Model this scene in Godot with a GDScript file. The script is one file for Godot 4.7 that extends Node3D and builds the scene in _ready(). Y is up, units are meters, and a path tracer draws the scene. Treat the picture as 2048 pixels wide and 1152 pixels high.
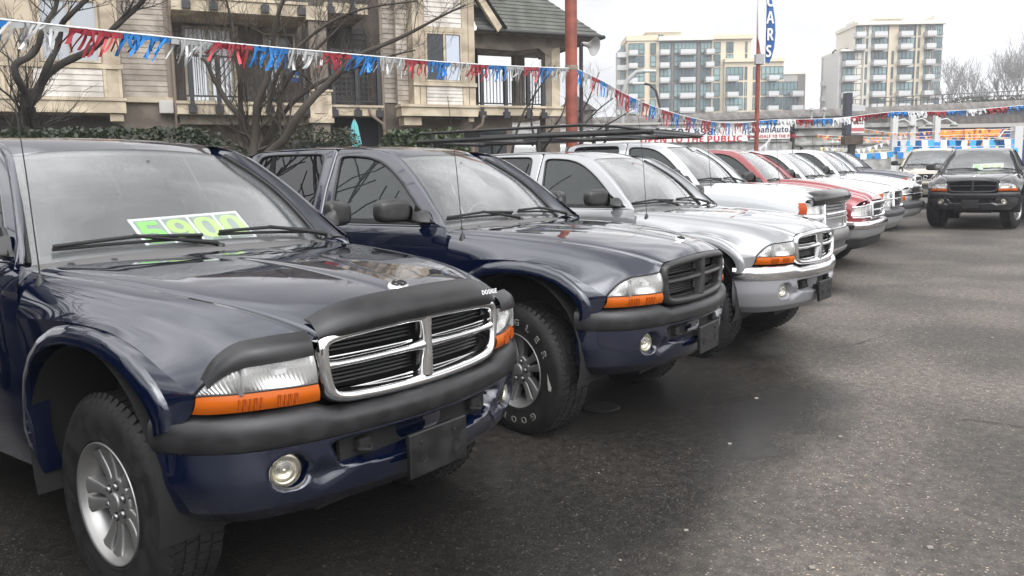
extends Node3D
# A used-truck lot under an overcast sky: a row of pickups, an apartment block behind, towers far off.

class MB:
	var v := PackedVector3Array()
	var n := PackedVector3Array()
	var uv := PackedVector2Array()
	var col := PackedColorArray()
	var ix := PackedInt32Array()

	func tri(a: int, b: int, c: int) -> void:
		var f := (v[b] - v[a]).cross(v[c] - v[a])
		if f.dot(n[a] + n[b] + n[c]) > 0.0:
			ix.append(a); ix.append(c); ix.append(b)
		else:
			ix.append(a); ix.append(b); ix.append(c)

	# rows of points; the side away from «hint» is the outside
	func grid(rows: Array, hint: Vector3, loop := false, us := 1.0, vs := 1.0, flip := false) -> void:
		var R := rows.size()
		var C: int = rows[0].size()
		var base := v.size()
		var nn := PackedVector3Array()
		nn.resize(R * C)
		for r in R - 1:
			var p0: PackedVector3Array = rows[r]
			var p1: PackedVector3Array = rows[r + 1]
			for c in C - 1:
				var q := (p1[c + 1] - p0[c]).cross(p1[c] - p0[c + 1])
				nn[r * C + c] += q
				nn[r * C + c + 1] += q
				nn[r * C + C + c] += q
				nn[r * C + C + c + 1] += q
		if loop:
			for r in R:
				var s := nn[r * C] + nn[r * C + C - 1]
				nn[r * C] = s
				nn[r * C + C - 1] = s
		var side := 0.0
		for r in R:
			var p: PackedVector3Array = rows[r]
			for c in C:
				side += nn[r * C + c].dot(p[c] - hint)
		var sg := -1.0 if side < 0.0 else 1.0
		if flip:
			sg = -sg
		for r in R:
			var p: PackedVector3Array = rows[r]
			for c in C:
				v.append(p[c])
				var q := nn[r * C + c]
				n.append(q.normalized() * sg if q.length_squared() > 1e-20 else Vector3.UP)
				uv.append(Vector2(us * c / maxf(C - 1, 1), vs * r / maxf(R - 1, 1)))
		for r in R - 1:
			for c in C - 1:
				var a := base + r * C + c
				tri(a, a + 1, a + C + 1)
				tri(a, a + C + 1, a + C)

	func quad(a: Vector3, b: Vector3, c: Vector3, d: Vector3, nor := Vector3.ZERO) -> void:
		var q := (c - a).cross(d - b).normalized()
		if nor != Vector3.ZERO and q.dot(nor) < 0.0:
			q = -q
		var k := v.size()
		for p in [a, b, c, d]:
			v.append(p)
			n.append(q)
		uv.append(Vector2(0, 0)); uv.append(Vector2(1, 0)); uv.append(Vector2(1, 1)); uv.append(Vector2(0, 1))
		tri(k, k + 1, k + 2)
		tri(k, k + 2, k + 3)

	# an oriented box: centre, half size along three axes
	func obox(c: Vector3, x: Vector3, y: Vector3, z: Vector3) -> void:
		for s in [1.0, -1.0]:
			quad(c + x * s - y - z, c + x * s + y - z, c + x * s + y + z, c + x * s - y + z, x * s)
			quad(c + y * s - x - z, c + y * s + x - z, c + y * s + x + z, c + y * s - x + z, y * s)
			quad(c + z * s - x - y, c + z * s + x - y, c + z * s + x + y, c + z * s - x + y, z * s)

	func box(c: Vector3, s: Vector3) -> void:
		obox(c, Vector3(s.x / 2, 0, 0), Vector3(0, s.y / 2, 0), Vector3(0, 0, s.z / 2))

	func span(a: Vector3, b: Vector3) -> void:
		box((a + b) / 2, (b - a).abs())

	# a box with its edges rounded off by b
	func rbox(c: Vector3, s: Vector3, b: float) -> void:
		var rows := []
		var h := s / 2
		var st := [[-h.y, b], [-h.y + b * 0.3, b * 0.3], [-h.y + b, 0.0], [h.y - b, 0.0], [h.y - b * 0.3, b * 0.3], [h.y, b]]
		for q in st:
			var row := PackedVector3Array()
			var hx: float = h.x - q[1]
			var hz: float = h.z - q[1]
			for k in 4:
				var sx: float = [1, -1, -1, 1][k]
				var sz: float = [1, 1, -1, -1][k]
				for j in 4:
					var an := (k + j / 3.0) * PI / 2
					row.append(c + Vector3(sx * (hx - b) + cos(an) * b, q[0], sz * (hz - b) + sin(an) * b))
			row.append(row[0])
			rows.append(row)
		grid(rows, c, true)
		for e in [0, 5]:
			fan(rows[e], Vector3(0, -1 if e == 0 else 1, 0))

	func fan(loop: PackedVector3Array, nor: Vector3) -> void:
		var c := Vector3.ZERO
		for p in loop:
			c += p
		c /= loop.size()
		var k := v.size()
		v.append(c); n.append(nor); uv.append(Vector2(0.5, 0.5))
		for p in loop:
			v.append(p); n.append(nor); uv.append(Vector2(p.x, p.y))
		for i in loop.size():
			tri(k, k + 1 + i, k + 1 + (i + 1) % loop.size())

	# a tube along a path; r is a number or an array of radii
	func tube(path: Array, r, sides := 8, caps := true, sq := 0.0) -> void:
		var rows := []
		var m := path.size()
		var up := Vector3.UP
		for i in m:
			var p: Vector3 = path[i]
			var t: Vector3 = (path[mini(i + 1, m - 1)] - path[maxi(i - 1, 0)]).normalized()
			if i == 0:
				up = Vector3.UP if absf(t.y) < 0.9 else Vector3.RIGHT
			var x := t.cross(up).normalized()
			up = x.cross(t).normalized()
			var rr: float = r[i] if r is Array or r is PackedFloat32Array else r
			var row := PackedVector3Array()
			for k in sides + 1:
				var a := TAU * k / sides + sq
				row.append(p + (x * cos(a) + up * sin(a)) * rr)
			rows.append(row)
		# the normals point away from the path
		var base := v.size()
		for i in m:
			for k in sides + 1:
				v.append(rows[i][k])
				var d: Vector3 = rows[i][k] - path[i]
				n.append(d.normalized() if d.length_squared() > 1e-14 else Vector3.UP)
				uv.append(Vector2(float(k) / sides, float(i)))
		for i in m - 1:
			for k in sides:
				var a := base + i * (sides + 1) + k
				tri(a, a + 1, a + sides + 2)
				tri(a, a + sides + 2, a + sides + 1)
		if caps:
			var t0: Vector3 = (path[0] - path[1]).normalized()
			fan(rows[0], t0)
			fan(rows[m - 1], (path[m - 1] - path[m - 2]).normalized())

	# a profile of (radius, along) turned round an axis through o
	func lathe(prof: Array, o: Vector3, ax: Vector3, seg := 32, a0 := 0.0, a1 := TAU) -> void:
		var x := ax.cross(Vector3.UP if absf(ax.y) < 0.9 else Vector3.RIGHT).normalized()
		var y := ax.cross(x).normalized()
		var base := v.size()
		var m := prof.size()
		for i in m:
			var d: Vector2 = prof[mini(i + 1, m - 1)] - prof[maxi(i - 1, 0)]
			var nr := Vector2(d.y, -d.x).normalized()
			for k in seg + 1:
				var a := a0 + (a1 - a0) * k / seg
				var e := x * cos(a) + y * sin(a)
				v.append(o + e * prof[i].x + ax * prof[i].y)
				n.append((e * nr.x + ax * nr.y).normalized())
				uv.append(Vector2(float(k) / seg, float(i) / (m - 1)))
		for i in m - 1:
			for k in seg:
				var a := base + i * (seg + 1) + k
				tri(a, a + 1, a + seg + 2)
				tri(a, a + seg + 2, a + seg + 1)

	# a flat outline (2-D points) lifted by f, facing nor
	func poly(pts: PackedVector2Array, f: Callable, nor: Vector3) -> void:
		var t := Geometry2D.triangulate_polygon(pts)
		var k := v.size()
		for p in pts:
			v.append(f.call(p))
			n.append(nor)
			uv.append(p)
		for i in t.size() / 3:
			tri(k + t[i * 3], k + t[i * 3 + 1], k + t[i * 3 + 2])

	# an outline extruded from a to b (functions from 2-D to 3-D), both ends closed
	func slab(pts: PackedVector2Array, fa: Callable, fb: Callable) -> void:
		var c2 := Vector2.ZERO
		for p in pts:
			c2 += p / pts.size()
		var na: Vector3 = (fa.call(c2) - fb.call(c2)).normalized()
		poly(pts, fa, na)
		poly(pts, fb, -na)
		var cw := 1.0 if Geometry2D.is_polygon_clockwise(pts) else -1.0
		for i in pts.size():
			var p := pts[i]
			var q := pts[(i + 1) % pts.size()]
			var d := q - p
			var o2 := Vector2(-d.y, d.x) * cw
			var o3: Vector3 = fa.call(p + o2) - fa.call(p)
			quad(fa.call(p), fa.call(q), fb.call(q), fb.call(p), o3)

	func mirror() -> void:
		var k := v.size()
		var m := ix.size()
		var hc := col.size() == k and k > 0
		for i in k:
			v.append(v[i] * Vector3(1, 1, -1))
			n.append(n[i] * Vector3(1, 1, -1))
			uv.append(uv[i])
			if hc:
				col.append(col[i])
		for i in m / 3:
			ix.append(ix[i * 3] + k); ix.append(ix[i * 3 + 2] + k); ix.append(ix[i * 3 + 1] + k)

	func flipped() -> MB:
		var o := MB.new()
		for i in v.size():
			o.v.append(v[i] * Vector3(1, 1, -1))
			o.n.append(n[i] * Vector3(1, 1, -1))
		o.uv = uv.duplicate()
		for i in ix.size() / 3:
			o.ix.append(ix[i * 3]); o.ix.append(ix[i * 3 + 2]); o.ix.append(ix[i * 3 + 1])
		return o

	func moved(t: Transform3D, from := 0) -> void:
		for i in range(from, v.size()):
			v[i] = t * v[i]
			n[i] = (t.basis * n[i]).normalized()

	func mesh() -> ArrayMesh:
		var a := []
		a.resize(Mesh.ARRAY_MAX)
		a[Mesh.ARRAY_VERTEX] = v
		a[Mesh.ARRAY_NORMAL] = n
		a[Mesh.ARRAY_TEX_UV] = uv
		if col.size() == v.size():
			a[Mesh.ARRAY_COLOR] = col
		a[Mesh.ARRAY_INDEX] = ix
		var m := ArrayMesh.new()
		m.add_surface_from_arrays(Mesh.PRIMITIVE_TRIANGLES, a)
		return m

# ---------------------------------------------------------------- helpers
func V(x: float, y: float, z: float) -> Vector3:
	return Vector3(x, y, z)

# n points along a smooth curve through p
func sp(p: Array, n: int) -> PackedVector3Array:
	var out := PackedVector3Array()
	var m := p.size()
	if m == 2:
		for i in n:
			out.append((p[0] as Vector3).lerp(p[1], float(i) / (n - 1)))
		return out
	var t := PackedFloat32Array([0.0])
	for i in m - 1:
		t.append(t[i] + maxf((p[i] as Vector3).distance_to(p[i + 1]), 1e-5))
	var tg := PackedVector3Array()
	for i in m:
		if i == 0:
			tg.append((p[1] - p[0]) / (t[1] - t[0]))
		elif i == m - 1:
			tg.append((p[i] - p[i - 1]) / (t[i] - t[i - 1]))
		else:
			var h0 := t[i] - t[i - 1]
			var h1 := t[i + 1] - t[i]
			tg.append((((p[i] - p[i - 1]) / h0) * h1 + ((p[i + 1] - p[i]) / h1) * h0) / (h0 + h1))
	tg[0] = tg[0] * 1.5 - tg[1] * 0.5
	tg[m - 1] = tg[m - 1] * 1.5 - tg[m - 2] * 0.5
	var k := 0
	for i in n:
		var s := t[m - 1] * i / (n - 1)
		while k < m - 2 and s > t[k + 1]:
			k += 1
		var h := t[k + 1] - t[k]
		var u := clampf((s - t[k]) / h, 0.0, 1.0)
		var u2 := u * u
		var u3 := u2 * u
		out.append(p[k] * (2 * u3 - 3 * u2 + 1) + tg[k] * (h * (u3 - 2 * u2 + u)) + p[k + 1] * (-2 * u3 + 3 * u2) + tg[k + 1] * (h * (u3 - u2)))
	return out

# n points evenly spaced along straight pieces
func pl(p: Array, n: int) -> PackedVector3Array:
	var t := PackedFloat32Array([0.0])
	for i in p.size() - 1:
		t.append(t[i] + (p[i] as Vector3).distance_to(p[i + 1]))
	var out := PackedVector3Array()
	var k := 0
	for i in n:
		var s := t[t.size() - 1] * i / (n - 1)
		while k < p.size() - 2 and s > t[k + 1]:
			k += 1
		out.append((p[k] as Vector3).lerp(p[k + 1], clampf((s - t[k]) / maxf(t[k + 1] - t[k], 1e-6), 0, 1)))
	return out

# a smooth surface through curves: m rows of n points
func loft(lines: Array, n: int, m: int) -> Array:
	var ls := []
	for l in lines:
		ls.append(l if l is PackedVector3Array and l.size() == n else sp(l, n))
	var rows := []
	for r in m:
		var q := PackedVector3Array()
		q.resize(n)
		rows.append(q)
	for c in n:
		var a := []
		for l in ls:
			a.append(l[c])
		var s := sp(a, m)
		for r in m:
			rows[r][c] = s[r]
	return rows

# piecewise smooth table lookup
func tab(x: float, t: Array) -> float:
	if x <= t[0][0]:
		return t[0][1]
	for i in t.size() - 1:
		if x <= t[i + 1][0]:
			var h: float = t[i + 1][0] - t[i][0]
			var u: float = (x - t[i][0]) / h
			var d: float = (t[i + 1][1] - t[i][1]) / h
			var d0: float = d
			var d1: float = d
			if i > 0:
				var e: float = (t[i][1] - t[i - 1][1]) / (t[i][0] - t[i - 1][0])
				d0 = 0.0 if e * d <= 0 else 2 * e * d / (e + d)
			if i < t.size() - 2:
				var e: float = (t[i + 2][1] - t[i + 1][1]) / (t[i + 2][0] - t[i + 1][0])
				d1 = 0.0 if e * d <= 0 else 2 * e * d / (e + d)
			var u2 := u * u
			var u3 := u2 * u
			return t[i][1] * (2 * u3 - 3 * u2 + 1) + d0 * h * (u3 - 2 * u2 + u) + t[i + 1][1] * (-2 * u3 + 3 * u2) + d1 * h * (u3 - u2)
	return t[t.size() - 1][1]

func v2(a: Array) -> PackedVector2Array:
	var o := PackedVector2Array()
	for i in a.size() / 2:
		o.append(Vector2(a[i * 2], a[i * 2 + 1]))
	return o

# a closed outline with its corners rounded by r
func rounded(p: PackedVector2Array, r: float, seg := 4) -> PackedVector2Array:
	var o := PackedVector2Array()
	var m := p.size()
	for i in m:
		var a := p[(i + m - 1) % m] - p[i]
		var b := p[(i + 1) % m] - p[i]
		var k := minf(r, minf(a.length(), b.length()) * 0.49)
		var s := p[i] + a.normalized() * k
		var e := p[i] + b.normalized() * k
		for j in seg + 1:
			var t := float(j) / seg
			o.append(s.lerp(p[i], t).lerp(p[i].lerp(e, t), t))
	return o

func cast(c: Vector2, an: float, loop: PackedVector2Array) -> Vector2:
	var d := Vector2(cos(an), sin(an))
	var best := -1.0
	for i in loop.size():
		var a := loop[i] - c
		var e := loop[(i + 1) % loop.size()] - loop[i]
		var den := d.cross(e)
		if absf(den) < 1e-9:
			continue
		var t := a.cross(e) / den
		var u := a.cross(d) / den
		if t > 0 and u >= -1e-6 and u <= 1.000001 and t > best:
			best = t
	return c + d * maxf(best, 0.0)

# matched points of an outer and an inner outline round a centre
func matched(outer: PackedVector2Array, inner: PackedVector2Array, c: Vector2) -> Array:
	var an := []
	for p in inner:
		an.append(fposmod((p - c).angle(), TAU))
	for p in outer:
		an.append(fposmod((p - c).angle(), TAU))
	an.sort()
	var o := PackedVector2Array()
	var n := PackedVector2Array()
	var last := -1.0
	for a in an:
		if a - last < 0.004:
			continue
		last = a
		o.append(cast(c, a, outer))
		n.append(cast(c, a, inner))
	o.append(o[0]); n.append(n[0])
	return [o, n]

var cleaner := RegEx.new()
var taken := {}
func numbered(called: String) -> String:
	var k: int = taken.get(called, 0)
	taken[called] = k + 1
	return called if k == 0 else "%s_%03d" % [called, k]

func thing(called: String, label: String, category: String, at := Vector3.ZERO, turn := 0.0, group := "") -> Node3D:
	var o := Node3D.new()
	o.name = numbered(called)
	add_child(o)
	o.position = at
	o.rotation.y = turn
	tag(o, label, category, group)
	return o

func tag(o: Node, label: String, category := "", group := "") -> Node:
	if label: o.set_meta("label", label)
	if category: o.set_meta("category", category)
	if group: o.set_meta("group", group)
	return o

func kind(o: Node, k: String) -> Node:
	o.set_meta("kind", k)
	return o

var part_count := {}
func part(called: String, m, mat: Material, parent: Node = self, at := Transform3D.IDENTITY) -> MeshInstance3D:
	var o := MeshInstance3D.new()
	o.mesh = m.mesh() if m is MB else m
	o.material_override = mat
	o.transform = at
	if parent == self:
		o.name = numbered(called)
	else:
		var key := str(parent.get_instance_id()) + called
		var k: int = part_count.get(key, 0)
		part_count[key] = k + 1
		o.name = called if k == 0 else "%s_%03d" % [called, k]
	parent.add_child(o, true)
	return o

func mat(c: Color, rough := 0.6, metal := 0.0) -> StandardMaterial3D:
	var m := StandardMaterial3D.new()
	m.albedo_color = c.linear_to_srgb()
	m.roughness = rough
	m.metallic = metal
	return m

func L(r: float, g := -1.0, b := -1.0) -> Color:
	return Color(r, r if g < 0 else g, r if b < 0 else b)

func noise_tex(freq: float, size: int, lo: Color, hi: Color, oct := 4, seed_ := 1, ty := FastNoiseLite.TYPE_SIMPLEX_SMOOTH, lo_at := 0.3, hi_at := 0.7) -> NoiseTexture2D:
	var t := NoiseTexture2D.new()
	var f := FastNoiseLite.new()
	f.seed = seed_
	f.noise_type = ty
	f.frequency = freq
	f.fractal_octaves = oct
	t.noise = f
	t.width = size
	t.height = size
	t.seamless = true
	t.generate_mipmaps = false
	var g := Gradient.new()
	g.offsets = PackedFloat32Array([lo_at, hi_at])
	g.colors = PackedColorArray([lo, hi])
	t.color_ramp = g
	return t

func tri_uv(m: StandardMaterial3D, s: float, world := true) -> StandardMaterial3D:
	m.uv1_triplanar = true
	m.uv1_world_triplanar = world
	m.uv1_scale = Vector3.ONE * s
	return m

func text_mesh(s: String, h: float, depth := 0.004, bold := true, face := "Droid Sans") -> TextMesh:
	var t := TextMesh.new()
	var f := SystemFont.new()
	f.font_names = PackedStringArray([face])
	f.font_weight = 700 if bold else 400
	t.font = f
	t.text = s
	t.font_size = 32
	t.pixel_size = h / 23.0
	t.depth = depth
	t.curve_step = 2.0
	return t
# ---------------------------------------------------------------- the compact pickup
# own axes: x forward from the front axle, y up from the ground, z to the truck's right
var M := {}

func side_z(y: float) -> float:
	if y >= 1.25:
		return 0.79 - 0.42 * (y - 1.25) - 0.14 * (y - 1.25) * (y - 1.25)
	return tab(y, [[0.36, 0.80], [0.45, 0.83], [0.6, 0.857], [0.8, 0.868], [1.0, 0.868], [1.1, 0.86], [1.18, 0.838], [1.25, 0.79]])

func on_side(p: Vector2) -> Vector3:
	return Vector3(p.x, p.y, side_z(p.y))

func on_side_in(p: Vector2, d: float) -> Vector3:
	return Vector3(p.x, p.y, side_z(p.y) - d)

func arc3(pts: Array, z) -> Array:
	var o := []
	for i in pts.size() / 2:
		o.append(Vector3(pts[i * 2], pts[i * 2 + 1], z if z is float else z[i]))
	return o

func frame_panel(outer: PackedVector2Array, win: PackedVector2Array, g: MB, inset := 0.018) -> void:
	var c := Vector2.ZERO
	for p in win:
		c += p / win.size()
	var mt := matched(outer, win, c)
	var n: int = mt[0].size()
	var a := PackedVector3Array(); var a1 := PackedVector3Array(); var b := PackedVector3Array(); var b2 := PackedVector3Array(); var b3 := PackedVector3Array()
	for i in n:
		var o2: Vector2 = mt[0][i]
		var i2: Vector2 = mt[1][i]
		var d := (i2 - o2)
		var l := maxf(d.length(), 0.001)
		a.append(on_side_in(o2, 0.012))
		a1.append(on_side(o2 + d * minf(0.3, 0.006 / l)))
		b.append(on_side(i2 - d * minf(0.3, 0.008 / l)))
		b2.append(on_side_in(i2, 0.004))
		b3.append(on_side_in(i2, inset))
	var mids := [a, a1]
	for k in 3:
		var row := PackedVector3Array()
		for i in n:
			var q: Vector2 = (mt[0][i] as Vector2).lerp(mt[1][i], (k + 1) / 4.0)
			row.append(on_side(q))
		mids.append(row)
	mids.append_array([b, b2, b3])
	g.grid(mids, Vector3(-1.5, 1.2, 0), true)

func glass_panel(win: PackedVector2Array, g: MB, inset := 0.014) -> void:
	# two faces, as a real pane has
	for k in 2:
		g.poly(win, func(p): return on_side_in(p, inset + k * 0.004), Vector3(0, 0.42, 1).normalized())

const DOOR_F := [-0.505, 1.205, -0.60, 1.29, -0.767, 1.437, -0.90, 1.54, -1.03, 1.625, -1.13, 1.668, -1.25, 1.695, -1.40, 1.708, -1.637, 1.713, -1.627, 1.45, -1.60, 1.235, -1.60, 1.20]
const WIN_F := [-0.705, 1.244, -0.79, 1.335, -0.886, 1.415, -0.97, 1.482, -1.058, 1.541, -1.14, 1.586, -1.221, 1.620, -1.32, 1.645, -1.418, 1.656, -1.53, 1.661, -1.575, 1.655, -1.59, 1.635, -1.557, 1.46, -1.52, 1.244]
const DOOR_R := [-1.61, 1.20, -1.61, 1.235, -1.637, 1.45, -1.647, 1.713, -1.9, 1.717, -2.3, 1.715, -2.48, 1.708, -2.545, 1.68, -2.56, 1.60, -2.56, 1.20]
const WIN_R := [-1.705, 1.244, -1.722, 1.463, -1.75, 1.65, -1.775, 1.675, -1.82, 1.682, -2.05, 1.686, -2.26, 1.687, -2.36, 1.684, -2.425, 1.672, -2.445, 1.61, -2.445, 1.244]

func nose_top() -> Array:  # upper edge of the right headlight, from the grille outwards, then down its outer end
	return [V(0.738, 0.960, 0.487), V(0.722, 0.957, 0.56), V(0.692, 0.953, 0.635), V(0.65, 0.946, 0.70), V(0.62, 0.925, 0.745), V(0.59, 0.89, 0.782), V(0.567, 0.856, 0.803)]

func make_wheel_meshes() -> Dictionary:
	var o := {}
	var R := 0.388
	# tyre: y of the profile runs outwards (towards +z of the truck)
	var g := MB.new()
	var W := 0.128
	g.lathe([Vector2(0.205, -W * 0.72), Vector2(0.26, -W * 0.95), Vector2(0.31, -W), Vector2(0.352, -W * 0.93), Vector2(0.374, -W * 0.83), Vector2(R - 0.006, -W * 0.72), Vector2(R - 0.006, W * 0.72), Vector2(0.374, W * 0.83), Vector2(0.352, W * 0.93), Vector2(0.335, W * 0.975), Vector2(0.31, W), Vector2(0.27, W * 0.965), Vector2(0.243, W * 0.93), Vector2(0.238, W * 0.955), Vector2(0.229, W * 0.955), Vector2(0.222, W * 0.86), Vector2(0.214, W * 0.8), Vector2(0.212, W * 0.4)], Vector3.ZERO, Vector3(0, 0, 1), 64)
	o.tyre = g.mesh()
	# tread blocks
	var t := MB.new()
	for k in 60:
		for j in 4:
			var a := TAU * (k + (0.5 if j % 2 else 0.0)) / 60
			var er := Vector3(cos(a), sin(a), 0)
			var et := Vector3(-sin(a), cos(a), 0)
			var zc: float = [-0.072, -0.025, 0.025, 0.072][j]
			var ez := Vector3(0, 0, 0.0195)
			var skew := et * (0.004 if j < 2 else -0.004)
			t.obox(er * (R - 0.007) + Vector3(0, 0, zc), er * 0.0075, et * 0.0155, ez + skew)
		for s in [-1.0, 1.0]:   # shoulder lugs
			var a := TAU * (k + 0.25) / 60
			var er := Vector3(cos(a), sin(a), 0)
			var et := Vector3(-sin(a), cos(a), 0)
			var ax := (er * -0.022 + Vector3(0, 0, 0.016 * s))
			t.obox(er * (R - 0.018) + Vector3(0, 0, s * 0.1), er * 0.006 + Vector3(0, 0, 0.004 * s), et * 0.0135, ax * 0.85)
	o.tread = t.mesh()
	# rim: barrel, lip, dish, spokes
	var r := MB.new()
	r.lathe([Vector2(0.205, -0.1), Vector2(0.186, -0.06), Vector2(0.182, 0.05), Vector2(0.192, 0.085), Vector2(0.205, 0.106), Vector2(0.214, 0.119), Vector2(0.219, 0.125), Vector2(0.2235, 0.124), Vector2(0.2245, 0.117), Vector2(0.221, 0.108)], Vector3.ZERO, Vector3(0, 0, 1), 64)
	# flip normals of the barrel so that they face the axle is not needed: both sides are drawn
	o.barrel = r.mesh()
	var s := MB.new()
	var zf := 0.098
	s.lathe([Vector2(0.001, zf + 0.004), Vector2(0.028, zf + 0.004), Vector2(0.034, zf - 0.002), Vector2(0.036, zf - 0.012), Vector2(0.078, zf - 0.012), Vector2(0.088, zf - 0.02), Vector2(0.092, zf - 0.045), Vector2(0.06, zf - 0.06)], Vector3.ZERO, Vector3(0, 0, 1), 48)
	for k in 5:
		var ca := TAU * k / 5 + PI / 2
		for side in [-1.0, 1.0]:
			var rows := []
			for i in 9:
				var u := i / 8.0
				var rad := 0.07 + u * 0.127
				var off: float = side * lerpf(0.018, 0.040, u)
				var hw := lerpf(0.0165, 0.027, u) + 0.010 * pow(maxf(u - 0.7, 0) * 3.3, 2)
				var z := zf - 0.015 + 0.017 * u - 0.006 * sin(u * PI)
				var er := Vector3(cos(ca), sin(ca), 0)
				var et := Vector3(-sin(ca), cos(ca), 0)
				var row := PackedVector3Array()
				for q in [[-1.0, -0.045], [-1.0, -0.007], [-0.86, -0.0005], [-0.4, 0.0015], [0.4, 0.0015], [0.86, -0.0005], [1.0, -0.007], [1.0, -0.045]]:
					row.append(er * rad + et * (off + hw * q[0]) + Vector3(0, 0, z + q[1]))
				rows.append(row)
			s.grid(rows, Vector3(cos(ca), sin(ca), 0) * 0.13 + Vector3(0, 0, -0.1))
	o.spokes = s.mesh()
	var nuts := MB.new()
	for k in 6:
		var a := TAU * k / 6
		nuts.lathe([Vector2(0.013, -0.01), Vector2(0.013, 0.006), Vector2(0.009, 0.014), Vector2(0.001, 0.015)], Vector3(cos(a) * 0.058, sin(a) * 0.058, zf - 0.014), Vector3(0, 0, 1), 6)
	o.nuts = nuts.mesh()
	var h := MB.new()
	h.lathe([Vector2(0.001, 0.02), Vector2(0.16, 0.02), Vector2(0.16, -0.03)], Vector3.ZERO, Vector3(0, 0, 1), 32)
	for k in 6:
		var a := TAU * k / 6
		h.lathe([Vector2(0.0175, 0.001), Vector2(0.001, 0.001)], Vector3(cos(a) * 0.058, sin(a) * 0.058, zf - 0.0125), Vector3(0, 0, 1), 12)
	o.disc = h.mesh()
	return o

var wheel_parts := {}
func add_wheel(root: Node3D, x: float, zc: float, steer := 0.0, roll := 0.0, called := "wheel", scale_ := 1.0) -> Node3D:
	if wheel_parts.is_empty():
		wheel_parts = make_wheel_meshes()
	var w := Node3D.new()
	var key := str(root.get_instance_id()) + called
	var k: int = part_count.get(key, 0)
	part_count[key] = k + 1
	w.name = called if k == 0 else "%s_%03d" % [called, k]
	root.add_child(w, true)
	w.position = Vector3(x, 0.382 * scale_, zc)
	w.rotation.y = (steer if zc > 0 else PI + steer)
	w.scale = Vector3.ONE * scale_
	var sub := Node3D.new()
	for q in [["tyre", "tyre", M.tyre], ["tread", "tread", M.tyre], ["barrel", "rim", M.alloy], ["spokes", "spokes", M.alloy], ["nuts", "lug_nuts", M.nut], ["disc", "brake_disc", M.black_iron]]:
		var o := part(q[1], wheel_parts[q[0]], q[2], w)
		o.rotation.z = roll
	sub.free()
	return w

func hood_rows() -> Array:
	var c0 := [V(-0.42, 1.198, 0), V(-0.1, 1.194, 0), V(0.25, 1.170, 0), V(0.5, 1.138, 0), V(0.642, 1.112, 0), V(0.72, 1.088, 0), V(0.765, 1.062, 0), V(0.782, 1.038, 0)]
	var c1 := [V(-0.424, 1.197, 0.16), V(-0.1, 1.193, 0.12), V(0.25, 1.168, 0.085), V(0.5, 1.135, 0.06), V(0.642, 1.109, 0.045), V(0.72, 1.086, 0.04), V(0.764, 1.061, 0.04), V(0.781, 1.038, 0.04)]
	var c2 := [V(-0.428, 1.190, 0.21), V(-0.1, 1.186, 0.165), V(0.25, 1.162, 0.12), V(0.5, 1.129, 0.085), V(0.642, 1.104, 0.07), V(0.72, 1.083, 0.065), V(0.763, 1.059, 0.06), V(0.78, 1.037, 0.06)]
	var c3 := [V(-0.45, 1.191, 0.40), V(-0.1, 1.184, 0.36), V(0.25, 1.160, 0.32), V(0.5, 1.126, 0.28), V(0.642, 1.098, 0.25), V(0.715, 1.074, 0.235), V(0.758, 1.050, 0.23), V(0.773, 1.031, 0.23)]
	var c4 := [V(-0.49, 1.188, 0.58), V(-0.1, 1.174, 0.55), V(0.25, 1.147, 0.51), V(0.5, 1.109, 0.45), V(0.63, 1.078, 0.41), V(0.70, 1.052, 0.38), V(0.742, 1.033, 0.37), V(0.758, 1.022, 0.37)]
	var c5 := [V(-0.535, 1.182, 0.715), V(-0.3, 1.173, 0.69), V(0.0, 1.154, 0.658), V(0.3, 1.125, 0.605), V(0.48, 1.095, 0.55), V(0.6, 1.062, 0.505), V(0.69, 1.031, 0.472), V(0.738, 1.012, 0.455)]
	var c6 := [V(-0.54, 1.176, 0.735), V(-0.3, 1.167, 0.712), V(0.0, 1.147, 0.677), V(0.3, 1.119, 0.625), V(0.48, 1.089, 0.567), V(0.6, 1.056, 0.518), V(0.69, 1.026, 0.482), V(0.737, 1.008, 0.465)]
	var c7 := [V(-0.54, 1.155, 0.735), V(-0.3, 1.147, 0.712), V(0.0, 1.127, 0.677), V(0.3, 1.099, 0.625), V(0.48, 1.069, 0.567), V(0.6, 1.036, 0.518), V(0.69, 1.006, 0.482), V(0.73, 0.99, 0.465)]
	var rows := loft([c0, c1], 60, 4)
	rows.pop_back()
	var b := loft([c1, c2], 60, 4)
	b.pop_back()
	rows.append_array(b)
	rows.append_array(loft([c2, c3, c4, c5, c6], 60, 22))
	rows.append(sp(c7, 60))
	return rows

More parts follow.
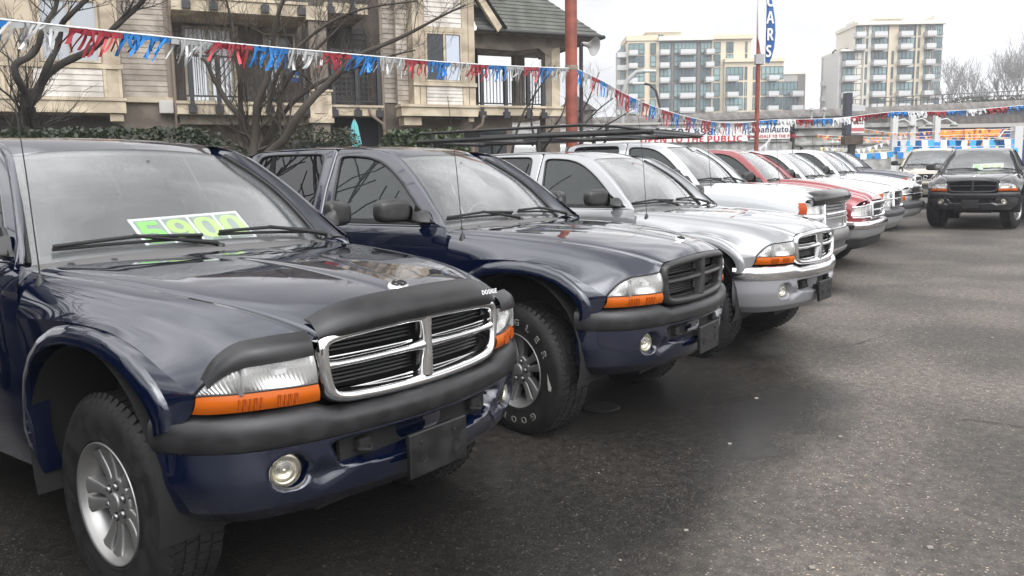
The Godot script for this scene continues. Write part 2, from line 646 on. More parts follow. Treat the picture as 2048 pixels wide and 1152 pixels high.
func fender_mesh() -> MB:
	var g := MB.new()
	var hint := V(0, 0.8, 0.3)
	var l0b := [V(-0.53, 1.155, 0.747), V(-0.3, 1.146, 0.723), V(0, 1.126, 0.688), V(0.3, 1.098, 0.637), V(0.48, 1.068, 0.578), V(0.6, 1.035, 0.529), V(0.69, 1.003, 0.493), V(0.728, 0.985, 0.478)]
	var l0 := [V(-0.53, 1.175, 0.747), V(-0.3, 1.167, 0.723), V(0, 1.147, 0.688), V(0.3, 1.119, 0.637), V(0.48, 1.089, 0.578), V(0.6, 1.056, 0.529), V(0.69, 1.025, 0.493), V(0.738, 1.003, 0.477)]
	var l1 := [V(-0.525, 1.172, 0.775), V(-0.3, 1.163, 0.755), V(0, 1.140, 0.728), V(0.3, 1.106, 0.685), V(0.48, 1.072, 0.635), V(0.6, 1.035, 0.588), V(0.69, 0.995, 0.545), V(0.733, 0.962, 0.51)]
	var l2 := [V(-0.515, 1.15, 0.812), V(-0.3, 1.136, 0.803), V(0, 1.106, 0.786), V(0.3, 1.066, 0.752), V(0.48, 1.03, 0.715), V(0.58, 0.995, 0.69), V(0.645, 0.962, 0.678), V(0.668, 0.952, 0.672)]
	var l3 := [V(-0.50, 1.09, 0.846), V(-0.3, 1.083, 0.842), V(0, 1.060, 0.832), V(0.25, 1.025, 0.812), V(0.42, 0.985, 0.79), V(0.53, 0.94, 0.773), V(0.59, 0.905, 0.766), V(0.605, 0.908, 0.763)]
	var l4 := [V(-0.485, 1.01, 0.861), V(-0.3, 1.025, 0.861), V(0, 1.035, 0.861), V(0.2, 1.022, 0.857), V(0.36, 0.975, 0.848), V(0.46, 0.92, 0.834), V(0.53, 0.878, 0.815), V(0.567, 0.856, 0.803)]
	var top := loft([l0, l1, l2, l3, l4], 56, 26)
	var rows := [sp(l0b, 56)]
	rows.append_array(top)
	g.grid(rows, hint)
	g.grid(loft([[V(-0.66, 1.188, 0.72), V(-0.60, 1.193, 0.77), V(-0.52, 1.196, 0.82)], [V(-0.59, 1.186, 0.735), V(-0.56, 1.184, 0.78), V(-0.515, 1.17, 0.828)], [V(-0.53, 1.173, 0.745), V(-0.52, 1.166, 0.785), V(-0.507, 1.13, 0.833)]], 12, 6), hint)
	# the side below, down to the flare
	var last: PackedVector3Array = rows[rows.size() - 1]
	var outer := [V(0.50, 0.745, 0.835), V(0.543, 0.793, 0.806), V(0.567, 0.856, 0.803)]
	var up := []
	for i in [50, 44, 38, 32, 26, 20, 14, 8, 3]:
		up.append(last[i])
	outer.append_array(up)
	outer.append_array([V(-0.485, 1.01, 0.861), V(-0.485, 0.86, 0.867), V(-0.49, 0.7, 0.863), V(-0.49, 0.52, 0.845), V(-0.49, 0.40, 0.815)])
	var crease := arc3([0.488, 0.745, 0.492, 0.79, 0.482, 0.838, 0.45, 0.888, 0.40, 0.93, 0.325, 0.975, 0.215, 1.010, 0.08, 1.028, -0.06, 1.028, -0.19, 1.008, -0.29, 0.965, -0.375, 0.90, -0.43, 0.82, -0.455, 0.74, -0.468, 0.6, -0.475, 0.5, -0.478, 0.40], 0.862)
	for i in 4:
		crease[i].z = [0.838, 0.842, 0.85, 0.858][i]
	crease[16].z = 0.818; crease[15].z = 0.845
	g.grid(loft([pl(outer, 70), pl(crease, 70)], 70, 4), V(0, 0.75, 0))
	# the flare itself
	var f1 := []
	var f2 := []
	var f3 := []
	var f4 := []
	for i in crease.size():
		var p: Vector3 = crease[i]
		var d := (Vector3(0.0, 0.55, 0) - Vector3(p.x, p.y, 0)).normalized()
		var k := 1.0 if p.y > 0.6 else 0.75
		f1.append(p + d * 0.008 + V(0, 0, 0.017))
		f2.append(p + d * 0.032 + V(0, 0, 0.03 * k))
		f3.append(p + d * 0.062 + V(0, 0, 0.034 * k))
		f4.append(p + d * 0.068 + V(0, 0, -0.05))
	g.grid(loft([pl(crease, 70), pl(f1, 70), pl(f2, 70), pl(f3, 70)], 70, 10), V(0, 0.6, 0.2))
	g.grid([pl(f3, 70), pl(f4, 70)], V(0, 1.4, 1.2), false, 1, 1, true)
	return g

func grille_outer() -> PackedVector2Array:   # (z, y), half, from the top centre down the right side to the bottom centre
	return v2([0, 1.036, 0.15, 1.034, 0.30, 1.027, 0.40, 1.018, 0.445, 1.006, 0.468, 0.985, 0.474, 0.955, 0.472, 0.90, 0.462, 0.84, 0.447, 0.80, 0.425, 0.778, 0.39, 0.766, 0.30, 0.757, 0.15, 0.751, 0, 0.749])

func grille_x(z: float, y: float) -> float:
	return 0.792 - 0.2 * z * z - 0.06 * absf(z) * maxf(0, absf(z) - 0.3) - 0.03 * absf(y - 0.89)

func make_dakota(called: String, label: String, group := "") -> Node3D:
	var t := thing(called, label, "pickup truck", Vector3.ZERO, 0.0, group)
	var C := V(-1.0, 0.8, 0)
	# hood
	var g := MB.new()
	g.grid(hood_rows(), V(0, 0.5, 0))
	g.mirror()
	var hood := part("hood", g, M.blue, t)
	# the badge: a silver oval with a dark ram-like mark
	g = MB.new()
	var ob := Basis(V(0.935, -0.30, 0).normalized(), V(0.355, 0.935, 0).normalized(), V(0, 0, 1))
	g.lathe([Vector2(0.001, 0.012), Vector2(0.04, 0.011), Vector2(0.047, 0.008), Vector2(0.05, -0.004)], Vector3.ZERO, V(0, 1, 0), 32)
	g.moved(Transform3D(Basis(ob.x * 0.62, ob.y, ob.z), V(0.655, 1.108, 0)))
	part("badge", g, M.chrome, hood)
	g = MB.new()
	for s in [-1.0, 1.0]:
		g.tube([V(-0.012, 0.013, 0.004 * s), V(-0.018, 0.0135, 0.018 * s), V(-0.006, 0.013, 0.031 * s), V(0.01, 0.0125, 0.028 * s), V(0.012, 0.0125, 0.017 * s)], 0.0038, 5)
		g.tube([V(-0.008, 0.013, 0.005 * s), V(0.022, 0.0125, 0.004 * s)], 0.0035, 5)
	g.moved(Transform3D(ob, V(0.655, 1.108, 0)))
	part("badge_mark", g, M.black_plastic, hood)
	# fenders
	g = fender_mesh()
	part("fender", g, M.blue, t)
	part("fender", g.flipped(), M.blue, t)
	# inner body that shows in the gaps
	g = MB.new()
	g.grid(loft([[V(-0.5, 1.13, 0.72), V(0.3, 1.08, 0.61), V(0.68, 0.98, 0.45)], [V(-0.5, 1.13, 0.78), V(0.3, 1.06, 0.69), V(0.66, 0.94, 0.55)]], 12, 3), C)
	g.mirror()
	g.span(V(0.3, 0.5, -0.5), V(0.60, 0.97, 0.5))
	g.span(V(-0.55, 0.48, -0.55), V(0.4, 0.9, 0.55))
	g.span(V(-4.3, 0.45, -0.6), V(-0.5, 0.62, 0.6))
	for x in [0.0, -3.33]:
		for s in [-1.0, 1.0]:   # wheel houses
			var rows := []
			for k in 21:
				var a := lerpf(-0.35, PI + 0.35, k / 20.0)
				var row := PackedVector3Array()
				for z in [0.875, 0.5]:
					row.append(V(x + 0.44 * cos(a), 0.50 + 0.46 * sin(a), z * s))
				rows.append(row)
			g.grid(rows, V(x, 0.4, 0.6 * s), false, 1, 1, true)
	g.tube([V(0, 0.36, -0.7), V(0, 0.36, 0.7)], 0.045)
	g.tube([V(-3.33, 0.36, -0.7), V(-3.33, 0.36, 0.7)], 0.05)
	g.span(V(-0.9, 0.33, -0.35), V(0.55, 0.46, 0.35))
	part("chassis", g, M.black_iron, t)
	# cowl under the windshield
	g = MB.new()
	var w0 := [V(-0.555, 1.212, 0), V(-0.575, 1.208, 0.3), V(-0.615, 1.196, 0.60), V(-0.645, 1.188, 0.73)]
	g.grid(loft([[V(-0.40, 1.172, 0), V(-0.42, 1.17, 0.3), V(-0.48, 1.166, 0.6), V(-0.52, 1.16, 0.735)], [V(-0.47, 1.195, 0), V(-0.49, 1.192, 0.3), V(-0.54, 1.183, 0.6), V(-0.575, 1.176, 0.745)], w0], 24, 8), C)
	g.mirror()
	var cowl := part("cowl", g, M.grey_plastic, t)
	g = MB.new()
	for z in [0.45, -0.28, -0.02, 0.62, -0.6]:
		g.lathe([Vector2(0.014, -0.004), Vector2(0.013, 0.004), Vector2(0.001, 0.006)], V(-0.50 - absf(z) * 0.06, 1.196 - absf(z) * 0.014, z), V(0.3, 0.95, 0).normalized(), 12)
	part("screw", g, M.black_plastic, cowl)
	# windshield: two faces
	var wt := [V(-1.10, 1.668, 0), V(-1.118, 1.664, 0.2), V(-1.15, 1.654, 0.4), V(-1.188, 1.638, 0.545)]
	var wm := []
	for k in 4:
		wm.append((w0[k] as Vector3).lerp(wt[k], 0.5) + V(0.028, 0.034, 0) + V(0, 0, [0, 0.01, 0.014, 0.006][k]))
	g = MB.new()
	var ws := loft([w0, wm, wt], 24, 18)
	g.grid(ws, C)
	for k in 2:   # laminated: three faces that mirror the sky
		var inner := []
		for r in ws:
			var q := PackedVector3Array()
			for p in r:
				q.append(p - V(0.0025, 0.003, 0) * (k + 1.0))
			inner.append(q)
		g.grid(inner, C)
	g.mirror()
	part("windshield", g, M.glass, t)
	# dark border printed on the glass, with the seal
	g = MB.new()
	var fr := []
	for q in [[0.0, 0.004], [0.04, 0.004]]:
		pass
	var top_o: PackedVector3Array = ws[17]
	var top_i: PackedVector3Array = ws[16]
	g.grid([top_o, top_i], C, false)
	var so := PackedVector3Array(); var si := PackedVector3Array()
	for r in 18:
		so.append(ws[r][23]); si.append((ws[r][23] as Vector3).lerp(ws[r][21], 0.75))
	g.grid([so, si], C)
	g.grid([ws[0], ws[1]], C)
	for i in g.v.size():
		g.v[i] -= V(0.006, 0.008, 0)
	g.mirror()
	part("windshield_border", g, M.frit, t)
	g = MB.new()
	var seal := []
	for r in range(0, 18, 2):
		seal.append(so[r] + V(0.004, 0.006, 0.006))
	seal.append(so[17] + V(0.004, 0.006, 0.006))
	g.tube(sp(seal, 24), 0.013, 6)
	g.mirror()
	part("windshield_trim", g, M.black_plastic, t)
	# pillars and roof
	g = MB.new()
	var e0 := []
	for r in [0, 3, 6, 9, 12, 15, 17]:
		e0.append(so[r] + V(0, 0, 0.004))
	var e1 := [V(-0.53, 1.19, 0), V(-0.64, 1.32, 0), V(-0.767, 1.437, 0), V(-0.90, 1.54, 0), V(-1.03, 1.625, 0), V(-1.13, 1.668, 0), V(-1.25, 1.695, 0)]
	var em := []
	e0.append(so[17] + V(-0.10, 0.035, -0.012))
	e1.append(V(-1.36, 1.702, 0))
	for k in 8:
		e1[k].z = side_z(e1[k].y) - (0.004 if k == 7 else 0.0)
		em.append((e0[k] as Vector3).lerp(e1[k], 0.55) + V(0.012, 0.014, 0.012) * (1.0 if k < 6 else 0.2 if k == 6 else 0.0))
	var e2 := []
	for k in 8:
		e2.append(e1[k] - V(0, 0, 0.02))
	var pr := loft([e0, em, e1], 30, 7)
	pr.append(sp(e2, 30))
	g.grid(pr, C)
	var rail := [V(-1.25, 1.695, 0), V(-1.4, 1.708, 0), V(-1.64, 1.713, 0), V(-2.0, 1.717, 0), V(-2.3, 1.715, 0), V(-2.48, 1.708, 0), V(-2.58, 1.68, 0)]
	var rail_in := []
	for k in rail.size():
		rail[k].z = side_z(rail[k].y)
		rail_in.append(rail[k] - V(0, 0.004, 0.03))
	var r1 := [V(-1.188, 1.638, 0.545), V(-1.34, 1.70, 0.535), V(-1.6, 1.722, 0.53), V(-2.0, 1.728, 0.53), V(-2.3, 1.725, 0.53), V(-2.48, 1.715, 0.53), V(-2.585, 1.682, 0.53)]
	var r2 := [V(-1.15, 1.654, 0.4), V(-1.32, 1.707, 0.42), V(-1.6, 1.731, 0.42), V(-2.0, 1.738, 0.42), V(-2.3, 1.734, 0.42), V(-2.48, 1.722, 0.42), V(-2.59, 1.685, 0.42)]
	var r3 := [V(-1.118, 1.664, 0.2), V(-1.28, 1.712, 0.2), V(-1.6, 1.737, 0.2), V(-2.0, 1.744, 0.2), V(-2.3, 1.74, 0.2), V(-2.48, 1.727, 0.2), V(-2.595, 1.69, 0.2)]
	var r4 := [V(-1.10, 1.668, 0), V(-1.27, 1.714, 0), V(-1.6, 1.739, 0), V(-2.0, 1.746, 0), V(-2.3, 1.742, 0), V(-2.48, 1.729, 0), V(-2.6, 1.69, 0)]
	var rr := loft([rail, r1, r2, r3, r4], 40, 22)
	rr.push_front(sp(rail_in, 40))
	g.grid(rr, C)
	# back wall of the cab round its window
	var back_o := v2([-0.85, 1.2, 0.85, 1.2, 0.60, 1.69, -0.60, 1.69])
	var back_i := rounded(v2([-0.66, 1.27, 0.66, 1.27, 0.53, 1.62, -0.53, 1.62]), 0.06)
	var bm := matched(back_o, back_i, Vector2(0, 1.45))
	var ba := PackedVector3Array(); var bb := PackedVector3Array()
	for k in bm[0].size():
		ba.append(V(-2.585 - 0.04 * (1.69 - bm[0][k].y), bm[0][k].y, bm[0][k].x)); bb.append(V(-2.60 - 0.04 * (1.69 - bm[1][k].y), bm[1][k].y, bm[1][k].x))
	var gm := MB.new()
	g.mirror()
	gm.grid([ba, bb], C, true)
	gm.grid(loft([[V(-2.56, 1.70, 0.585), V(-2.575, 1.5, 0.68), V(-2.575, 1.2, 0.83), V(-2.56, 0.5, 0.84)], [V(-2.60, 1.69, 0.56), V(-2.62, 1.5, 0.64), V(-2.62, 1.2, 0.80), V(-2.61, 0.5, 0.80)]], 20, 4), C)
	gm.grid([pl([V(-2.615, 1.2, 0.8), V(-2.615, 1.2, -0.8)], 3), pl([V(-2.615, 0.5, 0.8), V(-2.615, 0.5, -0.8)], 3)], C)
	var m2 := gm.flipped()
	var roof := part("roof", g, M.blue, t)
	part("cab_back", gm, M.blue, t)
	m2.v = PackedVector3Array()
	g = MB.new()
	for k in 2:
		g.poly(back_i, func(p): return V(-2.597 - 0.04 * (1.69 - p.y) + k * 0.004, p.y, p.x), V(-1, 0.05, 0).normalized())
	part("rear_window", g, M.tint, t)
	# drip rail seam over the doors
	# doors
	for sd in [1, -1]:
		for f in 2:
			var outer := rounded(v2(DOOR_F if f == 0 else DOOR_R), 0.02, 2)
			var win := rounded(v2(WIN_F if f == 0 else WIN_R), 0.03, 3)
			var d := MB.new()
			frame_panel(outer, win, d)
			var lines := []
			var xs: Array = [-0.492, -1.60] if f == 0 else [-1.612, -2.565]
			for y in [1.19, 1.14, 1.07, 0.98, 0.86, 0.72, 0.6, 0.52, 0.45, 0.41]:
				var row := PackedVector3Array()
				for k in 13:
					var x := lerpf(xs[0] + (0.018 if f == 0 and y < 1.1 else 0.0) - (0.012 if f == 0 and y > 1.15 else 0.0), xs[1], k / 12.0)
					if f == 1 and y < 0.8:
						x = maxf(x, -2.565 + maxf(0.0, 0.8 - y) * 0.35)
					row.append(on_side(Vector2(x, y)) - V(0, 0, 0.008 if k == 0 or k == 12 else 0.0))
				lines.append(row)
			var dn := PackedVector3Array()
			for p in lines[0]:
				dn.append(on_side(Vector2(p.x, 1.206)))
			lines.push_front(dn)
			d.grid(lines, C)
			var door := part("door", d if sd > 0 else d.flipped(), M.blue, t)
			var w := MB.new()
			if f == 0:
				glass_panel(win, w)
			else:
				glass_panel(v2([-1.705, 1.244, -1.722, 1.463, -1.75, 1.65, -1.775, 1.675, -1.82, 1.682, -2.05, 1.686, -2.275, 1.687, -2.235, 1.244]), w)
				glass_panel(v2([-2.27, 1.244, -2.31, 1.686, -2.36, 1.684, -2.425, 1.672, -2.445, 1.61, -2.445, 1.244]), w)
			part("window", w if sd > 0 else w.flipped(), M.tint if f == 1 else M.side_glass, door)
			w = MB.new()
			var seal_pts := []
			for p in win:
				seal_pts.append(on_side_in(p, 0.007))
			seal_pts.append(seal_pts[0]); seal_pts.append(seal_pts[1])
			w.tube(seal_pts, 0.009, 5, false)
			var xa: float = -0.66 if f == 0 else -1.65
			var xb: float = -1.585 if f == 0 else -2.53
			w.obox(V((xa + xb) / 2, 1.232, side_z(1.232) + 0.004), V((xb - xa) / 2, 0, 0), V(0, 0.011, -0.004), V(0, 0.002, 0.005))
			if f == 1:
				w.slab(v2([-2.235, 1.244, -2.275, 1.687, -2.31, 1.686, -2.27, 1.244]), func(p): return on_side_in(p, 0.004), func(p): return on_side_in(p, 0.03))
			part("window_seal", w if sd > 0 else w.flipped(), M.black_plastic, door)
			w = MB.new()
			w.rbox(V(xs[1] + 0.15, 1.09, 0.868), V(0.17, 0.045, 0.03), 0.012)
			part("door_handle", w if sd > 0 else w.flipped(), M.black_plastic, door)
			if f == 0:
				w = MB.new()
				# mirror: a triangular foot and a rounded shell
				w.slab(v2([-0.60, 1.232, -0.79, 1.232, -0.79, 1.34]), func(p): return on_side_in(p, -0.012), func(p): return on_side_in(p, 0.02))
				w.grid(loft([[V(-0.62, 1.235, 0.80), V(-0.68, 1.232, 0.80), V(-0.74, 1.24, 0.795), V(-0.77, 1.29, 0.78), V(-0.70, 1.31, 0.775), V(-0.62, 1.235, 0.80)], [V(-0.68, 1.24, 0.87), V(-0.71, 1.235, 0.87), V(-0.75, 1.25, 0.865), V(-0.76, 1.29, 0.855), V(-0.72, 1.30, 0.85), V(-0.68, 1.24, 0.87)], [V(-0.69, 1.25, 0.92), V(-0.72, 1.242, 0.925), V(-0.76, 1.255, 0.92), V(-0.77, 1.33, 0.905), V(-0.71, 1.34, 0.90), V(-0.69, 1.25, 0.92)]], 25, 8), V(-0.72, 1.27, 0.86), true)
				var rows := []
				for q in [[0.885, 0.0, 0.02], [0.888, 0.62, 0.035], [0.90, 0.86, 0.045], [0.92, 0.97, 0.05], [0.97, 1.0, 0.055], [1.03, 1.0, 0.055], [1.065, 0.94, 0.05], [1.085, 0.8, 0.045], [1.097, 0.5, 0.035], [1.10, 0.0, 0.02]]:
					var row := PackedVector3Array()
					for k in 25:
						var a := TAU * k / 24
						var ca := cos(a)
						var sa := sin(a)
						var px: float = signf(ca) * pow(absf(ca), 0.6) * 0.062
						var py: float = signf(sa) * pow(absf(sa), 0.55) * 0.077
						row.append(V(-0.765 - (q[0] - 0.885) * 0.28 + (px if px > 0 else px * 0.45) * q[1], 1.315 - (q[0] - 0.885) * 0.02 + py * q[1] * (1.0 - 0.12 * (q[0] - 0.885) / 0.2), q[0]))
					rows.append(row)
				w.grid(rows, V(-0.78, 1.31, 0.99), true)
				part("mirror", w if sd > 0 else w.flipped(), M.grey_black, door)
	# headlights
	for sd in [1, -1]:
		var hl := Node3D.new()
		hl.name = "headlight" if sd > 0 else "headlight_001"
		t.add_child(hl)
		var tp := nose_top()
		var mid := [V(0.741, 0.850, 0.472), V(0.725, 0.851, 0.545), V(0.69, 0.852, 0.62), V(0.656, 0.853, 0.69), V(0.625, 0.854, 0.742), V(0.59, 0.855, 0.782), V(0.569, 0.8545, 0.803)]
		var low := [V(0.737, 0.790, 0.466), V(0.722, 0.791, 0.54), V(0.688, 0.792, 0.62), V(0.652, 0.792, 0.69), V(0.618, 0.793, 0.742), V(0.578, 0.794, 0.785), V(0.545, 0.795, 0.806)]
		var bulge := []
		for k in 7:
			bulge.append((tp[k] as Vector3).lerp(mid[k], 0.5) + V(0.012, 0, 0.004) * (1.0 if k < 6 else 0.2))
		var rows := loft([tp, bulge, mid], 60, 12)
		var w := MB.new()
		w.grid(rows, V(0.3, 0.9, 0.4), false, 1.0, 1.0)
		part("lens", w if sd > 0 else w.flipped(), M.lens, hl)
		# silver bowl behind, ribbed
		w = MB.new()
		var fine := loft([tp, bulge, mid], 121, 12)
		var back := []
		for r in 12:
			var row := PackedVector3Array()
			for k in 121:
				var p: Vector3 = fine[r][k]
				var u := k / 120.0
				var vv := r / 11.0
				var q := (0.034 * sin(minf(u / 0.62, 1.0) * PI) if u < 0.62 else 0.022 * sin((u - 0.62) / 0.38 * PI)) * sin(vv * PI)
				row.append(p - V(0.012 + q + [0.0, 0.002, 0.004, 0.002][k % 4], 0, 0.008))
			back.append(row)
		w.grid(back, V(0.3, 0.9, 0.4))
		part("reflector", w if sd > 0 else w.flipped(), M.reflector, hl)
		w = MB.new()   # the bulb's shield and the divider
		w.obox((rows[6][36] as Vector3) - V(0.012, 0, 0.0), V(0.006, 0, -0.002), V(0, 0.048, 0), V(0.004, 0, 0.008))
		part("divider", w if sd > 0 else w.flipped(), M.silver_plastic, hl)
		w = MB.new()
		w.obox((rows[6][18] as Vector3) - V(0.030, -0.008, 0.01), V(0.01, 0, 0), V(0, 0.008, 0), V(0, 0, 0.022))
		part("bulb_shield", w if sd > 0 else w.flipped(), M.white_print, hl)
		w = MB.new()
		var ab := []
		for k in 7:
			ab.append((mid[k] as Vector3).lerp(low[k], 0.5) + V(0.010, 0, 0.003))
		var am := loft([mid, ab, low], 60, 8)
		w.grid(am, V(0.3, 0.8, 0.4))
		part("turn_signal", w if sd > 0 else w.flipped(), M.amber, hl)
		w = MB.new()
		for k in 22:
			var i := 12 + k * 1.6
			if int(k) % 11 > 6:
				continue
			var p: Vector3 = am[4][int(i)]
			w.obox(p + V(0.0015, 0, 0.001), V(0.002, 0, 0), V(0, 0.018, 0), V(0, 0, 0.0028))
		part("signal_ribs", w if sd > 0 else w.flipped(), M.amber_dark, hl)
		w = MB.new()
		var seam := []
		for p in sp(tp, 24):
			seam.append(p + V(-0.004, 0.004, 0.002))
		w.tube(seam, 0.005, 5)
		seam = []
		for p in sp(mid, 24):
			seam.append(p + V(0.0, 0, 0))
		w.tube(seam, 0.0035, 5)
		part("lens_seal", w if sd > 0 else w.flipped(), M.black_plastic, hl)
	# grille
	var gr := Node3D.new()
	gr.name = "grille"
	t.add_child(gr)
	var go := grille_outer()
	var cut := Vector2(0, 0.893)
	g = MB.new()
	var prof := [[0.0, -0.03], [0.006, 0.006], [0.016, 0.016], [0.03, 0.017], [0.041, 0.006], [0.047, -0.022], [0.049, -0.05]]
	var lines := []
	for q in prof:
		var row := []
		for i in go.size():
			var a: Vector2 = go[maxi(i - 1, 0)]
			var b: Vector2 = go[mini(i + 1, go.size() - 1)]
			var d := (b - a).normalized()
			if i == 0 or i == go.size() - 1:
				d = Vector2(1 if i == 0 else -1, 0)
			var nr := Vector2(d.y, -d.x)
			var p: Vector2 = go[i] + nr * q[0]
			row.append(V(grille_x(p.x, p.y) + q[1], p.y, p.x))
		lines.append(row)
	g.grid(loft(lines, 70, 19), V(0.6, 0.89, 0.45))
	g.mirror()
	part("frame", g, M.chrome, gr)
	g = MB.new()
	# cross: a post that widens downwards in a Y and two bars
	var post := []
	for q in [[1.005, 0.034], [0.97, 0.026], [0.925, 0.022], [0.89, 0.024], [0.85, 0.028], [0.79, 0.033]]:
		var row := PackedVector3Array()
		for e in [[-1.0, -0.03], [-0.85, 0.004], [-0.35, 0.016], [0.35, 0.016], [0.85, 0.004], [1.0, -0.03]]:
			row.append(V(grille_x(0, q[0]) + e[1], q[0], q[1] * e[0]))
		post.append(row)
	g.grid(post, V(0.7, 0.9, 0))
	for s in [1.0, -1.0]:
		var bar := []
		for k in 10:
			var z := lerpf(0.015, 0.445, k / 9.0)
			var h := lerpf(0.019, 0.0145, minf(k / 2.0, 1.0)) + (0.006 if k == 9 else 0.0)
			var row := PackedVector3Array()
			for e in [[-1.0, -0.04], [-1.0, -0.008], [-0.4, 0.008], [0.4, 0.008], [1.0, -0.008], [1.0, -0.04]]:
				row.append(V(grille_x(z, 0.9) + e[1], 0.903 + e[0] * h - 0.004 * k / 9.0, z * s))
			bar.append(row)
		g.grid(bar, V(0.7, 0.9, 0.2 * s))
	part("cross_bar", g, M.chrome, gr)
	g = MB.new()
	for s in [1.0, -1.0]:
		for y in [0.804, 0.922]:   # thin bright lip under each opening
			var path := []
			for k in 9:
				var z := lerpf(0.05, 0.41, k / 8.0)
				path.append(V(grille_x(z, y) - 0.03, y, z * s))
			g.tube(path, 0.0038, 5)
	part("lip", g, M.chrome, gr)
	g = MB.new()
	for q in [[0.815, 0.885, 5], [0.93, 1.0, 5]]:
		for k in q[2]:
			var y := lerpf(q[0], q[1], (k + 0.5) / q[2])
			for s in [1.0, -1.0]:
				var row0 := PackedVector3Array(); var row1 := PackedVector3Array(); var row2 := PackedVector3Array()
				for j in 8:
					var z := lerpf(0.02, 0.43, j / 7.0)
					var x := grille_x(z, y) - 0.052
					row0.append(V(x - 0.03, y + 0.007, z * s)); row1.append(V(x, y - 0.001, z * s)); row2.append(V(x - 0.03, y - 0.004, z * s))
				g.grid([row0, row1, row2], V(0.5, y, 0.2 * s))
	part("slats", g, M.black_plastic, gr)
	g = MB.new()
	var hz := PackedVector2Array()
	for p in go:
		hz.append(Vector2(p.x, p.y))
	for i in range(go.size() - 2, 0, -1):
		hz.append(Vector2(-go[i].x, go[i].y))
	g.poly(hz, func(p): return V(0.68 - 0.1 * p.x * p.x, p.y, p.x), V(1, 0, 0))
	part("radiator_screen", g, M.pitch, gr)
	# bumper
	var bp := Node3D.new()
	bp.name = "bumper"
	t.add_child(bp)
	var plan := sp([V(0.838, 0, 0), V(0.832, 0, 0.15), V(0.806, 0, 0.32), V(0.775, 0, 0.47), V(0.732, 0, 0.60), V(0.69, 0, 0.68), V(0.64, 0, 0.745), V(0.575, 0, 0.80), V(0.51, 0, 0.838), V(0.45, 0, 0.86), V(0.40, 0, 0.872)], 80)
	var pn := PackedVector3Array()
	for i in 80:
		var d := (plan[mini(i + 1, 79)] - plan[maxi(i - 1, 0)]).normalized()
		pn.append(V(1, 0, 0) if i == 0 else V(d.z, 0, -d.x))
	g = MB.new()
	var rows2 := []
	for q in [[-0.12, 0.770], [-0.075, 0.782], [-0.04, 0.783], [-0.018, 0.775], [-0.004, 0.758], [0.003, 0.735], [0.003, 0.71], [-0.001, 0.688], [-0.005, 0.672], [-0.012, 0.664], [-0.03, 0.662]]:
		var row := PackedVector3Array()
		for i in 80:
			var z := plan[i].z
			var dip := 0.03 * (1.0 - smoothstep(0.40, 0.52, z))
			var yy: float = q[1] - dip * clampf((q[1] - 0.70) / 0.08, 0, 1)
			row.append(plan[i] + pn[i] * q[0] + V(0, yy, 0))
		rows2.append(row)
	g.grid(rows2, V(0.5, 0.72, 0))
	g.mirror()
	part("bumper_pad", g, M.bumper_grey, bp)
	# lower valance with its openings pushed in
	g = MB.new()
	rows2 = []
	for r in 34:
		var y := lerpf(0.668, 0.40, r / 33.0)
		var row := PackedVector3Array()
		for i in 80:
			var z := plan[i].z
			var off := -0.014 - 0.05 * pow(clampf((0.60 - y) / 0.2, 0, 1), 2) - 0.012 * clampf((0.56 - y) / 0.1, 0, 1)
			if y < 0.455:
				off -= (0.455 - y) * 0.8
			var by := smoothstep(0.648, 0.632, y) * smoothstep(0.535 + 0.015 * smoothstep(0.2, 0.4, z), 0.556 + 0.015 * smoothstep(0.2, 0.4, z), y)
			off -= 0.085 * by * (1.0 - smoothstep(0.375, 0.425, z - 0.04 * clampf((y - 0.55) / 0.1, 0, 1)))
			var dz := z - 0.585
			var dy := y - 0.575
			var fr2 := sqrt(dz * dz + dy * dy * 1.1)
			off -= 0.05 * (1.0 - smoothstep(0.052, 0.068, fr2)) + 0.03 * (1.0 - smoothstep(0.0, 0.16, absf(z - 0.48) + absf(dy + 0.03) * 2.2)) * smoothstep(0.60, 0.5, z)
			row.append(plan[i] + pn[i] * off + V(0, y, 0))
		rows2.append(row)
	g.grid(rows2, V(0.3, 0.6, 0))
	g.mirror()
	part("valance", g, M.blue_valance, bp)
	g = MB.new()
	g.span(V(0.72, 0.545, -0.39), V(0.735, 0.655, 0.39))
	for z in [0.30, -0.30]:
		g.rbox(V(0.745, 0.60, z), V(0.05, 0.05, 0.055), 0.008)
		g.tube([V(0.76, 0.59, z - 0.03), V(0.79, 0.585, z), V(0.76, 0.59, z + 0.03)], 0.008, 6)
	part("tow_hooks", g, M.black_iron, bp)
	g = MB.new()
	g.rbox(V(0.846, 0.53, 0.02), V(0.022, 0.165, 0.31), 0.006)
	g.span(V(0.78, 0.55, -0.08), V(0.84, 0.58, 0.12))
	var lb := part("license_bracket", g, M.black_plastic, bp)
	g = MB.new()
	for z in [0.11, -0.07]:
		g.lathe([Vector2(0.02, 0.0), Vector2(0.016, -0.004), Vector2(0.001, -0.004)], V(0.8595, 0.515, z), V(1, 0, 0), 16)
		g.lathe([Vector2(0.008, 0.0), Vector2(0.006, 0.003), Vector2(0.001, 0.004)], V(0.8595, 0.575, z + 0.01), V(1, 0, 0), 10)
	part("bolt", g, M.pitch, lb)
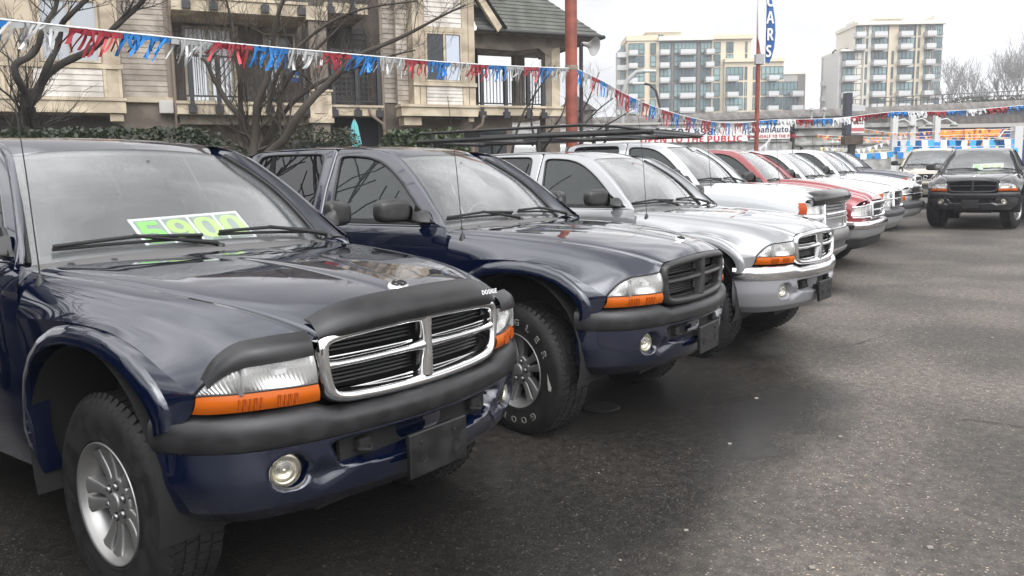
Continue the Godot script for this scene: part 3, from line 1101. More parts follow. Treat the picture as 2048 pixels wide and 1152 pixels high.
	for sd in [1, -1]:
		var fl := Node3D.new()
		fl.name = "fog_light" if sd > 0 else "fog_light_001"
		t.add_child(fl)
		var w := MB.new()
		var ax := V(0.88, 0.0, 0.35).normalized()
		var o := V(0.697, 0.577, 0.588)
		w.lathe([Vector2(0.001, 0.010), Vector2(0.02, 0.008), Vector2(0.034, 0.003), Vector2(0.041, -0.005)], o, ax, 28)
		part("lens", w if sd > 0 else w.flipped(), M.lens_clear, fl)
		w = MB.new()
		w.lathe([Vector2(0.058, -0.012), Vector2(0.042, -0.001), Vector2(0.038, -0.015), Vector2(0.03, -0.026), Vector2(0.012, -0.03), Vector2(0.001, -0.03)], o, ax, 28)
		w.lathe([Vector2(0.011, -0.03), Vector2(0.011, -0.008), Vector2(0.001, -0.006)], o, ax, 12)
		part("reflector", w if sd > 0 else w.flipped(), M.fog_reflector, fl)
	# wipers
	for k in 2:
		var wp := Node3D.new()
		wp.name = "wiper" if k == 0 else "wiper_001"
		t.add_child(wp)
		var z0: float = [0.64, -0.08][k]
		var z1: float = [0.02, -0.66][k]
		var pv: float = [-0.06, -0.71][k]
		var w := MB.new()
		var blade := []
		for j in 9:
			var u := j / 8.0
			var z := lerpf(z0, z1, u)
			var lift := lerpf(0.045, 0.03, u)
			var x0 := tab(absf(z), [[0, -0.555], [0.3, -0.575], [0.6, -0.615], [0.73, -0.645]])
			var y0 := tab(absf(z), [[0, 1.212], [0.3, 1.208], [0.6, 1.196], [0.73, 1.188]])
			blade.append(V(x0 - lift * 0.78 + 0.014, y0 + lift * 0.66 + 0.02, z))
		w.tube(blade, 0.0075, 5)
		for j in 9:
			blade[j] += V(0.010, 0.013 + 0.012 * (1.0 - absf(j - 4.0) / 4.0), 0)
		w.tube(blade, 0.0085, 5)
		part("blade", w, M.black_rubber, wp)
		w = MB.new()
		var m: Vector3 = blade[4]
		w.tube([V(-0.545, 1.204, pv), V(-0.545, 1.225, pv + 0.02), V(-0.565, 1.252, lerpf(pv, m.z, 0.5)), m + V(0, 0.004, 0)], [0.016, 0.014, 0.010, 0.009], 6)
		w.lathe([Vector2(0.02, 0), Vector2(0.018, 0.02), Vector2(0.001, 0.024)], V(-0.54, 1.2, pv), V(0, 1, 0), 12)
		part("arm", w, M.black_plastic, wp)
	# antenna on the right fender
	g = MB.new()
	g.lathe([Vector2(0.022, -0.004), Vector2(0.017, 0.012), Vector2(0.010, 0.03), Vector2(0.006, 0.04), Vector2(0.001, 0.041)], V(-0.40, 1.137, 0.80), V(0, 1, 0), 14)
	g.tube([V(-0.40, 1.17, 0.80), V(-0.43, 1.55, 0.802), V(-0.48, 1.98, 0.806)], [0.0028, 0.0024, 0.0018], 5)
	part("antenna", g, M.black_plastic, t)
	# inside
	g = MB.new()
	g.span(V(-2.5, 0.55, -0.75), V(-0.55, 0.62, 0.75))
	for z in [0.38, -0.38]:
		g.rbox(V(-1.45, 0.82, z), V(0.5, 0.2, 0.5), 0.06)
		g.rbox(V(-1.73, 1.12, z), V(0.16, 0.6, 0.48), 0.06)
		g.rbox(V(-1.76, 1.50, z), V(0.1, 0.17, 0.25), 0.04)
	g.rbox(V(-2.4, 1.12, 0), V(0.16, 0.6, 1.3), 0.06)
	part("seats", g, M.seat, t)
	g = MB.new()
	g.grid(loft([[V(-0.56, 1.195, 0), V(-0.6, 1.18, 0.4), V(-0.66, 1.165, 0.72)], [V(-0.8, 1.2, 0), V(-0.82, 1.2, 0.4), V(-0.86, 1.19, 0.74)], [V(-1.0, 1.14, 0), V(-1.0, 1.14, 0.4), V(-1.0, 1.13, 0.74)], [V(-1.02, 0.9, 0), V(-1.02, 0.9, 0.4), V(-1.02, 0.9, 0.74)]], 10, 12), V(-0.7, 0.9, 0))
	g.mirror()
	part("dashboard", g, M.dash, t)
	g = MB.new()
	var ring := []
	for k in 25:
		var a := TAU * k / 24
		ring.append(V(-1.17 + 0.07 * sin(a), 1.14 + 0.17 * sin(a), -0.38 + 0.185 * cos(a)))
	g.tube(ring, 0.014, 6, false)
	g.tube([V(-1.17, 1.14, -0.56), V(-1.15, 1.13, -0.38), V(-1.17, 1.14, -0.2)], 0.018, 5)
	g.tube([V(-1.15, 1.13, -0.38), V(-0.9, 1.05, -0.38)], 0.03, 6)
	part("steering_wheel", g, M.dash, t)
	g = MB.new()   # trim of the pillars, headliner and the mirror on the glass
	for s in [1.0, -1.0]:
		g.grid([pl([V(-0.68, 1.19, 0.70 * s), V(-1.20, 1.62, 0.525 * s)], 8), pl([V(-0.80, 1.19, 0.745 * s), V(-1.30, 1.64, 0.565 * s)], 8)], C)
	g.span(V(-2.5, 1.66, -0.5), V(-1.3, 1.672, 0.5))
	part("headliner", g, M.trim, t)
	g = MB.new()
	g.rbox(V(-1.02, 1.545, 0), V(0.03, 0.06, 0.24), 0.012)
	g.tube([V(-1.02, 1.56, 0), V(-1.0, 1.61, 0)], 0.01, 5)
	part("rear_view_mirror", g, M.black_plastic, t)
	# bed
	g = MB.new()
	var bl := []
	for y in [1.215, 1.225, 1.20, 1.12, 1.0, 0.86, 0.72, 0.6, 0.5, 0.44]:
		var row := PackedVector3Array()
		for k in 40:
			var x := lerpf(-2.64, -4.50, k / 39.0)
			var dx := x + 3.33
			var ya: float = y
			var arch := 0.5 + sqrt(maxf(0.0, 0.2 - dx * dx)) if absf(dx) < 0.44 else 0.0
			ya = maxf(y, arch) if arch > 0.0 else y
			var z := 0.81 if y == 1.215 else side_z(minf(ya, 1.17)) - (0.03 if y > 1.22 else 0.0) - 0.05 * smoothstep(-4.40, -4.5, x)
			row.append(V(x, ya, z))
		bl.append(row)
	g.grid(bl, V(-3.5, 0.8, 0))
	g.grid([pl([V(-2.64, 1.22, 0.80), V(-2.64, 0.5, 0.80)], 4), pl([V(-2.64, 1.22, 0.0), V(-2.64, 0.5, 0.0)], 4)], V(-3, 0.8, 0))
	g.grid([pl([V(-4.50, 1.22, 0.80), V(-4.50, 0.5, 0.80)], 4), pl([V(-4.50, 1.22, 0.0), V(-4.50, 0.5, 0.0)], 4)], V(-3, 0.8, 0))
	g.grid([pl([V(-2.64, 1.20, 0.80), V(-4.5, 1.20, 0.80)], 4), pl([V(-2.64, 0.7, 0.78), V(-4.5, 0.7, 0.78)], 4), pl([V(-2.64, 0.7, 0), V(-4.5, 0.7, 0)], 4)], V(-3.5, 0.5, 0))
	g.mirror()
	part("bed", g, M.blue, t)
	g = MB.new()
	g.rbox(V(-4.58, 0.62, 0), V(0.14, 0.17, 1.7), 0.03)
	part("rear_bumper", g, M.black_plastic, t)
	g = MB.new()
	for s in [1.0, -1.0]:
		g.rbox(V(-4.47, 1.0, 0.815 * s), V(0.08, 0.34, 0.1), 0.02)
	part("tail_light", g, M.red_lens, t)
	return t
# ---------------------------------------------------------------- the larger pickups further down the row
# S: how much larger the cab is than the compact's; W: half width; nose: front; hf: height of the hood's front edge
func front_x(z: float, s: Dictionary) -> float:
	var q: float = absf(z) / s.W
	return s.nose - s.get("bow", 0.09) * q * q - s.get("wrap", 0.12) * pow(maxf(0.0, (q - 0.72) / 0.28), 2)

func front_patch(s: Dictionary, z0: float, z1: float, lo: Array, hi: Array, off: float, n := 14, m := 5, puff := 0.0) -> Array:
	var rows := []
	for r in m:
		var row := PackedVector3Array()
		for k in n:
			var u := k / float(n - 1)
			var z := lerpf(z0, z1, u)
			var y := lerpf(tab(u, lo), tab(u, hi), r / float(m - 1))
			row.append(V(front_x(z, s) + off + puff * sin(PI * r / (m - 1)) - 0.10 * maxf(0.0, y - 0.85), y, z))
		rows.append(row)
	return rows

func both(called: String, g: MB, m: Material, parent: Node) -> void:
	part(called, g, m, parent)
	part(called, g.flipped(), m, parent)

func make_pickup(proto: Node3D, called: String, label: String, s: Dictionary, paint_: Material, group := "", category := "pickup truck") -> Node3D:
	var t := thing(called, label, category, Vector3.ZERO, 0.0, group)
	for c in proto.get_children():
		var nm := cleaner.sub(str(c.name), "")
		if nm in ["windshield", "windshield_border", "windshield_trim", "roof", "cab_back", "rear_window", "door", "cowl", "wiper", "seats", "dashboard", "steering_wheel", "headliner", "rear_view_mirror", "bed", "rear_bumper", "tail_light", "chassis"]:
			var d: Node3D = c.duplicate()
			d.scale = s.S
			if nm == "chassis":
				d.scale.z *= 0.97
				d.scale.x *= 0.97
				d.scale.y *= 0.97
			t.add_child(d, true)
	swap(t, M.blue, paint_)
	for sd in [1.0, -1.0]:
		add_wheel(t, 0.0, (s.W - 0.17) * sd, s.get("steer", 0.0), 0.3, "wheel", s.get("tyre", 1.03))
		add_wheel(t, -3.33 * s.S.x, (s.W - 0.17) * sd, 0.0, 0.9, "wheel", s.get("tyre", 1.03))
	var W: float = s.W
	var N: float = s.nose
	var hr: float = s.hr
	var hf: float = s.hf
	var C := V(-0.5, 0.6, 0)
	var zf: float = s.get("hood_half", W - 0.36)
	# hood
	var g := MB.new()
	var lines := []
	for q in [[0.0, 0.035], [0.3, 0.03], [0.6, 0.022], [0.62, 0.014], [0.97, 0.0], [1.0, -0.008], [1.0, -0.04]]:
		var zr: float = (W - 0.17) * q[0]
		var z1: float = zf * q[0]
		var row := []
		for u in [0.0, 0.2, 0.45, 0.7, 0.85, 0.94, 0.985, 1.0]:
			var x := lerpf(-0.44 - 0.10 * q[0], front_x(z1, s) - 0.02, u)
			var y: float = lerpf(hr, hf, pow(u, s.get("slope", 1.8))) + q[1] * (1.0 - 0.5 * u) * s.get("dome", 1.0) - (0.055 if u == 1.0 else 0.022 if u > 0.98 else 0.0)
			row.append(V(x, y, lerpf(zr, z1, pow(u, 1.5))))
		lines.append(row)
	var hrw := loft(lines.slice(0, 6), 40, 24)
	hrw.append(sp(lines[6], 40))
	g.grid(hrw, C)
	g.mirror()
	part("hood", g, paint_, t)
	# fender: top and side, with a round arch
	g = MB.new()
	var fl := []
	for q in [[0.0, W - 0.16, zf + 0.008, 0.0, -0.045], [0.0, W - 0.16, zf + 0.008, -0.006, -0.008], [0.0, W - 0.11, zf + 0.5 * (W - zf), -0.012, -0.02], [0.0, W - 0.035, W - 0.09, -0.06, -0.055], [0.0, W - 0.005, W - 0.035, -0.15, -0.12], [0.02, W, W - 0.01, -0.28, -0.24]]:
		var row := []
		for u in [0.0, 0.2, 0.45, 0.7, 0.86, 0.95, 1.0]:
			var z1: float = q[2]
			var x := lerpf(-0.50 + q[0], front_x(z1, s) - 0.02, u)
			var y: float = lerpf(hr, hf, pow(u, s.get("slope", 1.8))) + lerpf(q[3], q[4], u) - (0.02 if u == 1.0 else 0.0)
			row.append(V(x, y, lerpf(q[1], z1, pow(u, 2.2))))
		fl.append(row)
	var fr := [sp(fl[0], 40)]
	fr.append_array(loft(fl.slice(1), 40, 16))
	g.grid(fr, C)
	var last: PackedVector3Array = fr[fr.size() - 1]
	var outer := [V(front_x(W, s) - 0.03, 0.55, W - 0.02), V(front_x(W, s) - 0.025, 0.75, W - 0.012)]
	for i in [39, 32, 24, 16, 8, 0]:
		outer.append(last[i])
	outer.append_array([V(-0.48, 0.75, W), V(-0.48, 0.42, W - 0.04)])
	var arch := []
	var lip := []
	var lip2 := []
	for k in 25:
		var a := lerpf(-0.05, PI + 0.22, k / 24.0)
		var rr: float = s.get("arch", 0.445)
		arch.append(V(cos(a) * rr * 1.02, 0.44 + sin(a) * rr, W + 0.004))
		lip.append(V(cos(a) * (rr - 0.03) * 1.02, 0.44 + sin(a) * (rr - 0.03), W + 0.014))
		lip2.append(V(cos(a) * (rr - 0.035) * 1.02, 0.44 + sin(a) * (rr - 0.035), W - 0.08))
	g.grid(loft([pl(outer, 60), pl(arch, 60)], 60, 4), C)
	g.grid([pl(arch, 60), pl(lip, 60), pl(lip2, 60)], V(0, 0.44, W - 0.4))
	both("fender", g, paint_, t)
	# front face behind lamps and grille
	g = MB.new()
	g.grid(front_patch(s, 0.0, W - 0.015, [[0, 0.55], [1, 0.55]], [[0, hf - 0.05], [0.6, hf - 0.06], [1, hf - 0.17]], -0.045, 24, 8), C)
	g.mirror()
	part("front_panel", g, s.get("face", paint_), t)
	# lamps: each a silver bowl under a clear lens, an amber end
	for sd in [1, -1]:
		var hl := Node3D.new()
		hl.name = "headlight" if sd > 0 else "headlight_001"
		t.add_child(hl)
		for q in s.lamps:   # z0, z1, lower edge, upper edge, what
			var rows := front_patch(s, q[0], q[1], q[2], q[3], q[5] if q.size() > 5 else 0.0, 16, 7, 0.012)
			var w := MB.new()
			w.grid(rows, C)
			if q[4] == "lamp":
				var b := MB.new()
				var back := front_patch(s, q[0], q[1], q[2], q[3], -0.03, 16, 7, -0.01)
				for r in back.size():
					for k in range(0, 16, 2):
						back[r][k].x -= 0.006
				b.grid(back, C)
				part("reflector", b if sd > 0 else b.flipped(), M.reflector, hl)
				part("lens", w if sd > 0 else w.flipped(), M.lens, hl)
			else:
				part({"amber": "turn_signal", "trim": "lamp_trim", "chrome": "lamp_trim"}[q[4]], w if sd > 0 else w.flipped(), {"amber": M.amber_red, "trim": paint_, "chrome": M.chrome}[q[4]], hl)
	# grille
	var gr := Node3D.new()
	gr.name = "grille"
	t.add_child(gr)
	for q in s.grille:   # what, z half, y low, y high, offset, material
		g = MB.new()
		if q[0] == "frame":
			var o := rounded(v2([-q[1], q[2], q[1], q[2], q[1] * q[6], q[3], -q[1] * q[6], q[3]]), 0.04)
			var rows := []
			for e in [[0.0, -0.03], [0.004, 0.004], [0.5, 0.014], [1.0, 0.004], [1.05, -0.03]]:
				var c2 := Vector2(0, (q[2] + q[3]) / 2)
				var row := PackedVector3Array()
				for p in o:
					var k := Vector2(1 - q[7] * e[0] / q[1], 1 - q[7] * e[0] / (q[3] - c2.y))
					var pp := c2 + (p - c2) * k
					row.append(V(front_x(pp.x, s) + q[4] + e[1] - 0.10 * maxf(0.0, pp.y - 0.85), pp.y, pp.x))
				row.append(row[0])
				rows.append(row)
			g.grid(rows, V(N - 0.2, (q[2] + q[3]) / 2, 0), true)
			part("frame", g, q[5], gr)
		elif q[0] == "bar":
			g.grid(front_patch(s, -q[1], q[1], [[0, q[2]], [1, q[2]]], [[0, q[3]], [1, q[3]]], q[4], 17, 5, 0.014), C)
			part("bar", g, q[5], gr)
		else:
			g.grid(front_patch(s, -q[1], q[1], [[0, q[2]], [1, q[2]]], [[0, q[3]], [1, q[3]]], q[4], 17, 3), C)
			part(q[0], g, q[5], gr)
	g = MB.new()
	for k in s.get("slats", 5):
		var y: float = lerpf(s.slat_y[0], s.slat_y[1], (k + 0.5) / s.get("slats", 5))
		g.grid(front_patch(s, -s.slat_y[2], s.slat_y[2], [[0, y - 0.007], [1, y - 0.007]], [[0, y + 0.007], [1, y + 0.007]], -0.012, 9, 3, 0.01), C)
	part("slats", g, M.black_plastic, gr)
	# bumper: rows of offset, height; plan a little ahead of the face
	var bp := Node3D.new()
	bp.name = "bumper"
	t.add_child(bp)
	for q in s.bumper:   # material, name, profile
		var rows := []
		for e in q[2]:
			var row := PackedVector3Array()
			for k in 40:
				var a := k / 39.0
				var z := (W + 0.012) * sin(minf(a * 1.12, 1.0) * PI / 2) if a < 0.893 else W + 0.012
				var x := front_x(minf(z, W), s) if a < 0.893 else front_x(W, s) - (a - 0.893) * 2.6
				row.append(V(x + e[0], e[1] + (0.02 * smoothstep(0.45, 0.6, z) if e.size() > 2 else 0.0), z + (e[0] * 0.25 if z > W * 0.9 else 0.0)))
			rows.append(row)
		g = MB.new()
		g.grid(rows, V(0.2, 0.6, 0))
		g.mirror()
		part(q[1], g, q[0], bp)
	if s.get("shield", false):
		g = MB.new()
		var z1 := zf + 0.02
		var rows := []
		for e in [[0.03, hf - 0.075], [0.06, hf - 0.045], [0.07, hf + 0.0], [0.045, hf + 0.05], [-0.01, hf + 0.085], [-0.05, hf + 0.09]]:
			var row := PackedVector3Array()
			for k in 33:
				var z := lerpf(-z1, z1, k / 32.0)
				var e2 := pow(absf(z) / z1, 6.0)
				row.append(V(front_x(z, s) + e[0] - 0.05 * e2, e[1] - 0.02 * e2 - 0.012 * (z / z1) * (z / z1), z))
			rows.append(row)
		g.grid(rows, V(N - 0.3, hf - 0.1, 0))
		part("bug_shield", g, M.smoke, t)
	g = MB.new()
	g.tube([V(-0.38, hr - 0.02, W - 0.10), V(-0.42, hr + 0.4, W - 0.10), V(-0.46, hr + 0.82, W - 0.10)], [0.004, 0.003, 0.002], 5)
	part("antenna", g, M.black_plastic, t)
	return t

func profile_bumper(top: float, mid: float, low: float, off := 0.0) -> Array:
	return [[-0.08 + off, top - 0.005], [-0.02 + off, top], [0.02 + off, top - 0.012], [0.035 + off, top - 0.05], [0.035 + off, mid], [0.015 + off, low], [-0.03 + off, low - 0.01]]

func other_trucks(proto: Node3D) -> void:
	var grp := "pickups in the front row"
	var white := paint(L(0.52, 0.53, 0.54), 0.0)
	var white2 := paint(L(0.55, 0.55, 0.54), 0.0)
	var red := paint(L(0.23, 0.026, 0.030), 0.1)
	var navy := paint(L(0.012, 0.015, 0.03))
	var gold := paint(L(0.40, 0.35, 0.27), 0.2)
	# 4: white truck with a smoked shield, grey bumper and a rack
	var s4 := {"S": V(1.02, 1.10, 1.125), "W": 0.985, "nose": 0.93, "hr": 1.30, "hf": 1.16, "slope": 2.2, "tyre": 1.03, "shield": true, "hood_half": 0.80,
		"lamps": [[0.53, 0.885, [[0, 0.965], [1, 0.965]], [[0, 1.075], [0.6, 1.09], [1, 1.10]], "lamp"], [0.885, 0.965, [[0, 0.965], [1, 0.975]], [[0, 1.10], [1, 1.105]], "amber"], [0.53, 0.965, [[0, 0.885], [1, 0.885]], [[0, 0.955], [1, 0.955]], "trim"], [0.53, 0.95, [[0, 0.76], [1, 0.79]], [[0, 0.875], [1, 0.875]], "lamp"]],
		"grille": [["radiator_screen", 0.5, 0.75, 1.10, -0.03, M.silver_plastic], ["frame", 0.52, 0.735, 1.10, 0.01, M.chrome, 0.96, 0.03], ["bar", 0.49, 0.925, 0.965, 0.018, M.chrome], ["bar", 0.49, 0.885, 0.905, 0.012, M.silver_plastic]], "slat_y": [0.97, 1.08, 0.48], "slats": 3,
		"bumper": [[M.bumper_lt, "bumper_pad", profile_bumper(0.745, 0.66, 0.60)], [M.bumper_dk, "bumper_centre", [[0.015, 0.60], [0.0, 0.59], [-0.005, 0.50], [0.0, 0.495]]], [M.bumper_lt, "valance", [[0.012, 0.50], [0.02, 0.485], [0.0, 0.44], [-0.09, 0.37], [-0.2, 0.35]]]]}
	var t := make_pickup(proto, "pickup_truck", "large white pickup with smoked hood shield under a black ladder rack", s4, white, grp)
	place(t, 3.335, -10.835, 35.1, 0.038)
	rack(t)
	# 5: red truck with chrome bumper
	var s5 := {"S": V(1.0, 1.055, 1.04), "W": 0.895, "nose": 0.86, "hr": 1.29, "hf": 1.055, "slope": 1.9, "dome": 1.5, "tyre": 0.98, "bow": 0.07,
		"lamps": [[0.46, 0.70, [[0, 0.80], [1, 0.80]], [[0, 0.955], [1, 0.945]], "lamp"], [0.70, 0.87, [[0, 0.80], [1, 0.81]], [[0, 0.945], [1, 0.915]], "lamp"], [0.44, 0.885, [[0, 0.955], [1, 0.92]], [[0, 0.98], [1, 0.945]], "chrome"], [0.44, 0.885, [[0, 0.77], [1, 0.78]], [[0, 0.795], [1, 0.80]], "chrome"]],
		"grille": [["radiator_screen", 0.41, 0.78, 0.99, -0.03, M.pitch], ["frame", 0.44, 0.755, 1.005, 0.02, M.chrome, 1.0, 0.045], ["bar", 0.41, 0.87, 0.895, 0.022, M.chrome]], "slat_y": [0.78, 0.99, 0.40], "slats": 8,
		"bumper": [[M.chrome, "bumper_bar", profile_bumper(0.735, 0.66, 0.62, 0.03)], [M.bumper_lt, "valance", [[0.04, 0.62], [0.03, 0.60], [0.02, 0.52], [-0.02, 0.48], [-0.08, 0.46]]], [M.pitch, "air_dam", [[-0.03, 0.47], [-0.05, 0.36], [-0.12, 0.33]]]]}
	t = make_pickup(proto, "pickup_truck", "red pickup with chrome bumper among the white pickups", s5, red, grp)
	place(t, 4.435, -11.98 - 0.9, 34.5, 0.057)
	t.position = V(4.78, 0.057, -12.75)
	# 6: white truck with amber-edged upper lamps
	var s6 := {"S": V(1.02, 1.085, 1.11), "W": 0.965, "nose": 0.90, "hr": 1.285, "hf": 1.115, "slope": 2.0, "dome": 1.4, "tyre": 1.0, "hood_half": 0.58, "steer": 0.0,
		"lamps": [[0.44, 0.84, [[0, 0.955], [1, 0.955]], [[0, 1.055], [1, 1.05]], "lamp"], [0.84, 0.945, [[0, 0.955], [1, 0.96]], [[0, 1.05], [1, 1.03]], "amber"], [0.40, 0.94, [[0, 0.925], [1, 0.925]], [[0, 0.95], [1, 0.95]], "chrome"], [0.46, 0.92, [[0, 0.80], [1, 0.82]], [[0, 0.915], [1, 0.915]], "lamp"]],
		"grille": [["radiator_screen", 0.40, 0.79, 1.07, -0.03, M.pitch], ["frame", 0.42, 0.775, 1.085, 0.012, M.chrome, 0.92, 0.03], ["bar", 0.40, 0.925, 0.955, 0.02, M.chrome]], "slat_y": [0.80, 1.06, 0.37], "slats": 7,
		"bumper": [[M.bumper_dk, "bumper_pad", profile_bumper(0.745, 0.68, 0.62, 0.02)], [M.bumper_lt, "valance", [[0.03, 0.625], [0.035, 0.61], [0.02, 0.54], [0.03, 0.53], [0.0, 0.47], [-0.08, 0.40]]]]}
	t = make_pickup(proto, "pickup_truck", "white pickup with black grille parked just past the red pickup", s6, white2, grp)
	place(t, 6.45, -15.76, 34.8, 0.05)
	# 7: white truck with two rows of lamps split by a chrome bar
	var s7 := {"S": V(1.0, 1.105, 1.10), "W": 0.955, "nose": 0.88, "hr": 1.30, "hf": 1.09, "slope": 1.7, "dome": 1.6, "tyre": 1.0, "hood_half": 0.6, "face": M.silver_plastic,
		"lamps": [[0.50, 0.92, [[0, 0.945], [1, 0.945]], [[0, 1.025], [1, 1.01]], "lamp"], [0.5, 0.93, [[0, 0.885], [1, 0.885]], [[0, 0.93], [1, 0.93]], "chrome"], [0.50, 0.80, [[0, 0.78], [1, 0.78]], [[0, 0.875], [1, 0.875]], "lamp"], [0.80, 0.93, [[0, 0.78], [1, 0.79]], [[0, 0.875], [1, 0.87]], "amber"]],
		"grille": [["radiator_screen", 0.49, 0.775, 1.03, -0.03, M.pitch], ["bar", 0.49, 0.885, 0.93, 0.02, M.chrome]], "slat_y": [0.78, 1.03, 0.48], "slats": 8,
		"bumper": [[M.bumper_dk, "bumper_pad", profile_bumper(0.75, 0.68, 0.61, 0.03)], [M.bumper_lt, "valance", [[0.03, 0.615], [0.02, 0.54], [-0.02, 0.47], [-0.1, 0.42]]]]}
	t = make_pickup(proto, "pickup_truck", "white pickup with chrome bar between two rows of lamps", s7, white, grp)
	place(t, 8.093, -18.313, 37.0, 0.09)
	# 8: navy
	var s8 := s6.duplicate()
	s8.S = V(1.02, 1.07, 1.07)
	s8.W = 0.93
	s8.hr = 1.255
	s8.hf = 1.09
	t = make_pickup(proto, "pickup_truck", "dark navy pickup with rounded hood farthest along the row", s8, navy, grp)
	place(t, 10.7, -23.6, 37.2, 0.25)
	# 9: white with a black shield
	var s9 := s4.duplicate()
	s9.hf = 1.20
	t = make_pickup(proto, "pickup_truck", "white pickup with black hood shield behind the navy pickup", s9, white2, grp)
	place(t, 11.0, -26.5, 37.2, 0.27)
	swap(t, M.smoke, M.black_plastic)
	# the gold one that faces us
	var sn := {"S": V(1.0, 1.12, 1.08), "W": 0.95, "nose": 0.88, "hr": 1.30, "hf": 1.14, "slope": 2.2, "tyre": 1.0, "hood_half": 0.62,
		"lamps": [[0.52, 0.92, [[0, 0.93], [1, 0.95]], [[0, 1.08], [1, 1.08]], "lamp"], [0.0, 0.95, [[0, 0.80], [1, 0.80]], [[0, 0.90], [1, 0.90]], "trim", -0.01]],
		"grille": [["radiator_screen", 0.50, 0.93, 1.09, -0.02, M.pitch], ["bar", 0.50, 0.905, 0.93, 0.012, M.chrome]], "slat_y": [0.94, 1.08, 0.48], "slats": 3,
		"bumper": [[gold, "bumper_bar", profile_bumper(0.88, 0.80, 0.76)], [M.bumper_dk, "air_intake", [[0.01, 0.76], [0.0, 0.75], [0.0, 0.62], [0.01, 0.61]]], [gold, "valance", [[0.02, 0.62], [0.02, 0.55], [-0.05, 0.46]]]]}
	t = make_pickup(proto, "gold_suv", "pale gold truck with chrome V grille facing the camera", sn, gold, "", "sport utility")
	var v := MB.new()
	for sd in [1.0, -1.0]:
		v.obox(V(0.90, 1.0, 0.20 * sd), V(0.012, 0, 0), V(0, 0.085, 0.075 * sd), V(0, -0.012, 0.02 * sd))
	part("grille_wing", v, M.chrome, t.get_node("grille"))
	v = MB.new()
	var rg := []
	for k in 25:
		rg.append(V(0.915, 1.0 + 0.05 * sin(TAU * k / 24), 0.062 * cos(TAU * k / 24)))
	v.tube(rg, 0.009, 6, false)
	v.box(V(0.915, 1.0, 0), V(0.012, 0.02, 0.16))
	part("emblem", v, M.chrome, t.get_node("grille"))
	v = MB.new()
	for sd in [1.0, -1.0]:
		v.tube([V(-1.4, 1.90, 0.58 * sd), V(-1.5, 1.965, 0.58 * sd), V(-2.5, 1.97, 0.58 * sd)], 0.016, 6)
	part("roof_rail", v, M.black_plastic, t)
	place(t, 13.45, -26.6, 121.0, 0.27)
	# far stock
	var far := [["silver sedan-height truck parked between the far white posts", 17.6, -47.0, 150.0, 2], ["white truck parked nearest the blue building", 20.6, -49.0, 150.0, 0], ["dark truck parked beside the far white posts", 14.8, -46.0, 150.0, 1], ["pale truck at the far end of the pale post line", 23.8, -51.0, 150.0, 0]]
	var stock := [s7, s6, s5]
	for f in far:
		t = make_pickup(proto, "parked_truck", f[0], stock[f[4]], [white, navy, gold][f[4]], "trucks parked far back before the blue building")
		place(t, f[1], f[2], f[3])
	t = make_pickup(proto, "pickup_truck", "dark blue truck at the right edge beside the grey pickup", s8, navy, "")
	place(t, 12.75, -17.9, 123.0)

func rack(t: Node3D) -> void:
	var o := thing("ladder_rack", "black steel ladder rack over the large white pickup", "rack", t.position, t.rotation.y)
	for sd in [1.0, -1.0]:
		var g := MB.new()
		g.tube([V(-5.3, 2.03, 0.8 * sd), V(-3.0, 2.03, 0.8 * sd), V(-1.35, 2.02, 0.8 * sd), V(-1.22, 2.01, 0.78 * sd)], 0.036, 8)
		part("side_rail", g, M.rack, o)
		g = MB.new()
		g.tube([V(-5.25, 2.16, 0.8 * sd), V(-2.3, 2.155, 0.8 * sd), V(-1.75, 2.11, 0.8 * sd), V(-1.28, 2.03, 0.8 * sd)], 0.022, 7)
		part("upper_rail", g, M.rack, o)
		for x in [-5.0, -3.0, -1.9]:
			g = MB.new()
			g.tube([V(x, 2.0, 0.8 * sd), V(x, 2.155, 0.8 * sd)], 0.026, 6)
			if x < -2.5:
				g.tube([V(x, 1.25, 0.84 * sd), V(x, 2.0, 0.8 * sd)], 0.032, 6)
				g.tube([V(x, 1.75, 0.81 * sd), V(x + 0.22, 2.01, 0.8 * sd)], 0.018, 6)
			part("post", g, M.rack, o)
		g = MB.new()
		g.box(V(-4.2, 2.09, 0.8 * sd), V(0.3, 0.15, 0.012))
		part("gusset", g, M.rack, o)
	for x in [-5.15, -4.2, -3.0, -1.9, -1.22]:
		var g := MB.new()
		g.tube([V(x, 2.01, -0.82), V(x, 2.01, 0.82)], 0.028, 7)
		part("cross_bar", g, M.rack, o)
# ---------------------------------------------------------------- the apartment block behind the row
# its own axes: x along the front, y up, z out of the wall
func bx(called: String, x0: float, x1: float, y0: float, y1: float, z0: float, z1: float, m: Material, parent: Node, bev := 0.0) -> MeshInstance3D:
	var g := MB.new()
	var c := V((x0 + x1) / 2, (y0 + y1) / 2, (z0 + z1) / 2)
	var s := V(absf(x1 - x0), absf(y1 - y0), absf(z1 - z0))
	if bev > 0:
		g.rbox(c, s, bev)
	else:
		g.box(c, s)
	return part(called, g, m, parent)

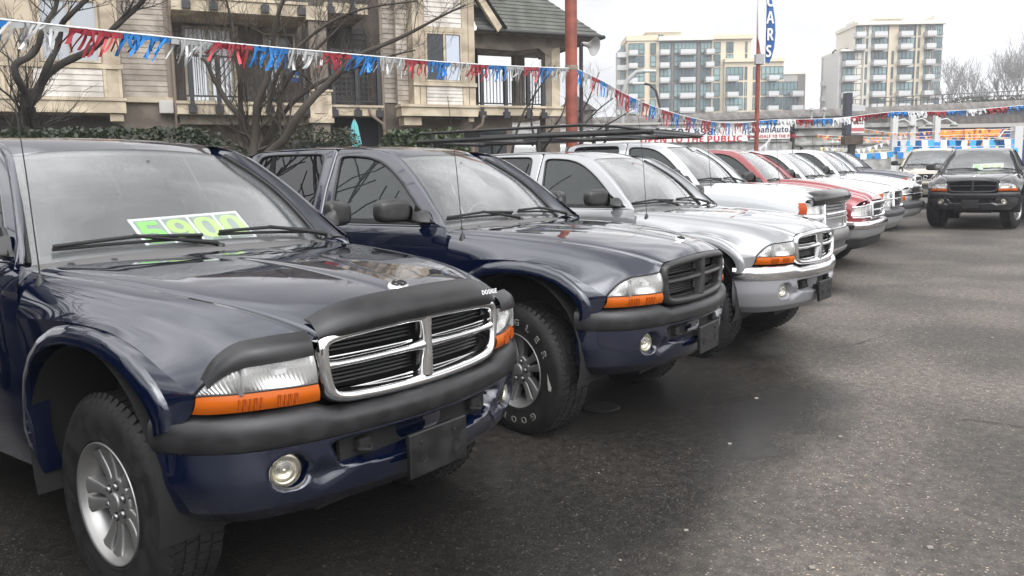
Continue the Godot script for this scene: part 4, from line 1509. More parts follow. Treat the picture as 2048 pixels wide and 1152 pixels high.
var board_mesh: ArrayMesh
func siding(parent: Node, called: String, x0: float, x1: float, y0: float, y1: float, z: float, mats: Array, back: Material, seed_: int, expo := 0.135) -> void:
	var wall := bx(called, x0, x1, y0, y1, z - 0.12, z, back, parent)
	if board_mesh == null:
		var g := MB.new()   # unit lap board: leans out at its foot
		g.quad(V(0, 0, 0.022), V(1, 0, 0.022), V(1, 1.08, 0.004), V(0, 1.08, 0.004), V(0, 0, 1))
		g.quad(V(0, 0, 0), V(1, 0, 0), V(1, 0, 0.022), V(0, 0, 0.022), V(0, -1, 0))
		g.quad(V(0, 0, 0), V(0, 0, 0.022), V(0, 1.08, 0.004), V(0, 1.08, 0), V(-1, 0, 0))
		g.quad(V(1, 0, 0), V(1, 0, 0.022), V(1, 1.08, 0.004), V(1, 1.08, 0), V(1, 0, 0))
		board_mesh = g.mesh()
	var rng := RandomNumberGenerator.new()
	rng.seed = seed_
	var n := int(round((y1 - y0) / expo))
	var e := (y1 - y0) / n
	for k in n:
		var o := part("siding_board", board_mesh, mats[rng.randi() % mats.size()], wall)
		o.position = V(x0, y0 + k * e, z + 0.001)
		o.scale = V(x1 - x0, e * (0.92 if k == n - 1 else 1.0), 1.0)

func railing(parent: Node, x0: float, x1: float, y0: float, y1: float, z: float, step: float, posts: Array, lattice := false) -> void:
	var r := Node3D.new()
	r.name = "railing" if not parent.has_node("railing") else "railing_001" if not parent.has_node("railing_001") else "railing_002" if not parent.has_node("railing_002") else "railing_003"
	parent.add_child(r, true)
	bx("top_rail", x0, x1, y1 - 0.05, y1, z - 0.025, z + 0.025, M.rail, r)
	bx("bottom_rail", x0, x1, y0, y0 + 0.04, z - 0.02, z + 0.02, M.rail, r)
	var g := MB.new()
	var n := int((x1 - x0) / step)
	for k in range(1, n):
		g.box(V(x0 + k * (x1 - x0) / n, (y0 + y1) / 2, z), V(0.02, y1 - y0 - 0.04, 0.02))
	if lattice:
		for k in 9:
			g.box(V((x0 + x1) / 2, lerpf(y0, y1, (k + 1) / 10.0), z), V(x1 - x0, 0.012, 0.012))
	kind(part("balusters", g, M.rail, r), "stuff")
	for x in posts:
		bx("rail_post", x - 0.05, x + 0.05, y0 - 0.35, y1, z + 0.021, z + 0.12, M.rail, r)
		bx("post_foot", x - 0.10, x + 0.10, y0 - 0.40, y0 - 0.22, z + 0.025, z + 0.17, M.rail, r)

func window_unit(parent: Node, called: String, x0: float, x1: float, y0: float, y1: float, z: float, split: float, fr: Material, pane: Material) -> void:
	var g := MB.new()
	var t := 0.05
	g.span(V(x0, y0, z), V(x0 + t, y1, z + 0.06)); g.span(V(x1 - t, y0, z), V(x1, y1, z + 0.06))
	g.span(V(x0 + t, y0, z), V(x1 - t, y0 + t, z + 0.06)); g.span(V(x0 + t, y1 - t, z), V(x1 - t, y1, z + 0.06))
	if split > 0:
		var xm := lerpf(x0, x1, split)
		g.span(V(xm - 0.03, y0 + t, z), V(xm + 0.03, y1 - t, z + 0.055))
	var w := part(called, g, fr, parent)
	bx("pane", x0 + t, x1 - t, y0 + t, y1 - t, z + 0.015, z + 0.025, pane, w)

func downpipe(parent: Node, path: Array, m: Material, r := 0.045) -> void:
	var g := MB.new()
	g.tube(path, r, 6, true, PI / 4)
	part("downpipe", g, m, parent)

func apartment() -> void:
	var b := thing("apartment_building", "beige sided apartment building with black balcony railings behind the row of pickups", "building", V(-11.9, 0, -19.0), atan2(0.396, 0.918))
	var cr: Material = M.cream
	var tp: Material = M.taupe
	# ground floor and the wall's core
	bx("ground_floor_wall", -4.0, 12.0, 0, 3.5, -1.6, -1.05, tp, b)
	bx("ground_floor_shade", -4.0, 2.7, 0.0, 3.1, -1.04, -1.0, M.dark_wall, b)  # flat dark panel: the shadow under the bay is put into its colour
	bx("upper_wall", -4.0, 12.0, 3.5, 9.0, -3.0, -2.4, tp, b)
	bx("side_wall", 11.95, 12.1, 0, 9.0, -9.0, -1.0, tp, b)
	bx("garden_wall", -4.0, 11.0, 0, 2.0, -0.9, -0.7, M.dark_wall, b)
	# left bay
	var bay := bx("bay", -4.0, 2.87, 3.17, 8.5, -1.0, 0.0, M.cream_dark, b)
	bx("bay_band", -4.0, 2.92, 3.17, 3.45, 0.0, 0.06, cr, bay)
	bx("bay_ledge", -4.0, 2.95, 3.45, 3.52, 0.0, 0.10, cr, bay)
	bx("bay_sill", -4.0, 2.92, 4.19, 4.30, 0.0, 0.07, cr, bay)
	bx("bracket", 2.55, 2.85, 2.98, 3.16, -0.35, -0.02, cr, bay)
	for q in [[-0.05, 0.45], [0.50, 0.95], [2.47, 2.87]]:
		bx("trim_board", q[0], q[1], 3.53, 4.18, 0.0, 0.035, M.cream_dark, bay)
		bx("trim_edge", q[0], q[0] + 0.07, 3.53, 4.18, 0.036, 0.055, cr, bay)
		bx("trim_edge", q[1] - 0.07, q[1], 3.53, 4.18, 0.036, 0.055, cr, bay)
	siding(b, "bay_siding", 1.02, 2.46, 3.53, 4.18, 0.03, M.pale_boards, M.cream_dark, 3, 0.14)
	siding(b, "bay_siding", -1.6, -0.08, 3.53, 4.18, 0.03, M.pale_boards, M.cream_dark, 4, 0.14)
	window_unit(b, "bay_window", 1.22, 2.46, 4.32, 5.75, 0.01, 0.5, cr, M.blind_glass)
	window_unit(b, "bay_window", -1.4, -0.3, 4.32, 5.75, 0.01, 0.5, cr, M.blind_glass)
	for k in 9:
		bx("blind_slat", 1.30 + k * 0.125, 1.37 + k * 0.125, 4.38, 5.68, 0.028, 0.034, M.blind, b)
	for q in [[-0.2, 1.18], [2.50, 2.87]]:
		bx("trim_board", q[0], q[1], 4.31, 8.4, 0.0, 0.03, M.cream_dark, bay)
	# lap-sided wall between
	siding(b, "siding_wall", 2.78, 4.02, 3.66, 8.4, -1.0, M.boards, tp, 5)
	bx("water_table", 2.78, 4.03, 3.52, 3.655, -1.0, -0.94, cr, b)
	bx("corner_trim", 3.90, 4.04, 3.66, 8.4, -0.975, -0.93, M.pipe, b)
	bx("meter_box", 3.66, 4.0, 3.24, 3.56, -1.04, -0.78, M.white_box, b, 0.02)
	downpipe(b, [V(4.07, 8.4, -0.86), V(4.05, 3.0, -0.86), V(4.05, 2.3, -0.86)], M.pipe)
	downpipe(b, [V(4.42, 3.3, -0.1), V(4.40, 3.12, -0.2), V(4.12, 2.96, -0.62), V(4.09, 2.3, -0.66)], M.pipe)
	# first balcony
	var bal := bx("balcony", 4.06, 7.30, 3.17, 3.42, -2.4, 0.0, cr, b)
	bx("balcony_ledge", 4.04, 7.30, 3.42, 3.49, -0.2, 0.05, cr, bal)
	bx("soffit_beam", 4.12, 7.30, 2.94, 3.165, -0.5, -0.25, M.soffit, bal)
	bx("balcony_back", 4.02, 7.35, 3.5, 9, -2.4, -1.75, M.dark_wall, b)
	window_unit(b, "sliding_door", 4.36, 5.6, 3.6, 5.58, -1.72, 0.5, cr, M.blind_glass)
	for k in 11:
		bx("blind_slat", 4.43 + k * 0.103, 4.505 + k * 0.103, 3.66, 5.5, -1.70, -1.692, M.blind, b)
	bx("post", 5.60, 5.74, 3.5, 5.6, -1.70, -1.5, cr, b)
	window_unit(b, "french_door", 6.40, 7.25, 3.6, 5.5, -1.72, 0.5, cr, M.dark_glass)
	for k in 3:
		bx("blind_slat", 6.58 + k * 0.09, 6.645 + k * 0.09, 3.95, 5.4, -1.70, -1.692, M.blind, b)
	bx("storage_box", 6.75, 7.2, 3.5, 4.08, -1.0, -0.5, M.brown_wood, b)
	bx("towel", 6.92, 7.18, 4.08, 4.42, -0.72, -0.69, M.towel, b)
	bx("towel_stripe", 6.922, 7.178, 4.22, 4.27, -0.688, -0.683, M.white_box, b)
	railing(b, 4.15, 7.28, 3.6, 4.62, -0.06, 0.105, [4.42, 5.05, 6.28, 7.18])
	# the balcony above
	bx("balcony", 4.08, 7.35, 5.66, 5.95, -2.4, 0.02, cr, b)
	bx("balcony_ledge", 4.08, 7.35, 5.95, 6.02, -0.2, 0.07, cr, b)
	railing(b, 4.15, 7.28, 6.1, 7.1, -0.06, 0.105, [4.42, 5.05, 6.28, 7.18])
	# pillar
	bx("pillar", 7.33, 7.78, 3.83, 5.58, -0.35, 0.10, tp, b)
	bx("pillar_cap", 7.28, 7.82, 5.58, 5.92, -0.4, 0.16, cr, b)
	bx("pillar_base", 7.27, 7.83, 3.10, 3.78, -0.4, 0.16, cr, b)
	bx("pillar_panel", 7.38, 7.72, 3.22, 3.66, 0.161, 0.18, M.cream_dark, b)
	bx("pillar_moulding", 7.23, 7.87, 3.78, 3.83, -0.4, 0.20, cr, b)
	bx("pillar_moulding", 7.23, 7.87, 2.98, 3.10, -0.4, 0.20, cr, b)
	bx("pillar_foot", 7.33, 7.78, 0, 2.98, -0.35, 0.10, tp, b)
	# second balcony, set back
	bx("balcony", 7.84, 9.32, 3.21, 3.43, -2.4, -0.30, cr, b)
	bx("balcony_ledge", 7.84, 9.34, 3.43, 3.49, -0.5, -0.25, cr, b)
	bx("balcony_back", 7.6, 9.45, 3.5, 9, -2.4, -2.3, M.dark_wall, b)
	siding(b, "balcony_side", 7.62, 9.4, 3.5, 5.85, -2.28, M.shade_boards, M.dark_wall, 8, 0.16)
	bx("balcony", 7.84, 9.0, 5.88, 6.14, -2.3, -0.30, cr, b)
	railing(b, 7.88, 9.30, 3.58, 4.95, -0.38, 0.11, [7.98, 8.62, 9.22], true)
	railing(b, 7.88, 9.0, 6.25, 7.2, -0.38, 0.11, [8.0, 8.6])
	downpipe(b, [V(9.36, 8.4, -0.4), V(9.36, 3.0, -0.4), V(9.40, 0.4, -0.4)], M.pipe, 0.05)
	downpipe(b, [V(8.95, 3.4, -0.28), V(8.97, 3.24, -0.26), V(9.3, 3.0, -0.30), V(9.33, 2.85, -0.33)], M.pipe, 0.05)
	bx("patio_shade", 7.8, 9.35, 0.0, 3.2, -1.04, -1.0, M.pitch, b)  # flat near-black panel standing in for the shade under the balcony
	# narrow sided wall, then the right bay
	siding(b, "siding_wall", 9.45, 10.12, 3.60, 8.4, -0.6, M.boards, tp, 11)
	bx("wall_below", 9.42, 12.05, 0, 3.59, -1.0, -0.62, tp, b)
	bx("wire_rail", 9.42, 11.9, 2.84, 2.86, -0.60, -0.58, M.pipe, b)
	var bay2 := bx("bay", 10.04, 11.82, 3.18, 8.4, -0.6, 0.28, M.cream_dark, b)
	siding(b, "bay_side", 9.72, 10.03, 3.50, 8.4, -0.2, M.boards, M.cream_dark, 13)
	bx("bay_band", 9.66, 11.86, 3.18, 3.42, -0.2, 0.36, cr, bay2)
	bx("bay_ledge", 9.62, 11.90, 3.42, 3.49, -0.2, 0.41, cr, bay2)
	bx("bracket", 9.76, 10.25, 2.94, 3.17, -0.3, 0.22, cr, bay2)
	bx("bracket", 11.62, 11.78, 3.05, 3.17, -0.3, 0.24, cr, bay2)
	siding(b, "bay_siding", 10.40, 11.43, 3.50, 3.98, 0.30, M.pale_boards, M.cream_dark, 14, 0.1)
	for q in [[10.04, 10.20], [10.22, 10.38], [11.45, 11.62], [11.64, 11.82]]:
		bx("trim_board", q[0], q[1], 3.50, 3.98, 0.281, 0.315, cr, bay2)
		bx("trim_board", q[0], q[1], 4.10, 8.3, 0.281, 0.305, M.cream_dark, bay2)
	bx("bay_sill", 10.02, 11.85, 3.99, 4.09, 0.281, 0.36, cr, bay2)
	window_unit(b, "bay_window", 10.38, 11.43, 4.10, 5.42, 0.29, 0.52, cr, M.dark_glass)
	bx("curtain", 10.98, 11.36, 4.16, 5.36, 0.318, 0.324, M.curtain, b)
	siding(b, "bay_siding", 10.38, 11.43, 5.56, 8.3, 0.30, M.pale_boards, M.cream_dark, 15, 0.13)
	bx("head_trim", 10.36, 11.45, 5.43, 5.55, 0.281, 0.34, cr, bay2)
	downpipe(b, [V(12.25, 3.28, -0.22), V(12.22, 3.02, -0.25), V(11.98, 2.85, -0.4), V(11.95, 0.5, -0.4)], M.pipe, 0.05)
	bx("corner_trim", 11.9, 12.05, 3.5, 8.3, -0.6, -0.35, cr, b)
	# corner porch with its hipped roof
	bx("porch_floor", 12.08, 14.95, 3.28, 3.50, -3.2, -0.30, cr, b)
	bx("porch_ledge", 12.06, 14.97, 3.50, 3.56, -0.5, -0.25, cr, b)
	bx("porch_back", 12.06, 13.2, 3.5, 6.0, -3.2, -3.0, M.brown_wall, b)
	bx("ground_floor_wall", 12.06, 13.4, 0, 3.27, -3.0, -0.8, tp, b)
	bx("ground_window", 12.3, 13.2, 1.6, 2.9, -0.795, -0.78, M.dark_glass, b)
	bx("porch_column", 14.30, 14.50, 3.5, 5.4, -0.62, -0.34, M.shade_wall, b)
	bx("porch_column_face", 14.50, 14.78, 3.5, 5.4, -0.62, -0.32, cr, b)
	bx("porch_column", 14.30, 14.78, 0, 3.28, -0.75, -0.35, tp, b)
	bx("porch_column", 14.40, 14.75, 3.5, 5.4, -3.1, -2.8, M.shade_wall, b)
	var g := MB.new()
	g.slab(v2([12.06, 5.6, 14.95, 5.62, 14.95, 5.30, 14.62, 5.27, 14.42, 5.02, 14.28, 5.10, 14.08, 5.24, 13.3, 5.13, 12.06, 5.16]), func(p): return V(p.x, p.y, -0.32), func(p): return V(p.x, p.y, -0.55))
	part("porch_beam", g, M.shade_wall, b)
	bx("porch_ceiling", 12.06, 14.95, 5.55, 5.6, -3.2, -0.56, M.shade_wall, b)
	railing(b, 12.12, 14.30, 3.6, 4.64, -0.38, 0.10, [12.25, 13.0, 13.72, 14.2])
	# shingle courses, each a strip lapped over the one below
	g = MB.new()
	var e0 := V(11.92, 5.60, 0.25); var e1 := V(15.9, 5.58, 0.25)
	var t0 := V(11.92, 8.6, -2.6); var t1 := V(12.6, 8.6, -2.6)
	var eb := V(15.9, 5.58, -4.2)
	for k in 24:
		var u0 := k / 24.0
		var u1 := (k + 1.25) / 24.0
		var lift := V(0, 0.022, 0.015)
		var a := e0.lerp(t0, u0) + lift; var c := e1.lerp(t1, u0) + lift
		g.quad(a, c, e1.lerp(t1, u1), e0.lerp(t0, u1), V(0, 1, 1))
		g.quad(a - lift * 1.2, c - lift * 1.2, c, a, V(0, -0.3, 1))
		var d := eb.lerp(t1, u0) + lift
		g.quad(c, d, eb.lerp(t1, u1), e1.lerp(t1, u1), V(1, 1, 0))
	kind(part("roof_shingles", g, M.shingle, b), "stuff")
	g = MB.new()
	g.tube([e0 + V(0, -0.03, 0.04), e1 + V(0.03, -0.03, 0.04), eb + V(0.04, -0.03, 0)], 0.06, 6)
	part("gutter", g, M.dark_gutter, b)
	g = MB.new()
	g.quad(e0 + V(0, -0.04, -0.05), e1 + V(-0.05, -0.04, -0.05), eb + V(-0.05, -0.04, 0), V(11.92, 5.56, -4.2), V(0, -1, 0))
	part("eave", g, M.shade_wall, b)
	g = MB.new()
	g.slab(v2([11.92, 6.62, 12.62, 5.66, 12.50, 5.50, 11.92, 6.32]), func(p): return V(p.x, p.y, 0.40), func(p): return V(p.x, p.y, 0.26))
	part("barge_board", g, cr, b)
	g = MB.new()
	g.quad(V(11.9, 6.75, 0.42), V(12.78, 5.62, 0.42), V(12.78, 5.62, -0.4), V(11.9, 6.75, -0.4), V(1, 1, 0))
	part("gable_roof", g, M.shingle, b)

func hedge(called: String, label: String, c: Vector3, s: Vector3, count: int, leaf: float, mats: Array, seed_: int) -> void:
	var o := thing(called, label, "hedge" if called == "hedge" else "shrub", c)
	var rng := RandomNumberGenerator.new()
	rng.seed = seed_
	var g := MB.new()
	var rows := []
	for r in 7:   # dark twiggy core
		var row := PackedVector3Array()
		for k in 17:
			var a := TAU * k / 16
			var y := lerpf(0.02, 1.0, r / 6.0)
			var w := 0.82 * sqrt(clampf(1.05 - pow(maxf(y - 0.55, 0) / 0.5, 2), 0.02, 1))
			row.append(V(cos(a) * s.x * 0.5 * w, y * s.y * 0.9, sin(a) * s.z * 0.5 * w))
		rows.append(row)
	g.grid(rows, V(0, s.y * 0.4, 0), true)
	part("inner_twigs", g, M.twig_core, o)
	var lm := MB.new()
	lm.quad(V(-0.5, 0, 0), V(0, -0.03, 0.28), V(0.5, 0.02, 0), V(0, -0.03, -0.28), V(0, 1, 0))
	var mesh := lm.mesh()
	for j in mats.size():
		var mm := MultiMesh.new()
		mm.transform_format = MultiMesh.TRANSFORM_3D
		mm.mesh = mesh
		mm.instance_count = count
		for i in count:
			var p := V(rng.randf_range(-1, 1), rng.randf(), rng.randf_range(-1, 1))
			var face := rng.randi() % 3
			if face == 0: p.y = 1.0 - rng.randf() * 0.22
			elif face == 1: p.z = (1.0 - rng.randf() * 0.25)
			else: p.x = signf(p.x) * (1.0 - rng.randf() * 0.2)
			var bump := 1.0 + 0.16 * sin(p.x * 9.0 + seed_) * cos(p.z * 5.0 + p.x * 4.0)
			var rr := sqrt(clampf(1.08 - pow(maxf(p.y - 0.6, 0) / 0.5, 2), 0.05, 1))
			var q := V(p.x * s.x * 0.5 * rr, p.y * s.y * (0.93 + 0.07 * bump), p.z * s.z * 0.5 * rr * bump)
			var bs := Basis.from_euler(Vector3(rng.randf_range(-1.2, 1.2), rng.randf() * TAU, rng.randf_range(-1.2, 1.2))).scaled(Vector3.ONE * leaf * rng.randf_range(0.6, 1.3))
			mm.set_instance_transform(i, Transform3D(bs, q))
		var mi := MultiMeshInstance3D.new()
		mi.name = "foliage" if j == 0 else "foliage_%03d" % j
		mi.multimesh = mm
		mi.material_override = mats[j]
		mi.set_meta("kind", "stuff")
		o.add_child(mi, true)

# ---------------------------------------------------------------- bare trees
func grow(g: MB, from: Vector3, dir: Vector3, length: float, rad: float, depth: int, rng: RandomNumberGenerator, up := 0.25, thin := 0.0022) -> void:
	var n := 4
	var p := from
	var d := dir.normalized()
	var path := [p]
	var rr := [rad]
	var kids := []
	for i in n:
		d = (d + V(rng.randf_range(-1, 1), rng.randf_range(-0.8, 0.8) + up * 0.5, rng.randf_range(-1, 1)) * 0.22).normalized()
		p = p + d * length / n
		path.append(p)
		rr.append(maxf(rad * (1.0 - 0.72 * (i + 1) / n), thin))
		kids.append([p, d, rr[rr.size() - 1]])
	g.tube(path, rr, 5 if rad > 0.012 else 3, false)
	if depth <= 0:
		return
	for k in kids:
		for j in (2 if depth > 1 else 1 + rng.randi() % 2):
			if rng.randf() < 0.2:
				continue
			var side := V(rng.randf_range(-1, 1), rng.randf_range(-0.35, 0.9) + up, rng.randf_range(-1, 1)).normalized()
			grow(g, k[0], (k[1] * 0.75 + side * 0.8).normalized(), length * rng.randf_range(0.45, 0.72), maxf(k[2] * 0.62, thin), depth - 1, rng, up, thin)

# limbs: [points, r0, r1]; twigs sprout along each
func bare_tree(called: String, label: String, base: Vector3, limbs: Array, m: Material, seed_: int, twig_len: float, depth: int, sprouts: int, grp := "", up := 0.25, thin := 0.0022) -> Node3D:
	var o := thing(called, label, "tree", base, 0.0, grp)
	var rng := RandomNumberGenerator.new()
	rng.seed = seed_
	var tw := MB.new()
	for i in limbs.size():
		var pts := []
		for p in limbs[i][0]:
			pts.append((p as Vector3) - base)
		# roots of the limbs wander in depth a little, as limbs do
		var c := sp(pts, maxi(10, pts.size() * 5))
		var r := []
		for k in c.size():
			r.append(lerpf(limbs[i][1], limbs[i][2], k / float(c.size() - 1)) * (1.0 + 0.06 * sin(k * 1.7)))
			c[k] += V(0.008, 0.0, 0.06 * sin(k * 0.5 + i)) * (1.0 if k > 2 else 0.0)
		var g := MB.new()
		var ca := []
		for q in c: ca.append(q)
		g.tube(ca, r, 9)
		part("trunk" if i == 0 else "branch", g, m, o)
		for k in sprouts:
			var f := rng.randf_range(0.3 if i > 0 else 0.75, 1.0)
			var idx := int(f * (c.size() - 2))
			var d := (c[idx + 1] - c[idx]).normalized()
			var side := V(rng.randf_range(-1, 1), rng.randf_range(-0.3, 1.0), rng.randf_range(-1, 1)).normalized()
			grow(tw, c[idx], (d * 0.6 + side).normalized(), twig_len * rng.randf_range(0.6, 1.2), maxf(r[idx] * 0.32, maxf(0.004, thin)), depth, rng, up, thin)
	kind(part("twigs", tw, m, o), "stuff")
	return o

func near_trees() -> void:
	bare_tree("bare_tree", "bare dark tree with forked trunk in front of the left bay window", V(-7.6, 0, -13), [
		[[V(-7.75, 0, -13), V(-7.68, 1.0, -13), V(-7.63, 1.89, -13), V(-7.53, 2.33, -13), V(-7.47, 2.70, -13)], 0.125, 0.088],
		[[V(-7.52, 2.45, -13), V(-7.40, 2.8, -12.8), V(-7.35, 3.10, -12.6), V(-7.36, 3.26, -12.6), V(-7.17, 3.41, -12.6), V(-7.01, 3.59, -12.6), V(-6.91, 3.85, -12.7), V(-6.82, 4.21, -12.8), V(-6.7, 4.9, -12.8)], 0.066, 0.024],
		[[V(-7.50, 2.60, -13), V(-7.30, 3.08, -13.1), V(-7.08, 3.42, -13.1), V(-7.01, 3.63, -13.1), V(-6.92, 3.92, -13.1), V(-6.67, 4.12, -13.1), V(-6.53, 4.38, -13.2), V(-6.3, 5.0, -13.4)], 0.066, 0.024],
		[[V(-7.47, 2.75, -13), V(-7.33, 3.19, -13.3), V(-7.09, 3.38, -13.4), V(-6.64, 3.63, -13.4), V(-6.21, 3.92, -13.4), V(-5.89, 4.23, -13.4), V(-5.69, 4.51, -13.5), V(-5.2, 5.0, -13.6)], 0.07, 0.028]], M.bark, 21, 0.75, 2, 11, "bare trees between the lot and the apartment building")
	bare_tree("bare_tree", "bare many-stemmed tree spreading in front of the first balcony", V(-4.3, 0, -13.7), [
		[[V(-4.2, 0, -13.6), V(-4.24, 1.0, -13.6), V(-4.27, 2.01, -13.6), V(-4.34, 2.30, -13.6), V(-4.37, 2.52, -13.6), V(-4.59, 2.77, -13.6), V(-4.77, 3.13, -13.6), V(-4.88, 3.43, -13.6), V(-5.09, 3.57, -13.6)], 0.11, 0.022],
		[[V(-4.3, 0.5, -13.8), V(-4.34, 2.02, -13.9), V(-4.39, 2.39, -13.9), V(-4.47, 2.66, -13.9), V(-4.44, 3.24, -13.9), V(-4.50, 3.56, -13.9), V(-4.54, 4.04, -13.9), V(-4.6, 4.6, -13.9)], 0.075, 0.015],
		[[V(-4.2, 0.3, -13.5), V(-4.19, 2.00, -13.5), V(-4.12, 2.40, -13.5), V(-4.06, 2.71, -13.5), V(-3.91, 3.05, -13.5), V(-3.82, 3.38, -13.5), V(-3.76, 3.73, -13.5), V(-3.61, 4.19, -13.5), V(-3.4, 4.8, -13.5)], 0.10, 0.02],
		[[V(-4.2, 0.3, -13.9), V(-4.21, 2.02, -14), V(-4.01, 2.29, -14), V(-3.87, 2.59, -14), V(-3.80, 3.00, -14), V(-3.58, 3.29, -14), V(-3.34, 3.49, -14), V(-3.03, 3.80, -14), V(-2.68, 4.11, -14)], 0.085, 0.015],
		[[V(-4.1, 0.4, -13.5), V(-3.88, 1.95, -13.3), V(-3.64, 2.12, -13.3), V(-3.34, 2.53, -13.3), V(-3.07, 2.85, -13.3), V(-2.77, 3.11, -13.3), V(-2.43, 3.38, -13.3), V(-2.07, 3.55, -13.3), V(-1.22, 3.92, -13.3), V(-0.66, 4.18, -13.3)], 0.10, 0.012],
		[[V(-4.2, 1.0, -14), V(-4.07, 2.25, -14.2), V(-3.93, 2.53, -14.2), V(-3.42, 2.99, -14.2), V(-2.83, 3.30, -14.2), V(-2.33, 3.45, -14.2), V(-1.57, 3.64, -14.2)], 0.06, 0.012],
		[[V(-3.9, 2.6, -13.5), V(-3.5, 3.4, -13.3), V(-3.0, 3.8, -13.2), V(-2.2, 4.1, -13.1), V(-1.4, 4.2, -13.0)], 0.035, 0.01]], M.bark_grey, 33, 0.8, 2, 13, "bare trees between the lot and the apartment building")
	bare_tree("bare_tree", "thin bare sapling in front of the corner porch", V(0.4, 0, -19.2), [
		[[V(0.1, 0, -19), V(0.06, 2.11, -19), V(0.30, 2.89, -19), V(0.65, 3.44, -19), V(1.05, 3.98, -19)], 0.05, 0.012],
		[[V(0.7, 0, -19.3), V(0.64, 2.10, -19.3), V(0.50, 2.77, -19.3), V(0.60, 3.44, -19.3), V(0.77, 3.99, -19.3)], 0.05, 0.01],
		[[V(0.5, 2.2, -19), V(0.9, 2.5, -19), V(1.2, 2.9, -19), V(1.3, 3.4, -19)], 0.03, 0.008]], M.bark, 44, 0.5, 1, 9)
	bare_tree("bare_tree", "low bare branches spreading to the right of the red post", V(1.7, 0, -22), [
		[[V(1.5, 0, -22), V(1.6, 1.8, -22), V(1.87, 2.69, -22), V(2.33, 3.20, -22), V(2.86, 3.58, -22)], 0.06, 0.012],
		[[V(1.6, 1.8, -22), V(1.80, 2.9, -22.1), V(2.1, 3.5, -22.2), V(2.40, 4.2, -22.2)], 0.05, 0.01],
		[[V(1.7, 2.2, -22), V(2.2, 2.6, -22), V(2.9, 3.0, -22), V(3.3, 3.25, -22)], 0.04, 0.008]], M.bark, 45, 0.6, 1, 10)
	hedge("hedge", "long clipped dark green hedge behind the nearest pickup", V(-5.9, 0, -11.6), V(4.6, 2.25, 1.1), 5200, 0.085, [M.leaf_dark, M.leaf_mid], 5)
	hedge("shrub", "bright-leaved round shrub below the right bay window", V(-1.65, 0, -16.2), V(1.9, 2.42, 1.2), 1500, 0.12, [M.leaf_bright, M.leaf_mid], 6)
	hedge("shrub", "brownish green shrub beside the folded teal parasol", V(-3.6, 0, -15.6), V(1.8, 2.45, 1.2), 1700, 0.08, [M.leaf_brown, M.leaf_dark], 7)
	# folded parasol
	var o := thing("patio_umbrella", "folded teal parasol on the ground floor patio", "parasol", V(-3.75, 0, -20.2))
	var g := MB.new()
	g.tube([V(0, 0, 0), V(0, 2.95, 0)], 0.02, 8)
	part("pole", g, M.pipe, o)
	g = MB.new()
	var rows := []
	for q in [[2.95, 0.01], [2.8, 0.07], [2.6, 0.10], [2.35, 0.14], [2.2, 0.07], [2.05, 0.065], [1.85, 0.10]]:
		var row := PackedVector3Array()
		for k in 25:
			var a := TAU * k / 24
			var r: float = q[1] * (0.7 + 0.45 * cos(a * 6))
			row.append(V(cos(a) * r, q[0], sin(a) * r))
		rows.append(row)
	g.grid(rows, V(0, 2.4, 0), true)
	part("canopy", g, M.teal, o)
# ---------------------------------------------------------------- poles, strings of tassels
var foil := []
func tassel_string(o: Node3D, pts: Array, len_: float, drop: float, order: Array, seed_: int, wind := -0.25) -> void:
	var rng := RandomNumberGenerator.new()
	rng.seed = seed_
	var line := sp(pts, 120)
	var g := MB.new()
	var path := []
	for p in line: path.append(p)
	g.tube(path, 0.011, 4, false)
	part("rope", g, M.rope, o)
	var total := 0.0
	for i in 119: total += line[i].distance_to(line[i + 1])
	var n := int(total / len_)
	for k in n:
		var a := k * 119.0 / n
		var b := (k + 0.97) * 119.0 / n
		g = MB.new()
		var m := maxi(6, int(len_ / 0.036))
		var band_a := PackedVector3Array(); var band_b := PackedVector3Array()
		for j in 9:
			var u := lerpf(a, b, j / 8.0)
			var p0 := line[int(u)].lerp(line[mini(int(u) + 1, 119)], u - int(u))
			band_a.append(p0)
			band_b.append(p0 + V(rng.randf_range(-0.01, 0.01), -drop * rng.randf_range(0.2, 0.3), rng.randf_range(-0.01, 0.01)))
		g.grid([band_a, band_b], band_a[4] + V(3, -1, -9))
		for j in m:
			var u := lerpf(a, b, j / float(m))
			var u2 := lerpf(a, b, (j + 0.92) / float(m))
			var p0 := line[int(u)].lerp(line[mini(int(u) + 1, 119)], u - int(u))
			var p1 := line[int(u2)].lerp(line[mini(int(u2) + 1, 119)], u2 - int(u2))
			var dr := drop * rng.randf_range(0.55, 1.2)
			var lean := (p1 - p0).normalized() * wind * rng.randf_range(-0.1, 1.5) * drop
			var out := V(rng.randf_range(-1, 1), 0, rng.randf_range(-1, 1)) * 0.07
			var tw := V(rng.randf_range(-1, 1), 0, rng.randf_range(-1, 1)) * 0.02
			var r0 := PackedVector3Array(); var r1 := PackedVector3Array()
			for q in 5:
				var f := q / 4.0
				var sag := V(0, -dr * f, 0) + lean * f + out * f * (1.3 - f) * 1.3 + tw * sin(f * 5.0 + j)
				r0.append(p0 + sag)
				r1.append(p1 + sag + tw * f * 1.3 + (p0 - p1) * 0.25 * f)
			g.grid([r0, r1], p0 + V(3, -1, -9))
		part("tassel", g, foil[order[k % order.size()]], o)

